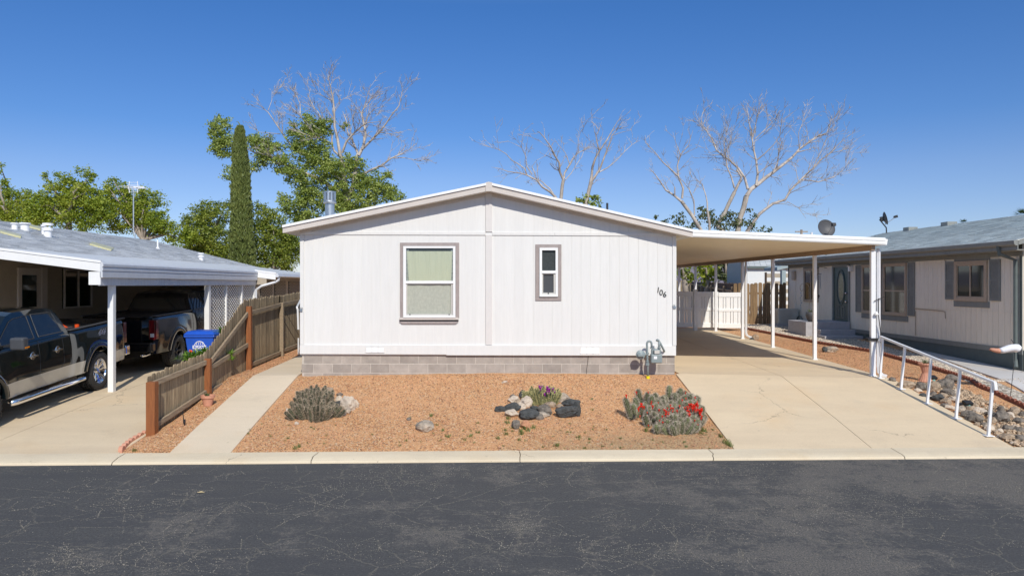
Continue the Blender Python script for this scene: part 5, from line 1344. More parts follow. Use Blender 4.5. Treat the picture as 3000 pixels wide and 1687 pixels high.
    if two:
        mb = skin('lower', TL, NS, .495, .76); mb.build('lower_body', two, root, smooth=True, local=True)
        m = text_mb('4X4', .17, .003, shear=.35, bold=.004); 
        Mx = Matrix.Translation((-.14, .985+.012, 1.27)) @ Matrix.Rotation(PI, 4, 'Z') @ Matrix.Rotation(PI/2, 4, 'X')
        xf(m, Mx); m.build('lettering', 'galv', root, local=True)
        mb = MB(); mb.box(2.95, 3.12, .975, .99, .84, .87); mb.build('badge', 'chrome', root, local=True)
    mb = MB(); mb.box(TL-.20, TL+.02, -.96, .96, .56, .80); mb.build('rear_bumper', 'chrome' if tr == 1 else paint, root, bevel=.04, seg=3, local=True)
    mb = MB(); mb.box(NS-.05, NS+.18, -.96, .96, .5, .78); mb.build('front_bumper', 'chrome' if tr == 1 else paint, root, bevel=.04, seg=3, local=True)
    mb = MB(); mb.box(NS-.02, NS+.02, -.5, .5, .78, 1.08); mb.build('grille', 'chrome', root, bevel=.02, local=True)
    mb = MB(); mb.box(-1.1, 4.4, -.55, .55, .38, .55); mb.box(CR, 3.3, -.9, .9, .46, .52); mb.tube([(0, -.9, RT), (0, .9, RT)], .07, 8); mb.tube([(WB, -.9, RT), (WB, .9, RT)], .06, 8); mb.lathe([(.16, -.14), (.18, 0), (.16, .14)], (0, 0, RT), 14, Matrix.Rotation(PI/2, 3, 'X')); mb.build('chassis', 'black', root, local=True)
    mb = MB(); mb.tube([(-.6, -.55 if tr == 1 else -.66, .47), (TL-.12, -.55 if tr == 1 else -.66, .47)], .04, 10); mb.build('exhaust_pipe', 'chrome', root, smooth=True, local=True)
    if tr == 1:
        mb = MB(); mb.cbox((.72, .42, 1.50), (.34, .22, .16), Matrix.Rotation(.4, 3, 'Z')); mb.tube([(.5, .6, 1.44), (.62, .5, 1.56), (.8, .3, 1.57), (.9, .2, 1.48)], .03, 8); mb.tube([(.30, .70, 1.43), (.30, .70, 1.50)], .045, 10); mb.build('bed_cargo', 'orange', root, local=True)
        mb = MB(); mb.box(.35, .9, .15, .65, 1.34, 1.46); mb.build('tool_case', 'greyplastic', root, local=True, bevel=.02)
    # wheels
    for x in (0, WB):
        for sd in (1, -1):
            c = Vector((x, sd*.86, RT)); Rm = Matrix.Rotation(-sd*PI/2, 3, 'X')
            mb = MB(); mb.lathe([(.262, -.12), (.255, .10), (.268, .135), (.275, .14), (.268, .12), (.245, .10), (.235, .02), (.20, -.02), (.06, -.02)], c, 48, Rm, cap=True)
            wh = mb.build('wheel', rimmat, root, smooth=False, local=True)
            mb = MB(); n = 8 if tr == 1 else 6
            for k in range(n):
                a = 2*PI*k/n
                for da in (-.13, .13) if tr == 1 else (-.07, .07):
                    Rk = Rm @ Matrix.Rotation(a+da*.4, 3, 'Z')
                    mb.bar(c+Rm @ Vector((.05*math.cos(a), .05*math.sin(a), .055)), c+Rm @ Vector((.25*math.cos(a+da), .25*math.sin(a+da), .105)), .028, .03, Rm @ Vector((0, 0, 1)))
            mb.lathe([(.075, .02), (.07, .075), (.045, .09), (.03, .10)], c, 16, Rm); mb.build('rim_spokes', rimmat, wh, local=True, bevel=.004)
            mb = MB(); mb.lathe([(.265, .10), (.275, .145), (.33, .155), (.385, .145), (.408, .12), (.412, .08), (.413, 0), (.412, -.08), (.408, -.12), (.385, -.145), (.30, -.15), (.26, -.13)], c, 48, Rm, cap=False)
            for k in range(36):
                for row, zz in enumerate((-.118, -.06, 0, .06, .118)):
                    a = 2*PI*(k+.5*(row % 2))/36; Rk = Rm @ Matrix.Rotation(a, 3, 'Z')
                    mb.cbox(c+Rk @ Vector((.420 if abs(zz) < .1 else .410, 0, zz)), (.024, .058, .045), Rk @ Matrix.Rotation(.3*(-1)**row, 3, 'X'))
            mb.build('tyre', 'rubber', wh, local=True)
    return root
t1 = truck(1, 'paint', 'chrome', 'tanpaint', 'black and tan crew cab pickup with chrome wheels facing the street')
t1.location = (-9.74, 16.35, .375); t1.rotation_euler = (0, math.atan2(.25, 3.68), -PI/2)
t2 = truck(2, 'paint2', 'blackmetal', None, 'all-black pickup with black wheels parked rear-out under the left carport')
t2.location = (-9.53, 19.95, .49); t2.rotation_euler = (0, -.03, PI/2)

# recycling bin
bp = Vector((-7.42, 18.9, .46)); z0 = zg(-7.42, 18.9)+.02
bn = thing('recycling_bin', 'blue wheeled recycling bin with white emblem behind the fence', 'bin', (bp.x, bp.y, z0))
def hull(x0, x1, y0, y1, z0_, X0, X1, Y0_, Y1, z1): return [(x0, y0, z0_), (x1, y0, z0_), (x1, y1, z0_), (x0, y1, z0_), (X0, Y0_, z1), (X1, Y0_, z1), (X1, Y1, z1), (X0, Y1, z1)], [(0, 3, 2, 1), (4, 5, 6, 7), (0, 1, 5, 4), (1, 2, 6, 5), (2, 3, 7, 6), (3, 0, 4, 7)]
mb = MB(); mb.add(*hull(bp.x-.26, bp.x+.26, bp.y-.26, bp.y+.26, z0+.06, bp.x-.36, bp.x+.36, bp.y-.36, bp.y+.38, z0+.95)); mb.box(bp.x-.39, bp.x+.39, bp.y-.39, bp.y+.41, z0+.93, z0+.99); mb.build('body', 'bluebin', bn, bevel=.02)
mb = MB(); mb.add(*hull(bp.x-.40, bp.x+.40, bp.y-.41, bp.y+.42, z0+.995, bp.x-.32, bp.x+.32, bp.y-.30, bp.y+.36, z0+1.09)); mb.build('lid', 'bluebin', bn, bevel=.02)
mb = MB()
for sx in (-1, 1): mb.lathe([(.11, -.03), (.11, .03)], (bp.x+sx*.3, bp.y+.30, z0+.11), 16, Matrix.Rotation(PI/2, 3, 'Y'))
mb.build('wheel', 'rubber', bn)
mb = MB(); cc = Vector((bp.x-.0, bp.y-.338, z0+.70)); pts = [cc+Vector((.13*math.cos(a), .02*-math.sin(a)*.5, .13*math.sin(a))) for a in [i*2*PI/32 for i in range(33)]]; mb.tube(pts, .010, 4)
for k in range(4): mb.tube([cc+Vector((-.08+.05*k, 0, .05)), cc+Vector((-.06+.05*k, -.005, .12))], .009, 4)
em = mb.build('emblem', 'white', bn)
mb = MB(); mb.box(cc.x-.17, cc.x+.17, cc.y-.012, cc.y-.004, cc.z-.055, cc.z+.03); mb.build('emblem_band', 'white', em)
m = text_mb('BLUCAN', .075, .002, bold=.002); xf(m, Matrix.Translation(cc+Vector((0, -.016, -.012))) @ Matrix.Rotation(PI/2, 4, 'X')); m.build('lettering', 'bluebin', em)
# ------------------------------------------------------------------ rocks
def rock(px, py, wpx, hpx, mat, label, name='rock', group=None, seed=None, yaw=None, sink=.25, flat=1.0, base=None, cat='rock'):
    # px,py = bottom centre in the photo, size in photo pixels
    p = G(px, py) if base is None else base; s = F/p.y; rx_ = wpx/2/s; rz_ = hpx/s*.54; ry_ = rx_*.8*flat
    bm = bmesh.new(); bmesh.ops.create_icosphere(bm, subdivisions=4, radius=1)
    sd = seed if seed is not None else random.uniform(0, 90); o_ = Vector((sd, sd*.7, sd*1.3))
    pl = [(Vector((random.gauss(0, 1), random.gauss(0, 1), random.gauss(0, .7))).normalized(), random.uniform(.62, .92)) for _ in range(11)]
    for v in bm.verts:
        n = v.co.normalized(); r = 1.0
        for d, k in pl:
            t = n.dot(d)
            if t > .01: r = min(r, k/t)
        r += .12*noise.noise(n*1.8+o_)+.08*noise.noise(n*4+o_)+.05*noise.noise(n*9+o_)+.04*noise.noise(n*19+o_)
        v.co = Vector((n.x*r*rx_*1.1, n.y*r*ry_*1.1, n.z*r*rz_*1.1))
    me = bpy.data.meshes.new(name); bm.to_mesh(me); bm.free(); me.materials.append(M[mat])
    o = bpy.data.objects.new(name, me); COL.objects.link(o)
    o.location = (p.x, p.y+ry_*.5, p.z+rz_*(1-sink*1.3)); o.rotation_euler = (random.uniform(-.1, .1), random.uniform(-.12, .12), yaw if yaw is not None else random.uniform(-.3, .3))
    WL[o.name] = Vector(o.location); return tag(o, label, cat, group)
R_ = rock
R_(1018, 1204, 44, 46, 'rockwhite', 'largest cream boulder to the right of the dark flowerless cactus')
R_(1040, 1194, 22, 24, 'rockwhite', 'small cream stone leaning on the right side of the big cream boulder')
R_(992, 1178, 22, 20, 'rockwhite', 'white stone between the dark cactus and the big cream boulder')
R_(964, 1158, 24, 26, 'rocktan', 'tan stone behind the top of the dark flowerless cactus')
R_(994, 1160, 20, 10, 'rockgrey', 'grey flat stone behind the white stone near the dark cactus')
R_(990, 1190, 24, 18, 'rockblack', 'black lava stone below the white stone beside the dark cactus')
R_(1018, 1211, 22, 16, 'rockmix', 'mottled stone in front of the big cream boulder')
R_(1006, 1216, 16, 15, 'rockwhite', 'pale wedge stone at the foot of the dark cactus branches')
R_(842, 1206, 14, 12, 'rockwhite', 'tiny pale stone at the left edge of the dark cactus')
R_(869, 1246, 14, 12, 'rockwhite', 'tiny pale stone below the dark cactus')
R_(1246, 1262, 54, 32, 'rockmix', 'lone mottled cream and dark stone in the open gravel')
mid = [(1466, 1205, 34, 18, 'rockblack', 'flat black lava rock at the far left end of the central rock ring'),
 (1502, 1202, 48, 24, 'rockblack', 'wide dark rock in the left of the ring below the cream stones'),
 (1505, 1178, 30, 17, 'rockwhite', 'cream stone at the upper left of the central rock ring'),
 (1503, 1163, 18, 8, 'rockgrey', 'thin grey stone on top of the upper left cream stone'),
 (1530, 1163, 18, 24, 'rockblack', 'black stone with pale spot touching the flowering cactus on its left'),
 (1541, 1190, 34, 26, 'rockwhite', 'angular cream stone in the middle of the central ring'),
 (1526, 1201, 26, 20, 'rockwhite', 'small cream stone between the dark slabs of the ring'),
 (1502, 1220, 42, 18, 'rockwhite', 'pale slab with shaded gap at the lower left of the ring'),
 (1550, 1226, 64, 30, 'rockblack', 'long dark slab along the bottom of the central rock ring'),
 (1556, 1223, 22, 12, 'rockwhite', 'small white chip at the foot of the long dark slab'),
 (1566, 1207, 28, 22, 'rockblack', 'rounded black stone right below the flowering cactus'),
 (1598, 1213, 40, 24, 'rockgrey', 'grey brown square stone between rounded stone and big black boulder'),
 (1612, 1195, 34, 16, 'rocktan', 'brownish stone behind the square grey stone'),
 (1645, 1177, 44, 24, 'rockmix', 'large speckled pale stone behind the big black boulder'),
 (1616, 1180, 22, 11, 'rockwhite', 'white chip left of the large speckled pale stone'),
 (1672, 1190, 50, 26, 'rockblack', 'black shoulder rock behind the big black boulder'),
 (1640, 1198, 20, 14, 'rocktan', 'small tan stone between the speckled pale stone and the biggest lava boulder'), (1580, 1228, 26, 14, 'rockgrey', 'small grey stone at the right foot of the long dark slab'), (1516, 1188, 24, 16, 'rocktan', 'tan stone wedged in the upper left of the central ring'),
 (1664, 1222, 72, 42, 'rockblack', 'biggest black lava boulder at the right end of the central ring'),
 (1690, 1218, 22, 48, 'rockblack', 'upright black rock at the right edge of the biggest lava boulder'),
 (1512, 1255, 28, 22, 'rockgrey', 'grey stone below the central ring beside the orange stone'),
 (1541, 1254, 26, 20, 'rockred', 'orange brown stone below the central rock ring'),
 (1592, 1221, 40, 12, 'rockmix', 'low crumbly stone at the foot of the square grey stone')]
for r in mid: R_(r[0], r[1]+1, r[2]*1.08, r[3]*(.95 if r[4] == 'rockblack' else 1.25), *r[4:], seed=random.uniform(0, 50))
for px, py, w_, h_, mt_, lb in ((1478, 1122, 18, 7, 'rockwhite', 'small white chip lying on gravel near the block foundation'), (1668, 1218, 6, 6, 'rockwhite', 'tiny cream pebble against the biggest lava boulder'), (1198, 1231, 14, 9, 'rockgrey', 'small dark clump in the gravel left of the lone mottled stone')):
    R_(px, py, w_, h_, mt_, lb)
R_(2214, 996, 22, 17, 'rocktan', 'tan and dark stone on the gravel behind the third carport post'); R_(2204, 997, 14, 8, 'rockblack', 'dark chip left of the tan stone by the third carport post')
R_(2436, 1032, 44, 18, 'rockmix', 'long pale stone on the gravel between the second and first carport posts'); R_(2418, 1032, 16, 18, 'rockblack', 'dark end stone touching the long pale stone')
R_(2313, 973, 9, 7, 'rockwhite', 'round pale stone on the pebbles by the second carport post'); R_(2299, 973, 12, 8, 'rocktan', 'tan stone on the pebbles left of the second carport post'); R_(2348, 957, 12, 18, 'rocktan', 'upright tan stone beside the coiled hose at the stoop')
# rubble strip beside the handrail
random.seed(21)
rub = [(2610, 1120, 20, 16, 'rockgrey'), (2655, 1140, 44, 26, 'rocktan'), (2690, 1130, 24, 12, 'rockblack'), (2700, 1142, 34, 22, 'rockgrey'), (2735, 1148, 34, 34, 'rocktan'), (2765, 1140, 60, 36, 'rockgrey'), (2783, 1118, 36, 22, 'rockgrey'), (2686, 1150, 22, 14, 'rockwhite'), (2700, 1165, 24, 14, 'rockblack'), (2720, 1170, 20, 12, 'rockwhite'),
 (2745, 1175, 44, 22, 'rockblack'), (2780, 1163, 44, 26, 'rockgrey'), (2800, 1163, 26, 24, 'rockwhite'), (2770, 1185, 30, 20, 'rocktan'), (2792, 1175, 30, 14, 'rockwhite'), (2780, 1200, 34, 16, 'rockwhite'), (2765, 1195, 24, 14, 'rockgrey'), (2812, 1212, 28, 24, 'rockmix'), (2840, 1205, 34, 16, 'rocktan'), (2866, 1208, 36, 16, 'rockwhite'), (2880, 1215, 28, 16, 'rockwhite'),
 (2835, 1225, 40, 24, 'rockgrey'), (2858, 1240, 48, 30, 'rockgrey'), (2862, 1212, 30, 14, 'rockwhite'), (2900, 1222, 30, 18, 'rockgrey'), (2930, 1240, 54, 38, 'rockgrey'), (2958, 1228, 30, 22, 'rockwhite'), (2970, 1215, 34, 24, 'rocktan'), (2982, 1242, 30, 20, 'rockgrey'), (2930, 1208, 24, 20, 'rockgrey'), (2895, 1262, 34, 18, 'rockwhite'), (2925, 1270, 24, 16, 'rockwhite'), (2950, 1262, 36, 18, 'rockgrey'),
 (2985, 1268, 34, 18, 'rockgrey'), (2950, 1290, 44, 20, 'rocktan'), (2935, 1284, 34, 12, 'rockwhite'), (2985, 1292, 40, 22, 'rockgrey'), (2965, 1303, 18, 10, 'rockwhite'), (2858, 1250, 20, 14, 'rocktan'), (2880, 1250, 26, 14, 'rockgrey'), (2640, 1128, 16, 10, 'rockblack'), (2730, 1160, 22, 14, 'rockgrey'), (2760, 1168, 26, 18, 'rocktan'), (2815, 1190, 22, 12, 'rockgrey'), (2850, 1194, 28, 14, 'rocktan'), (2905, 1240, 26, 18, 'rocktan'), (2665, 1126, 16, 9, 'rocktan'), (2995, 1225, 24, 20, 'rockgrey'), (2995, 1310, 22, 14, 'rocktan'), (2972, 1255, 20, 12, 'rockwhite')]
nm = {'rockgrey': 'dark grey', 'rocktan': 'tan', 'rockwhite': 'cream', 'rockblack': 'black', 'rockmix': 'mottled'}
seen = {}
for px, py, w_, h_, mt_ in rub:
    k = 'first and second' if px < 2690 else 'second and third' if px < 2765 else 'third and fourth' if px < 2850 else 'fourth and fifth' if px < 2915 else None
    size = 'big' if w_ >= 38 else 'medium' if w_ > 24 else 'small'
    where = ('in the rubble bed between the %s handrail posts' % k) if k else 'in the rubble bed right of the last handrail post'
    lb = '%s %s rubble rock %s' % (size, nm[mt_], where)
    R_(px+6, py, w_, h_, mt_, lb, group='rubble rocks beside the handrail')
    if px > 2740 and random.random() < .0: pass
# filler stones under the rubble
pl = []
for i in range(2600):
    px = random.uniform(2590, 3080); y_lo = lin(px, [(2578, 1116), (2895, 1286), (2960, 1312), (3080, 1330)]); y_hi = y_lo-lin(px, [(2590, 8), (2700, 35), (2800, 62), (2900, 62), (3000, 80)])
    py = random.uniform(y_hi, y_lo-3); z = .6
    for _ in range(6): Yq = (H-z)*F/(py-CY); z = zg((px-CX)*Yq/F, Yq)
    if (px-CX)*Yq/F > 8.52: pl.append(((px-CX)*Yq/F, Yq, z+.02))
stones('rubble_gravel', np.array(pl), .02, .05, 'rubble', 'small broken stones filling the rubble bed beside the handrail', 'gravel')

# ------------------------------------------------------------------ cacti
def cactus(name, label, stems, skin, spinem, flowers, parts_fl='redfl', spl=.028, nsp=10, rmax=8.0):
    # stems: (px,py base, lean px dx, height px, radius px)
    b0 = G(stems[0][0], stems[0][1]); root = thing(name, label, 'cactus', tuple(b0))
    mb = MB(); SV = []; SF = []; tips = []
    for (bx, by, dx, h, r) in stems:
        r = min(r, rmax); p = G(bx, by); s = F/p.y; r_ = r/s; L_ = h/s; d = Vector((dx/s, random.uniform(-.35, .25)*L_, L_)).normalized()
        R = d.to_track_quat('Z', 'Y').to_matrix(); nr = 10
        prof = [(r_*.75, -.02), (r_*.95, L_*.2), (r_, L_*.5), (r_*.98, L_*.75), (r_*.8, L_*.9), (r_*.45, L_*.98), (r_*.08, L_)]
        mb.lathe(prof, p, nr*2, R, wob=lambda k: 1.0 if k % 2 == 0 else .80)
        tips.append((p+d*L_, d, r_))
        for k in range(nr):
            a = 2*PI*k/nr*1.0
            n = int(L_/.02)
            for j in range(n):
                t = (j+.5+random.uniform(-.2, .2))/n; rr = lin(t, [(0, r_*.8), (.5, r_), (.75, r_), (.9, r_*.82), (1, r_*.2)])
                base = p+R @ Vector((rr*math.cos(a), rr*math.sin(a), L_*t)); out = (R @ Vector((math.cos(a), math.sin(a), .25+.8*max(0, t-.8)))).normalized()
                for q in range(nsp//3):
                    dd = (out+Vector((random.gauss(0, .5), random.gauss(0, .5), random.gauss(0, .5)))).normalized(); l = spl*random.uniform(.6, 1.3); sd_ = dd.orthogonal().normalized()*.0026
                    i = len(SV); SV += [base-sd_, base+sd_, base+dd*l]; SF.append((i, i+1, i+2))
    mb.build('stems', skin, root, smooth=True)
    fastmesh('spines', np.array([tuple(v) for v in SV]), np.array(SF), spinem, root, nper=3)
    def flower(c, d, r_, mat):
        m = MB(); d = d.normalized(); R = d.to_track_quat('Z', 'Y').to_matrix()
        m.lathe([(r_*.25, -r_*1.2), (r_*.35, -r_*.2), (r_*.3, 0)], c, 8, R)
        for ring, (k, tl, ln) in enumerate(((9, .65, 1.0), (7, .35, .9))):
            for i in range(k):
                a = 2*PI*(i+.5*ring)/k; o = R @ Vector((math.cos(a), math.sin(a), 0)); u = R @ Vector((0, 0, 1)); t = R @ Vector((-math.sin(a), math.cos(a), 0))
                q0 = c+o*r_*.15; q1 = c+o*r_*tl*.9+u*r_*.7*ln; q2 = c+o*r_*tl*1.35+u*r_*1.15*ln
                m.add([q0-t*r_*.12, q0+t*r_*.12, q1+t*r_*.30, q2, q1-t*r_*.30], [(0, 1, 2, 3, 4)])
        m.build('flower', mat, root)
    for (fx, fy, r, Yo) in flowers:
        c = W(fx, fy, Yo); flower(c, Vector((random.uniform(-.3, .3), -.45, 1)), r*Yo/F, parts_fl)
    return root, tips
random.seed(5)
def clump(cx, cy, wx, n, hmin, hmax, r, lean, dep):
    out = []
    for i in range(n):
        u = random.uniform(-1, 1); v = random.uniform(-1, 1)
        if u*u+v*v > 1: u, v = u*.7, v*.7
        bx = cx+u*wx*.62; by = cy-dep*.5+v*dep*.5
        h = random.uniform(hmin, hmax)*(1-.25*abs(u)); out.append((bx, by, u*lean+random.uniform(-8, 8), h, r*random.uniform(.8, 1.15)))
    return out
st1 = clump(922, 1238, 80, 135, 34, 60, 4.2, 34, 50)+[(905, 1186, -8, 50, 8), (932, 1184, 4, 54, 8), (942, 1182, 10, 54, 7), (922, 1186, 0, 50, 8), (885, 1190, -14, 48, 7)]+clump(925, 1205, 66, 45, 36, 68, 4.6, 24, 24)+[(885, 1200, -10, 48, 7), (890, 1190, -6, 45, 7), (865, 1226, -26, 36, 8), (858, 1230, -30, 34, 7), (975, 1222, 34, 40, 8), (990, 1222, 30, 30, 7), (962, 1190, 14, 50, 7)]
cactus('hedgehog_cactus', 'dark flowerless clump of spiny cactus stems at the left of the gravel yard', st1, 'cact', 'spine', [], spl=.03, nsp=13, rmax=5.2)
st2 = clump(1990, 1268, 92, 135, 30, 56, 7.0, 42, 50)+clump(1915, 1240, 60, 70, 32, 56, 7.0, -6, 46)+clump(2005, 1225, 60, 45, 36, 56, 7.0, 20, 36)+clump(1985, 1276, 80, 45, 30, 44, 7.5, 36, 22)+[(1850, 1228, -18, 66, 10), (1856, 1224, -4, 45, 9), (1880, 1205, -10, 66, 9), (1895, 1208, 0, 62, 9), (1905, 1215, 4, 58, 10), (1920, 1205, -2, 56, 9), (1868, 1222, -6, 58, 9), (1958, 1190, 2, 62, 8), (1985, 1190, 6, 58, 8), (1945, 1195, 0, 40, 9), (2000, 1198, 12, 54, 9), (1975, 1200, 4, 50, 10), (1898, 1250, -8, 34, 9), (2045, 1232, 18, 46, 9), (1925, 1270, -6, 30, 9)]
fl = [(1835, 1161, 5, 0), (1865, 1151, 4, 0), (1899, 1150, 3, 0), (1878, 1187, 6, 0), (1882, 1193, 5, 0), (1872, 1195, 4, 0), (1912, 1193, 5, 0), (1953, 1209, 5, 0), (1958, 1216, 5, 0), (1955, 1221, 4, 0), (1991, 1191, 4, 0), (1966, 1197, 4, 0), (1972, 1198, 4, 0), (2018, 1186, 4, 0), (2025, 1187, 5, 0), (2031, 1189, 5, 0), (2030, 1195, 5, 0), (2036, 1192, 4, 0), (2042, 1185, 5, 0), (2044, 1190, 4, 0), (2029, 1200, 5, 0), (2055, 1200, 5, 0), (2048, 1206, 4, 0), (2056, 1205, 4, 0), (2015, 1208, 5, 0), (2014, 1216, 5, 0), (2021, 1217, 5, 0), (2017, 1219, 5, 0), (2056, 1221, 4, 0), (2054, 1228, 4, 0), (2050, 1214, 4, 0), (2035, 1232, 3, 0), (1932, 1233, 3, 0), (1941, 1239, 4, 0), (2006, 1237, 4, 0), (2028, 1241, 4, 0), (1980, 1264, 3, 0), (2008, 1152, 3, 0), (2010, 1168, 3, 0), (2042, 1178, 3, 0)]
yc = G(1950, 1255).y
fl += [(random.gauss(a, 9), random.gauss(b, 7), random.uniform(3, 5), 0) for a, b in [(2030, 1195)]*12+[(2050, 1208)]*9+[(2015, 1215)]*5+[(1970, 1200)]*4+[(1950, 1215)]*4+[(1880, 1190)]*3]+[(random.uniform(1870, 2050), random.uniform(1165, 1258), random.uniform(2.5, 4), 0) for _ in range(30)]
fl = [(a, b, r*.95, G(a, 1262).y-.10+max(0, (1245-b))*.0055) for a, b, r, _ in fl]
cactus('hedgehog_cactus', 'large pale spiny cactus clump covered in red flowers beside the driveway', st2, 'cact2', 'spine2', fl, spl=.042, nsp=15)
YM = G(1590, 1190).y-.06
st3 = clump(1590, 1190, 74, 95, 30, 52, 3.2, 26, 20)
cactus('hedgehog_cactus', 'small yellow-green cactus with magenta blooms growing inside the central rock ring', st3, 'cact2', 'spine3', [(1580, 1133, 4, YM), (1583, 1139, 5, YM), (1588, 1132, 3, YM), (1604, 1137, 5, YM), (1603, 1144, 6, YM), (1610, 1143, 5, YM), (1620, 1141, 4, YM), (1608, 1149, 4, YM), (1625, 1149, 3, YM), (1596, 1156, 4, YM)], 'magfl', spl=.03)

# ------------------------------------------------------------------ small garden things
p = G(609, 1188); s = F/p.y; r_ = 19/s; h_ = 31/s
po = thing('terracotta_pot', 'terracotta pot with small grey plant at the foot of the fence', 'pot', tuple(p))
mb = MB(); mb.lathe([(r_*.62, p.z), (r_*.88, p.z+h_*.72), (r_*1.04, p.z+h_*.74), (r_*1.08, p.z+h_), (r_*.96, p.z+h_), (r_*.9, p.z+h_*.85)], (p.x, p.y, 0), 24); mb.build('pot', 'terra', po, smooth=False)
mb = MB(); mb.lathe([(r_*.5, p.z+h_*.88), (r_*.93, p.z+h_*.86)], (p.x, p.y, 0), 16); mb.build('soil', 'gravel', po)
V, Fc = tufts([(p.x-.01, p.y, p.z+h_*.88, 1.6)], 26, .05, .02, .007); fastmesh('plant', V, Fc, 'leafC', po)
p = G(540, 1246); mb = MB(); mb.tube([p, W(535, 1203, p.y)], .008, 6); mb.lathe([(.005, p.z-.0), (.022, p.z+.05), (.022, p.z+.10), (.008, p.z+.11)], (p.x, p.y, 0), 8); tag(mb.build('garden_stake', 'black'), 'thin dark stake standing in gravel beside the fence', 'stake')
# hourglass planter
p = G(2712, 1117); s = F/p.y; hp = thing('hourglass_planter', 'fluted terracotta hourglass pedestal planter beside the brick edging', 'planter', tuple(p))
k_ = 1/s; prof = [(20, 0), (18, 5), (13, 16), (10, 24), (10, 28), (12, 34), (15, 44), (20, 50), (20, 54), (16, 54), (13, 46)]
mb = MB(); mb.lathe([(a*k_, p.z+b*k_) for a, b in prof], (p.x, p.y, 0), 36, wob=lambda k: 1 if k % 2 else .95); mb.build('planter_body', 'terra', hp)
V, Fc = tufts([(p.x, p.y, p.z+46*k_, 2.0)], 26, .07, .03, .009); fastmesh('plant', V, Fc, 'leafC', hp)
for px, py, lb in ((2732, 1119, 'small black and green solar lamp lying beside the hourglass planter'), (2835, 1195, 'small black and green solar lamp lying among rubble near the fourth handrail post')):
    p = G(px, py); th = thing('solar_lamp', lb, 'solar lamp', tuple(p)); mb = MB(); mb.lathe([(.03, p.z), (.055, p.z+.03), (.06, p.z+.07)], (p.x, p.y, 0), 12); mb.build('lens', 'teal', th)
    mb = MB(); mb.cbox((p.x, p.y, p.z+.10), (.15, .13, .06), Matrix.Rotation(.3, 3, 'X')); mb.build('cap', 'black', th, bevel=.01)
# strap-leaved plants behind the fence
def strappy(name, label, pts, ln, n, mat='agap', fl=0):
    b = pts[0]; th = thing(name, label, 'plant', tuple(b)); mb = MB()
    for c in pts:
        for i in range(n):
            a = random.uniform(0, 2*PI); el_ = random.uniform(.5, 1.3); l = ln*random.uniform(.6, 1.1); d = Vector((math.cos(a)*math.cos(el_), math.sin(a)*math.cos(el_), math.sin(el_))); sd_ = Vector((-math.sin(a), math.cos(a), 0))*.012
            q = [c+d*l*t+Vector((0, 0, -l*.45*t*t)) for t in (0, .35, .7, 1)]
            mb.add([q[0]-sd_, q[0]+sd_, q[1]+sd_*1.2, q[2]+sd_, q[3], q[2]-sd_, q[1]-sd_*1.2], [(0, 1, 2, 6), (6, 2, 3, 5), (5, 3, 4)])
    mb.build('leaves', mat, th)
    for i in range(fl):
        m = MB(); c = pts[0]+Vector((random.uniform(-.25, .1), -.1, ln*random.uniform(.4, .8))); m.lathe([(.005, -.03), (.025, 0), (.005, .03)], c, 6); m.build('flower', 'orange', th)
strappy('strap_leaf_plant', 'bright green strap-leaved plant with orange bloom below the blue bin', [W(562, 1052, 16.4), W(590, 1052, 16.4), W(612, 1050, 16.4), W(575, 1050, 16.5), W(550, 1058, 16.4), W(600, 1040, 16.5)], .42, 70, fl=2)
strappy('strap_leaf_plant', 'tall leafy green plant in front of the recycling bin emblem', [W(655, 985, 16.6), W(662, 1000, 16.6), W(650, 1010, 16.6), W(645, 1030, 16.6), W(652, 975, 16.6)], .32, 50)
strappy('strap_leaf_plant', 'small green plant poking through the fence boards', [W(664, 1040, 15.6)+Vector((.09, 0, 0)), W(668, 1055, 15.6)+Vector((.09, 0, 0))], .26, 16)

# ------------------------------------------------------------------ trees
def leaves(name, blobs, Y, dens, size, mat, parent, ydep=1.0, clumps=1.0, hang=0, asp=.62):
    s = F/Y; C = []; 
    for bx, by, r in blobs:
        c = np.array(W(bx, by, Y)); R = r/s
        n = max(6, int(clumps*(R/.42)**2*7))
        for i in range(n):
            d = np.random.normal(0, 1, 3); d /= np.linalg.norm(d); t = np.random.uniform(.15, 1.0)**.6
            C.append((c+d*R*t*np.array([1, ydep, 1]), np.random.uniform(.16, .34)*min(1.0, R/.9+.35)))
    pts = []; 
    for c, rr in C:
        k = max(4, int(dens*rr*rr/.06)); u_ = np.random.normal(0, 1, 3); u_ /= np.linalg.norm(u_); d = np.random.normal(0, .5, (k, 3))*rr; d[:, 2] *= .7; d += np.outer(np.random.uniform(-1, 1.3, k), u_)*rr*.8; pts.append(c+d)
    Pp = np.concatenate(pts); n = len(Pp)
    A = np.random.normal(0, 1, (n, 3)); A[:, 2] *= .6
    if hang: A[:, 2] = -abs(A[:, 2])-hang
    A /= np.linalg.norm(A, axis=1)[:, None]
    B = np.cross(A, np.random.normal(0, 1, (n, 3))); B /= np.linalg.norm(B, axis=1)[:, None]
    S = (size*np.random.uniform(.6, 1.3, n))[:, None]
    N_ = np.cross(A, B)
    V = np.stack([Pp-A*S, Pp+B*S*asp+N_*S*.12, Pp+A*S, Pp-B*S*asp+N_*S*.12], 1).reshape(-1, 3)
    Fq = np.arange(4*n).reshape(-1, 4)
    return fastmesh(name, V, Fq, mat, parent)
class Br:
    def __init__(s): s.mb = MB()
    def add(s, pts, r0, r1, n=5): 
        k = len(pts); s.mb.tube(pts, [r0+(r1-r0)*(i/(k-1))**.8 for i in range(k)], n, False)
RS = .62
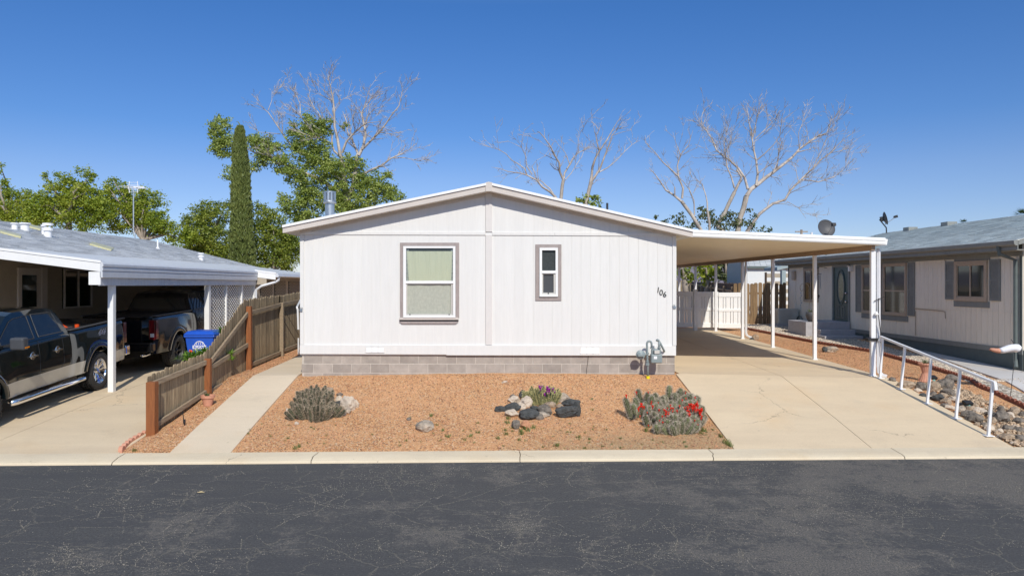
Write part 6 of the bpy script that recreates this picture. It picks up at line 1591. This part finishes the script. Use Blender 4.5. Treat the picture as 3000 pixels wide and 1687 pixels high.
def limb(zpts, org, sc_, Y, r0, r1, wob=.25, yo=None, ydrift=None):
    r0 *= RS; r1 *= .75
    P3 = []; n = len(zpts); y = Y if yo is None else yo; dr = random.uniform(-.5, .5) if ydrift is None else ydrift
    for i, (a, b) in enumerate(zpts):
        P3.append(W(org[0]+a/sc_, org[1]+b/sc_, y)); y += dr*random.uniform(.3, 1)
    out = []
    for i in range(len(P3)-1):
        a, b = P3[i], P3[i+1]; L_ = (b-a).length; m = max(1, int(L_/.5))
        for k in range(m): 
            q = a.lerp(b, k/m)
            if k: q += Vector((random.gauss(0, .035), random.gauss(0, .05), random.gauss(0, .035)))*min(L_, 1.2)
            out.append(q)
    out.append(P3[-1]); k = len(out)
    return out, [r0+(r1-r0)*(i/(k-1)) for i in range(k)]
def twigs(br, pts, rs, depth, lmax, up=.15, dens=1.6, center=None):
    # grow side shoots from a limb
    tot = sum((b-a).length for a, b in zip(pts, pts[1:])); n = int(tot*dens)
    for i in range(n):
        t = random.uniform(.22, 1.0); k = min(len(pts)-2, int(t*(len(pts)-1))); a = pts[k].lerp(pts[k+1], random.random())
        d = (pts[k+1]-pts[k]).normalized(); ax = d.cross(Vector((random.gauss(0, 1), random.gauss(0, 1), random.gauss(0, 1)))).normalized()
        an = random.uniform(.4, 1.05); d2 = (d*math.cos(an)+ax*math.sin(an)); d2.z += up; d2.normalize()
        l = lmax*random.uniform(.4, 1.15)*(1.1-.45*t); m = max(2, int(l/.28)); q = [a]; cur = a.copy(); dd = d2.copy()
        for j in range(m):
            dd = (dd+Vector((random.gauss(0, .09), random.gauss(0, .09), random.gauss(0, .08)+up*.16))).normalized(); cur = cur+dd*(l/m); q.append(cur.copy())
        r = max(.013, rs[k]*.42) if depth > 1 else .012
        r = min(r, .018 if depth < 3 else .032)
        br.add(q, r, .0065, 3 if r < .02 else 4)
        if depth > 1: twigs(br, q, [r]*len(q), depth-1, l*.55, up, dens*1.15)
def baretree(nm, label, limbs, trunk, org, sc_, Y, lmax=2.0, dens=1.5, depth=3, blobs=None, leafm=None, leafsize=.09, hang=0, ldens=16, cat='tree', group=None):
    bz = zg(0, 40)+.2
    base = W(org[0]+trunk[0][0][0][0]/sc_, org[1], Y); base.z = bz
    th = thing(nm, label, cat, tuple(base), group)
    tb = Br(); bb = Br()
    for zp, r0, r1 in trunk:
        pts, rs = limb(zp, org, sc_, Y, r0, r1, yo=Y, ydrift=0)
        tb.mb.tube(pts, rs, 9, False)
    for zp, r0, r1 in limbs:
        pts, rs = limb(zp, org, sc_, Y, r0, r1); bb.mb.tube(pts, rs, 6, False); twigs(bb, pts, rs, depth, lmax, dens=dens)
    tb.mb.build('trunk', 'deadbark', th, smooth=True); bb.mb.build('crown', 'twig', th, smooth=True)
    if blobs: leaves('foliage', [(org[0]+a/sc_, org[1]+b/sc_, r/sc_) for a, b, r in blobs], Y, ldens, leafsize, leafm, th, hang=hang)
    return th
random.seed(11)
gz = 1900
# cottonwood with dead crown
org, s_ = (700, 200), 3.623
lA = [([(1090, 980), (1070, 900), (1045, 740), (1015, 620), (1010, 450), (1000, 330), (960, 150), (945, 85)], .17, .02),
 ([(1095, 900), (1140, 780), (1210, 700), (1300, 620), (1370, 580), (1500, 570)], .13, .02),
 ([(1085, 945), (1010, 880), (985, 800), (990, 720), (950, 660), (880, 560), (790, 410), (740, 300), (760, 220)], .12, .015),
 ([(1250, 970), (1260, 900), (1200, 760), (1150, 670), (1140, 560), (1100, 460)], .15, .02),
 ([(1270, 930), (1320, 830), (1345, 700), (1330, 600), (1300, 480), (1330, 420), (1400, 330), (1530, 265)], .17, .02),
 ([(1310, 860), (1400, 770), (1490, 680), (1560, 590), (1620, 500), (1700, 400), (1720, 300), (1745, 235)], .13, .015),
 ([(1300, 1140), (1400, 1080), (1520, 1030), (1610, 960), (1700, 920), (1800, 870), (1890, 795)], .13, .015),
 ([(1610, 955), (1750, 950), (1900, 980), (2000, 975)], .05, .012),
 ([(640, 1090), (500, 1030), (380, 1000), (230, 930), (80, 850), (-60, 800)], .13, .04),
 ([(640, 900), (490, 740), (440, 660), (380, 570), (310, 470), (240, 410), (180, 360)], .10, .015),
 ([(310, 450), (350, 340), (350, 250)], .04, .012),
 ([(740, 660), (700, 570), (640, 490), (560, 420), (490, 370)], .09, .015),
 ([(650, 490), (650, 380), (600, 280), (550, 220)], .06, .012),
 ([(1000, 350), (930, 320), (850, 270), (810, 225)], .05, .012),
 ([(1345, 600), (1370, 500), (1440, 430), (1570, 405)], .06, .012),
 ([(980, 800), (900, 750), (750, 720), (620, 670), (520, 640)], .07, .02),
 ([(440, 700), (330, 690), (220, 680), (150, 640)], .04, .012), ([(1330, 420), (1360, 300), (1400, 165)], .05, .012), ([(1490, 680), (1600, 700), (1740, 720)], .05, .012), ([(1010, 450), (1080, 330), (1040, 220)], .04, .01)]
tA = [([(1130, 2560), (1130, 1400), (1110, 1150), (1090, 970)], .34, .19), ([(1140, 1500), (1210, 1250), (1250, 960)], .22, .17), ([(1110, 1350), (900, 1200), (640, 1085)], .2, .13), ([(1140, 1350), (1300, 1135)], .16, .13), ([(1100, 1200), (760, 950), (640, 890)], .12, .1)]
ot, st_ = (550, 200), 2.229
bA = [(210, 400, 75), (240, 470, 85), (230, 540, 65), (260, 690, 50), (235, 345, 36), (160, 430, 35), (180, 520, 50), (470, 500, 75), (430, 450, 40), (430, 640, 50), (560, 560, 95), (500, 590, 60), (640, 640, 85), (720, 450, 75), (690, 400, 45), (800, 380, 75), (860, 430, 85), (760, 540, 110), (850, 560, 95), (700, 700, 75), (820, 700, 120), (930, 680, 90), (1000, 650, 100), (1100, 640, 75), (1050, 760, 130), (900, 830, 110), (750, 830, 85), (1180, 760, 100), (1250, 820, 90), (1330, 840, 75), (1400, 850, 35), (1140, 880, 110), (1000, 900, 120), (800, 920, 120), (650, 900, 65), (690, 970, 60), (620, 860, 40), (1310, 700, 38), (910, 350, 50), (1030, 380, 28), (780, 1000, 80)]
th = baretree('cottonwood_tree', 'large cottonwood with bare dead crown above green lower foliage behind the cypress', lA, tA, org, s_, 45, lmax=1.75, dens=3.4)
leaves('foliage', [(ot[0]+a/st_, ot[1]+b/st_, r/st_) for a, b, r in bA], 45, 52, .06, 'leafA', th, asp=.85, clumps=1.0)
# left and right of the cypress
def greentree(nm, label, blobs, Y, org_, sc_, mat='leafB', size=.06, dens=56, trunkpx=None, clumps=1.15, hang=0, asp=.6):
    P_ = [(org_[0]+a/sc_, org_[1]+b/sc_, r*1.1/sc_) for a, b, r in blobs]
    cx = sum(p[0]*p[2] for p in P_)/sum(p[2] for p in P_); by = max(p[1] for p in P_)
    if trunkpx: cx = trunkpx
    base = W(cx, by, Y); base.z = 1.2; th = thing(nm, label, 'tree', tuple(base))
    top = W(cx, by-20, Y); tb = Br(); tb.mb.tube([base, base.lerp(top, .5)+Vector((.1, 0, 0)), top], [.24, .18, .14], 8, False)
    for a, b, r in P_[::2]:
        c = W(a, b, Y+random.uniform(-.5, .5)); mid_ = top.lerp(c, .5)+Vector((0, random.uniform(-.4, .4), .2)); tb.mb.tube([top-Vector((0, 0, .3)), mid_, c], [.09, .05, .015], 5, False)
    tb.mb.build('trunk', 'bark', th, smooth=True)
    leaves('crown', P_, Y, dens, size, mat, th, clumps=clumps, hang=hang, asp=asp); return th
greentree('green_tree', 'dense green bushy tree just left of the tall cypress', [(60, 980, 80), (130, 950, 80), (230, 940, 70), (100, 1080, 110), (200, 1120, 120), (60, 1150, 100), (20, 1060, 70), (190, 900, 35), (250, 890, 30), (100, 900, 30), (150, 1230, 100), (250, 1230, 90), (10, 1190, 60)], 41.5, ot, st_, 'leafdk')
greentree('green_tree', 'dark green bushy tree between the cypress and the white house', [(500, 980, 80), (470, 910, 40), (560, 1020, 95), (470, 1080, 90), (600, 1120, 100), (540, 1200, 110), (650, 1210, 90), (690, 1120, 70), (640, 1270, 70), (450, 1200, 70), (700, 1180, 60), (500, 1280, 60)], 39.5, ot, st_, 'leafdk')
oc, so = (0, 450), 3.68
greentree('mulberry_tree', 'green tree at the far left edge above the grey roof', [(0, 120, 22), (-5, 200, 40), (10, 330, 60), (60, 320, 35), (150, 450, 80), (60, 440, 80), (250, 440, 70), (340, 460, 60), (250, 600, 130), (100, 600, 120), (0, 560, 100), (60, 720, 100), (220, 730, 110), (330, 560, 70), (320, 700, 90), (-120, 500, 120), (-100, 700, 150)], 43, oc, so, size=.06, dens=56)
greentree('mulberry_tree', 'broad bright green tree behind the two largest roof vents', [(600, 400, 110), (520, 330, 50), (500, 245, 25), (620, 225, 22), (680, 330, 80), (750, 330, 90), (850, 330, 80), (920, 220, 55), (950, 270, 60), (830, 180, 25), (1010, 220, 25), (1000, 360, 70), (900, 430, 130), (780, 500, 140), (600, 560, 160), (450, 450, 80), (420, 560, 100), (1000, 560, 140), (800, 650, 160), (550, 700, 130), (950, 730, 120), (400, 700, 110), (1100, 700, 120), (330, 620, 90), (360, 560, 70), (1080, 520, 90), (1060, 620, 110), (480, 640, 120)], 38, oc, so, size=.06, dens=56)
greentree('mulberry_tree', 'green tree behind the television antenna', [(1200, 440, 110), (1160, 320, 40), (1220, 290, 35), (1300, 320, 55), (1180, 380, 60), (1350, 440, 90), (1300, 600, 150), (1500, 500, 110), (1600, 450, 60), (1720, 460, 50), (1550, 600, 130), (1700, 560, 80), (1650, 700, 120), (1780, 640, 50), (1450, 750, 130), (1250, 760, 110), (1780, 780, 90), (1860, 800, 60), (1650, 830, 80), (1950, 880, 75), (2050, 900, 70), (2000, 830, 30), (1850, 880, 90), (1950, 930, 90), (2080, 950, 80), (1700, 760, 110), (1130, 500, 90), (1120, 620, 110), (1400, 550, 120), (1480, 640, 120)], 40, oc, so, size=.06, dens=56)
# cypress
def cypress():
    Y = 36.5; s = F/Y; top = W(703, 365, Y); base = W(709, 800, Y); base.z = 1.3
    th = thing('cypress_tree', 'tall narrow dark green italian cypress column with bent tip', 'cypress', tuple(base))
    mb = MB(); mb.tube([base, base.lerp(top, .5), top-Vector((0, 0, .5))], [.14, .09, .03], 8, False); mb.build('trunk', 'bark', th)
    n = 62000; t = np.random.uniform(0, 1, n)**.85      # 0 bottom
    pyv = 800-t*(800-372); hw = np.interp(pyv, [365, 385, 430, 520, 640, 740, 800], [4, 11, 18, 23, 27, 32, 33])/s
    cx = np.interp(pyv, [365, 400, 560, 800], [704, 702, 706, 711]); a = np.random.uniform(0, 2*PI, n)
    hw = hw*(1+.07*np.sin(a*5+pyv*.05)+.06*np.sin(pyv*.31+a*2)+.05*np.sin(a*9-pyv*.17)); rr = hw*(np.random.uniform(.80, 1.05, n)+.10*(np.random.uniform(0, 1, n) > .95))*(1+.10*np.sin(a*13+pyv*.6)*np.sin(pyv*.9))
    z = H-(pyv-CY)*Y/F; x = (cx-CX)*Y/F+rr*np.cos(a); y = Y+rr*np.sin(a)
    Pp = np.stack([x, y, z], 1); A = np.stack([np.cos(a)*.35, np.sin(a)*.35, np.ones(n)], 1)+np.random.normal(0, .25, (n, 3)); A /= np.linalg.norm(A, axis=1)[:, None]
    B = np.cross(A, np.random.normal(0, 1, (n, 3))); B /= np.linalg.norm(B, axis=1)[:, None]; S = np.random.uniform(.05, .10, n)[:, None]
    V = np.stack([Pp-A*S, Pp+B*S*.32, Pp+A*S*1.2, Pp-B*S*.32], 1).reshape(-1, 3)
    fastmesh('crown', V, np.arange(4*n).reshape(-1, 4), 'leafcy', th)
    m = MB(); tp = W(703, 368, Y); m.tube([tp-Vector((0, 0, .3)), tp, W(698, 358, Y), W(692, 357, Y)], [.06, .04, .02, .01], 5); m.build('tip', 'leafcy', th)
cypress()
# bare trees in the middle
org, s_ = (1400, 300), 4.529
lD = [([(1135, 1030), (1085, 920), (1080, 800), (1040, 740), (970, 600), (890, 480), (820, 400), (790, 390)], .12, .02),
 ([(885, 470), (885, 420), (880, 345)], .035, .01), ([(1080, 910), (1010, 880), (955, 815)], .05, .02),
 ([(1140, 1020), (1150, 940), (1215, 830), (1260, 740), (1340, 665), (1430, 625), (1500, 590)], .10, .015),
 ([(1215, 820), (1190, 750), (1160, 670), (1080, 580), (1010, 480)], .05, .012), ([(1160, 1030), (1240, 940), (1300, 840), (1380, 720), (1420, 600), (1440, 500)], .05, .012),
 ([(1015, 1245), (960, 1190), (850, 1120), (790, 1040), (650, 965), (560, 940), (400, 920), (180, 860)], .13, .012),
 ([(1010, 1230), (960, 1150), (900, 1100), (850, 1050), (780, 1020), (720, 850), (780, 770), (900, 710)], .07, .012),
 ([(650, 960), (620, 880), (540, 820), (450, 770), (370, 680), (280, 630), (180, 600), (100, 580)], .07, .01),
 ([(720, 960), (650, 850), (630, 700), (580, 600), (590, 450), (625, 355)], .06, .012), ([(580, 600), (500, 560), (400, 515)], .03, .01), ([(1330, 660), (1330, 500), (1380, 340)], .03, .008), ([(970, 600), (880, 560), (800, 490)], .03, .008)]
baretree('bare_tree', 'leafless tree behind the roof ridge with fanned forking limbs', lD, [([(1095, 2750), (1090, 1400), (1105, 1250), (1120, 1100), (1135, 1030)], .2, .13), ([(1090, 1400), (1015, 1240)], .16, .13)], org, s_, 44, lmax=1.6, dens=2.3, depth=3)
lD2 = [([(1510, 1050), (1570, 960), (1620, 880), (1680, 720), (1740, 560), (1785, 430), (1870, 340)], .13, .02),
 ([(1490, 1080), (1510, 980), (1520, 860), (1560, 740), (1610, 650), (1700, 520), (1780, 380), (1850, 260), (1920, 180)], .14, .012),
 ([(1605, 640), (1580, 540), (1560, 420), (1540, 340)], .05, .012), ([(1575, 430), (1605, 370), (1560, 300), (1500, 250), (1520, 180), (1600, 90)], .04, .01),
 ([(1600, 930), (1720, 870), (1850, 760), (1950, 650), (2050, 560), (2160, 500)], .06, .01), ([(1790, 440), (1900, 400), (2030, 370)], .035, .01), ([(1870, 350), (1980, 320), (2010, 290)], .03, .008), ([(1605, 380), (1640, 260)], .03, .01), ([(1520, 1090), (1570, 1040), (1680, 1010)], .03, .01)]
baretree('bare_tree', 'leafless leaning tree right of the ridge with small green tuft at its base', lD2, [([(1430, 2750), (1440, 1330), (1470, 1180), (1500, 1060)], .2, .14), ([(1470, 1180), (1510, 1050)], .14, .13)], org, s_, 43, lmax=1.5, dens=2.3, depth=3,
         blobs=[(1330, 1290, 35), (1420, 1250, 40), (1390, 1300, 40), (1530, 1280, 60), (1590, 1320, 50), (1500, 1340, 50), (1570, 1260, 35)], leafm='leafA', leafsize=.10, ldens=20)
# big bare tree on the right
org, s_ = (1860, 260), 3.293
lE = [([(1075, 1040), (1120, 970), (1200, 910), (1330, 810), (1420, 740), (1520, 660), (1590, 580), (1690, 510), (1760, 460), (1850, 430), (1900, 260)], .24, .015),
 ([(1170, 940), (1185, 820), (1170, 690), (1140, 560), (1130, 430), (1100, 330), (1075, 160)], .14, .015),
 ([(1175, 690), (1250, 630), (1340, 540), (1400, 450), (1415, 340)], .07, .012), ([(1140, 470), (1170, 300), (1210, 190), (1260, 80)], .06, .01), ([(1155, 490), (1250, 400), (1340, 310), (1400, 210)], .05, .01),
 ([(1090, 970), (1060, 860), (1000, 770), (900, 680), (790, 600), (740, 480), (640, 350), (570, 280)], .15, .015),
 ([(960, 1000), (1010, 900), (1030, 850), (980, 780)], .15, .08), ([(960, 960), (930, 850), (890, 760), (880, 680), (860, 560), (890, 400), (905, 340)], .09, .012), ([(900, 660), (890, 570), (960, 490), (1000, 400)], .05, .01),
 ([(1120, 1320), (1200, 1210), (1330, 1110), (1450, 1070), (1500, 980), (1600, 880), (1720, 770), (1790, 690), (1890, 620), (1960, 540), (2080, 440)], .17, .012),
 ([(1610, 880), (1770, 900), (1920, 850), (2020, 780), (2080, 680), (2110, 600)], .07, .01), ([(1720, 770), (1800, 600), (1850, 480), (1950, 430)], .06, .01), ([(1590, 580), (1580, 420), (1640, 230)], .05, .01), ([(1330, 810), (1380, 700), (1385, 580)], .06, .012), ([(640, 350), (650, 240), (690, 170)], .04, .01), ([(1470, 1090), (1580, 1150), (1650, 1250)], .035, .01), ([(1185, 820), (1300, 740), (1440, 660)], .05, .012), ([(790, 600), (730, 620), (680, 560)], .03, .01), ([(1890, 620), (2000, 600), (2060, 530)], .035, .01)]
tE = [([(1000, gz+200), (990, 1400), (1010, 1260), (1050, 1150), (1075, 1040)], .3, .22), ([(990, 1500), (790, 1320), (830, 1260), (900, 1120), (960, 1000)], .2, .16), ([(1000, 1500), (1120, 1320)], .2, .17)]
baretree('bare_tree', 'largest leafless tree spreading over the right end of the carport', lE, tE, org, s_, 47, lmax=2.1, dens=2.8, depth=3,
         blobs=[(430, 1240, 50), (400, 1300, 60), (560, 1290, 60), (650, 1220, 70), (640, 1170, 30), (750, 1270, 80), (900, 1240, 75), (980, 1290, 80), (1090, 1300, 55), (1240, 1370, 40), (1300, 1375, 18), (1110, 1175, 22), (1160, 1220, 22), (500, 1330, 70), (300, 1290, 25), (850, 1330, 80), (1150, 1350, 60), (200, 1240, 10)], leafm='leafC', leafsize=.085, hang=.6, ldens=20)
lE2 = [([(455, 1060), (465, 960), (420, 850), (410, 740), (440, 640), (520, 540), (560, 400)], .12, .012), ([(410, 840), (350, 780), (270, 710), (200, 620), (100, 520), (100, 450)], .08, .012), ([(440, 640), (400, 540), (365, 420)], .05, .01),
 ([(450, 1090), (380, 1030), (300, 980), (240, 890), (140, 765)], .13, .02), ([(575, 1220), (570, 1080), (530, 980), (470, 900), (430, 850)], .07, .015), ([(700, 1180), (685, 1030), (650, 920), (590, 870)], .09, .02), ([(560, 1010), (620, 920), (680, 840)], .035, .01), ([(385, 1020), (385, 950)], .07, .05), ([(440, 650), (550, 590), (620, 560)], .03, .01)]
baretree('bare_tree', 'slender leafless tree left of the largest bare tree above the carport', lE2, [([(700, gz+200), (680, 1450), (630, 1350), (550, 1220), (450, 1085)], .2, .14), ([(720, 1450), (720, 1300), (700, 1180)], .12, .10)], org, s_, 45.5, lmax=1.6, dens=2.3, depth=3)
# greenery behind the carport
o1, s1 = (1970, 750), 5.574
greentree('green_tree', 'yellow-green tree seen under the carport roof above the back fence', [(480, 200, 90), (560, 180, 100), (620, 280, 120), (500, 320, 90), (430, 100, 80), (650, 80, 100), (520, 420, 60), (700, 200, 90)], 44, o1, s1, 'leafB', .10, 26, clumps=1.6)
greentree('green_tree', 'dusty green scrubby tree left of the shaded shed gable', [(850, 200, 110), (900, 100, 100), (800, 120, 90), (950, 250, 90), (880, 330, 90), (780, 330, 70), (980, 60, 60)], 42.5, o1, s1, 'leafC', .10, 24, clumps=1.6)
greentree('green_tree', 'tangled branchy tree seen beside the last carport posts', [(80, 250, 80), (180, 300, 80), (300, 280, 90), (250, 200, 60), (340, 350, 60), (100, 150, 70), (60, 330, 70), (230, 370, 50)], 43.5, o1, s1, 'leafdk', .10, 20, clumps=1.1)
# palms
def palm(px, py, Y, r, label):
    c = W(px, py, Y); s = F/Y; th = thing('palm_tree', label, 'palm', (c.x, c.y, 1.5)); mb = MB(); mb.tube([(c.x, c.y, 1.5), c], [.2, .16], 8); mb.build('trunk', 'bark', th)
    mb = MB()
    for k in range(26):
        a = k*2.399; el_ = random.uniform(-.2, 1.2); d = Vector((math.cos(a)*math.cos(el_), math.sin(a)*math.cos(el_), math.sin(el_))); l = r/s*random.uniform(.8, 1.1)
        for q in range(9):
            an = (q-4)*.16; sd_ = d.cross(Vector((0, 0, 1))).normalized(); dd = (d*math.cos(an)+sd_*math.sin(an)).normalized(); w_ = dd.cross(Vector((0, 0, 1))).normalized()*.02
            mb.add([c+d*l*.25-w_, c+d*l*.25+w_, c+dd*l+Vector((0, 0, -.15*l))], [(0, 1, 2)])
    mb.build('crown', 'palm', th)
palm(2822, 652, 70, 16, 'smaller distant palm crown peeking over the right roof'); palm(2992, 630, 55, 30, 'palm crown at the right edge above the shingle roof')
# utility pole, distant white vent pipe
Yp = 130; p = W(2348, 673, Yp); th = thing('utility_pole', 'distant wooden utility pole with crossarm above the carport roof', 'pole', (p.x, Yp, 1.3))
mb = MB(); mb.tube([(p.x, Yp, 1.3), p], .22, 8); mb.build('pole', 'bark', th); mb = MB(); mb.box(p.x-1.1, p.x+1.1, Yp-.1, Yp+.1, p.z-.45, p.z-.25); mb.build('crossarm', 'bark', th)
p = W(2378, 681, 60); mb = MB(); mb.tube([(p.x, 60, 1.3), p], .09, 8); tag(mb.build('white_vent_pipe', 'whitemetal'), 'short pale pipe top just left of the big satellite dish', 'pipe')
# hills
mb = MB(); rows = []; top = []; 
xs_ = [(-3000+i*60) for i in range(101)]
def hz_(x): return lin(x, [(-3000, 40), (0, 35), (700, 70), (1050, 118), (1250, 128), (1700, 118), (3000, 90)])+6*noise.noise(Vector((x*.01, 0, 0)))
mb.grid([[(x, 1700, -5) for x in xs_], [(x, 1900, hz_(x)*.6) for x in xs_], [(x, 2100, hz_(x)) for x in xs_], [(x, 2700, -5) for x in xs_]])
struct(mb.build('hills', 'hill', smooth=True))

# greenery across the street, seen only in reflections
n = 26000; X_ = np.random.uniform(-60, 60, n); top_ = 3.5+2.5*np.sin(X_*.21)+1.5*np.sin(X_*.53+1); Z_ = np.random.uniform(0, 1, n)*np.maximum(top_, 1.5); Y_ = -24+np.random.normal(0, 1.2, n)
Pp = np.stack([X_, Y_, Z_], 1); A = np.random.normal(0, 1, (n, 3)); A /= np.linalg.norm(A, axis=1)[:, None]; B = np.cross(A, np.random.normal(0, 1, (n, 3))); B /= np.linalg.norm(B, axis=1)[:, None]
V = np.stack([Pp-A*.35, Pp+B*.25, Pp+A*.35, Pp-B*.25], 1).reshape(-1, 3)
tag(fastmesh('far_trees', V, np.arange(4*n).reshape(-1, 4), 'leafdk'), 'row of trees and shrubs across the street', 'trees', kind='stuff')
# ------------------------------------------------------------------ light, sky, camera
w = bpy.data.worlds.new('World'); sc.world = w; w.use_nodes = True
nt = w.node_tree; N = nt.nodes; L = nt.links; bg = N['Background']
sky = N.new('ShaderNodeTexSky'); sky.sky_type = 'NISHITA'; sky.sun_disc = False
el = math.atan2(.83, math.hypot(.22, 1)); sky.sun_elevation = el; sky.sun_rotation = PI-math.atan2(.22, 1)
sky.air_density = 1.0; sky.dust_density = .25; sky.ozone_density = 2.4; sky.altitude = 900
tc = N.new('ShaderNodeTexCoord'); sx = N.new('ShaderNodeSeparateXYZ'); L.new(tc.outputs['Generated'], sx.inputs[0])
tint = ramp(N, L, sx.outputs[2], [(0, (.405, .40, .49)), (.14, (.33, .383, .51)), (.2, (.239, .36, .527)), (.355, (.184, .357, .566)), (.6, (1.0, .94, .84))])  # unseen zenith left brighter and warm to lift the shade
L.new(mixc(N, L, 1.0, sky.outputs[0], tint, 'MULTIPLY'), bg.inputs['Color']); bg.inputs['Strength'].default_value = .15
sd = bpy.data.lights.new('sun', 'SUN'); sd.energy = 2.72; sd.angle = math.radians(.53); sd.color = (1, .945, .845)
so = bpy.data.objects.new('sun', sd); COL.objects.link(so); so.rotation_euler = Vector((-.22, 1, -.83)).to_track_quat('-Z', 'Y').to_euler(); so.location = (0, 0, 30)
cd = bpy.data.cameras.new('camera'); co = bpy.data.objects.new('camera', cd); COL.objects.link(co); sc.camera = co
co.location = (0, 0, H); co.rotation_euler = (PI/2, 0, 0)
cd.sensor_width = 36; cd.lens = F/3000*36; cd.shift_x = (1500-CX)/3000; cd.shift_y = -(843.5-CY)/3000; cd.clip_end = 6000; cd.clip_start = .1
sc.view_settings.view_transform = 'Standard'; sc.view_settings.look = 'None'; sc.view_settings.gamma = 1; sc.view_settings.exposure = .50
sc.render.resolution_x = 1024; sc.render.resolution_y = 575
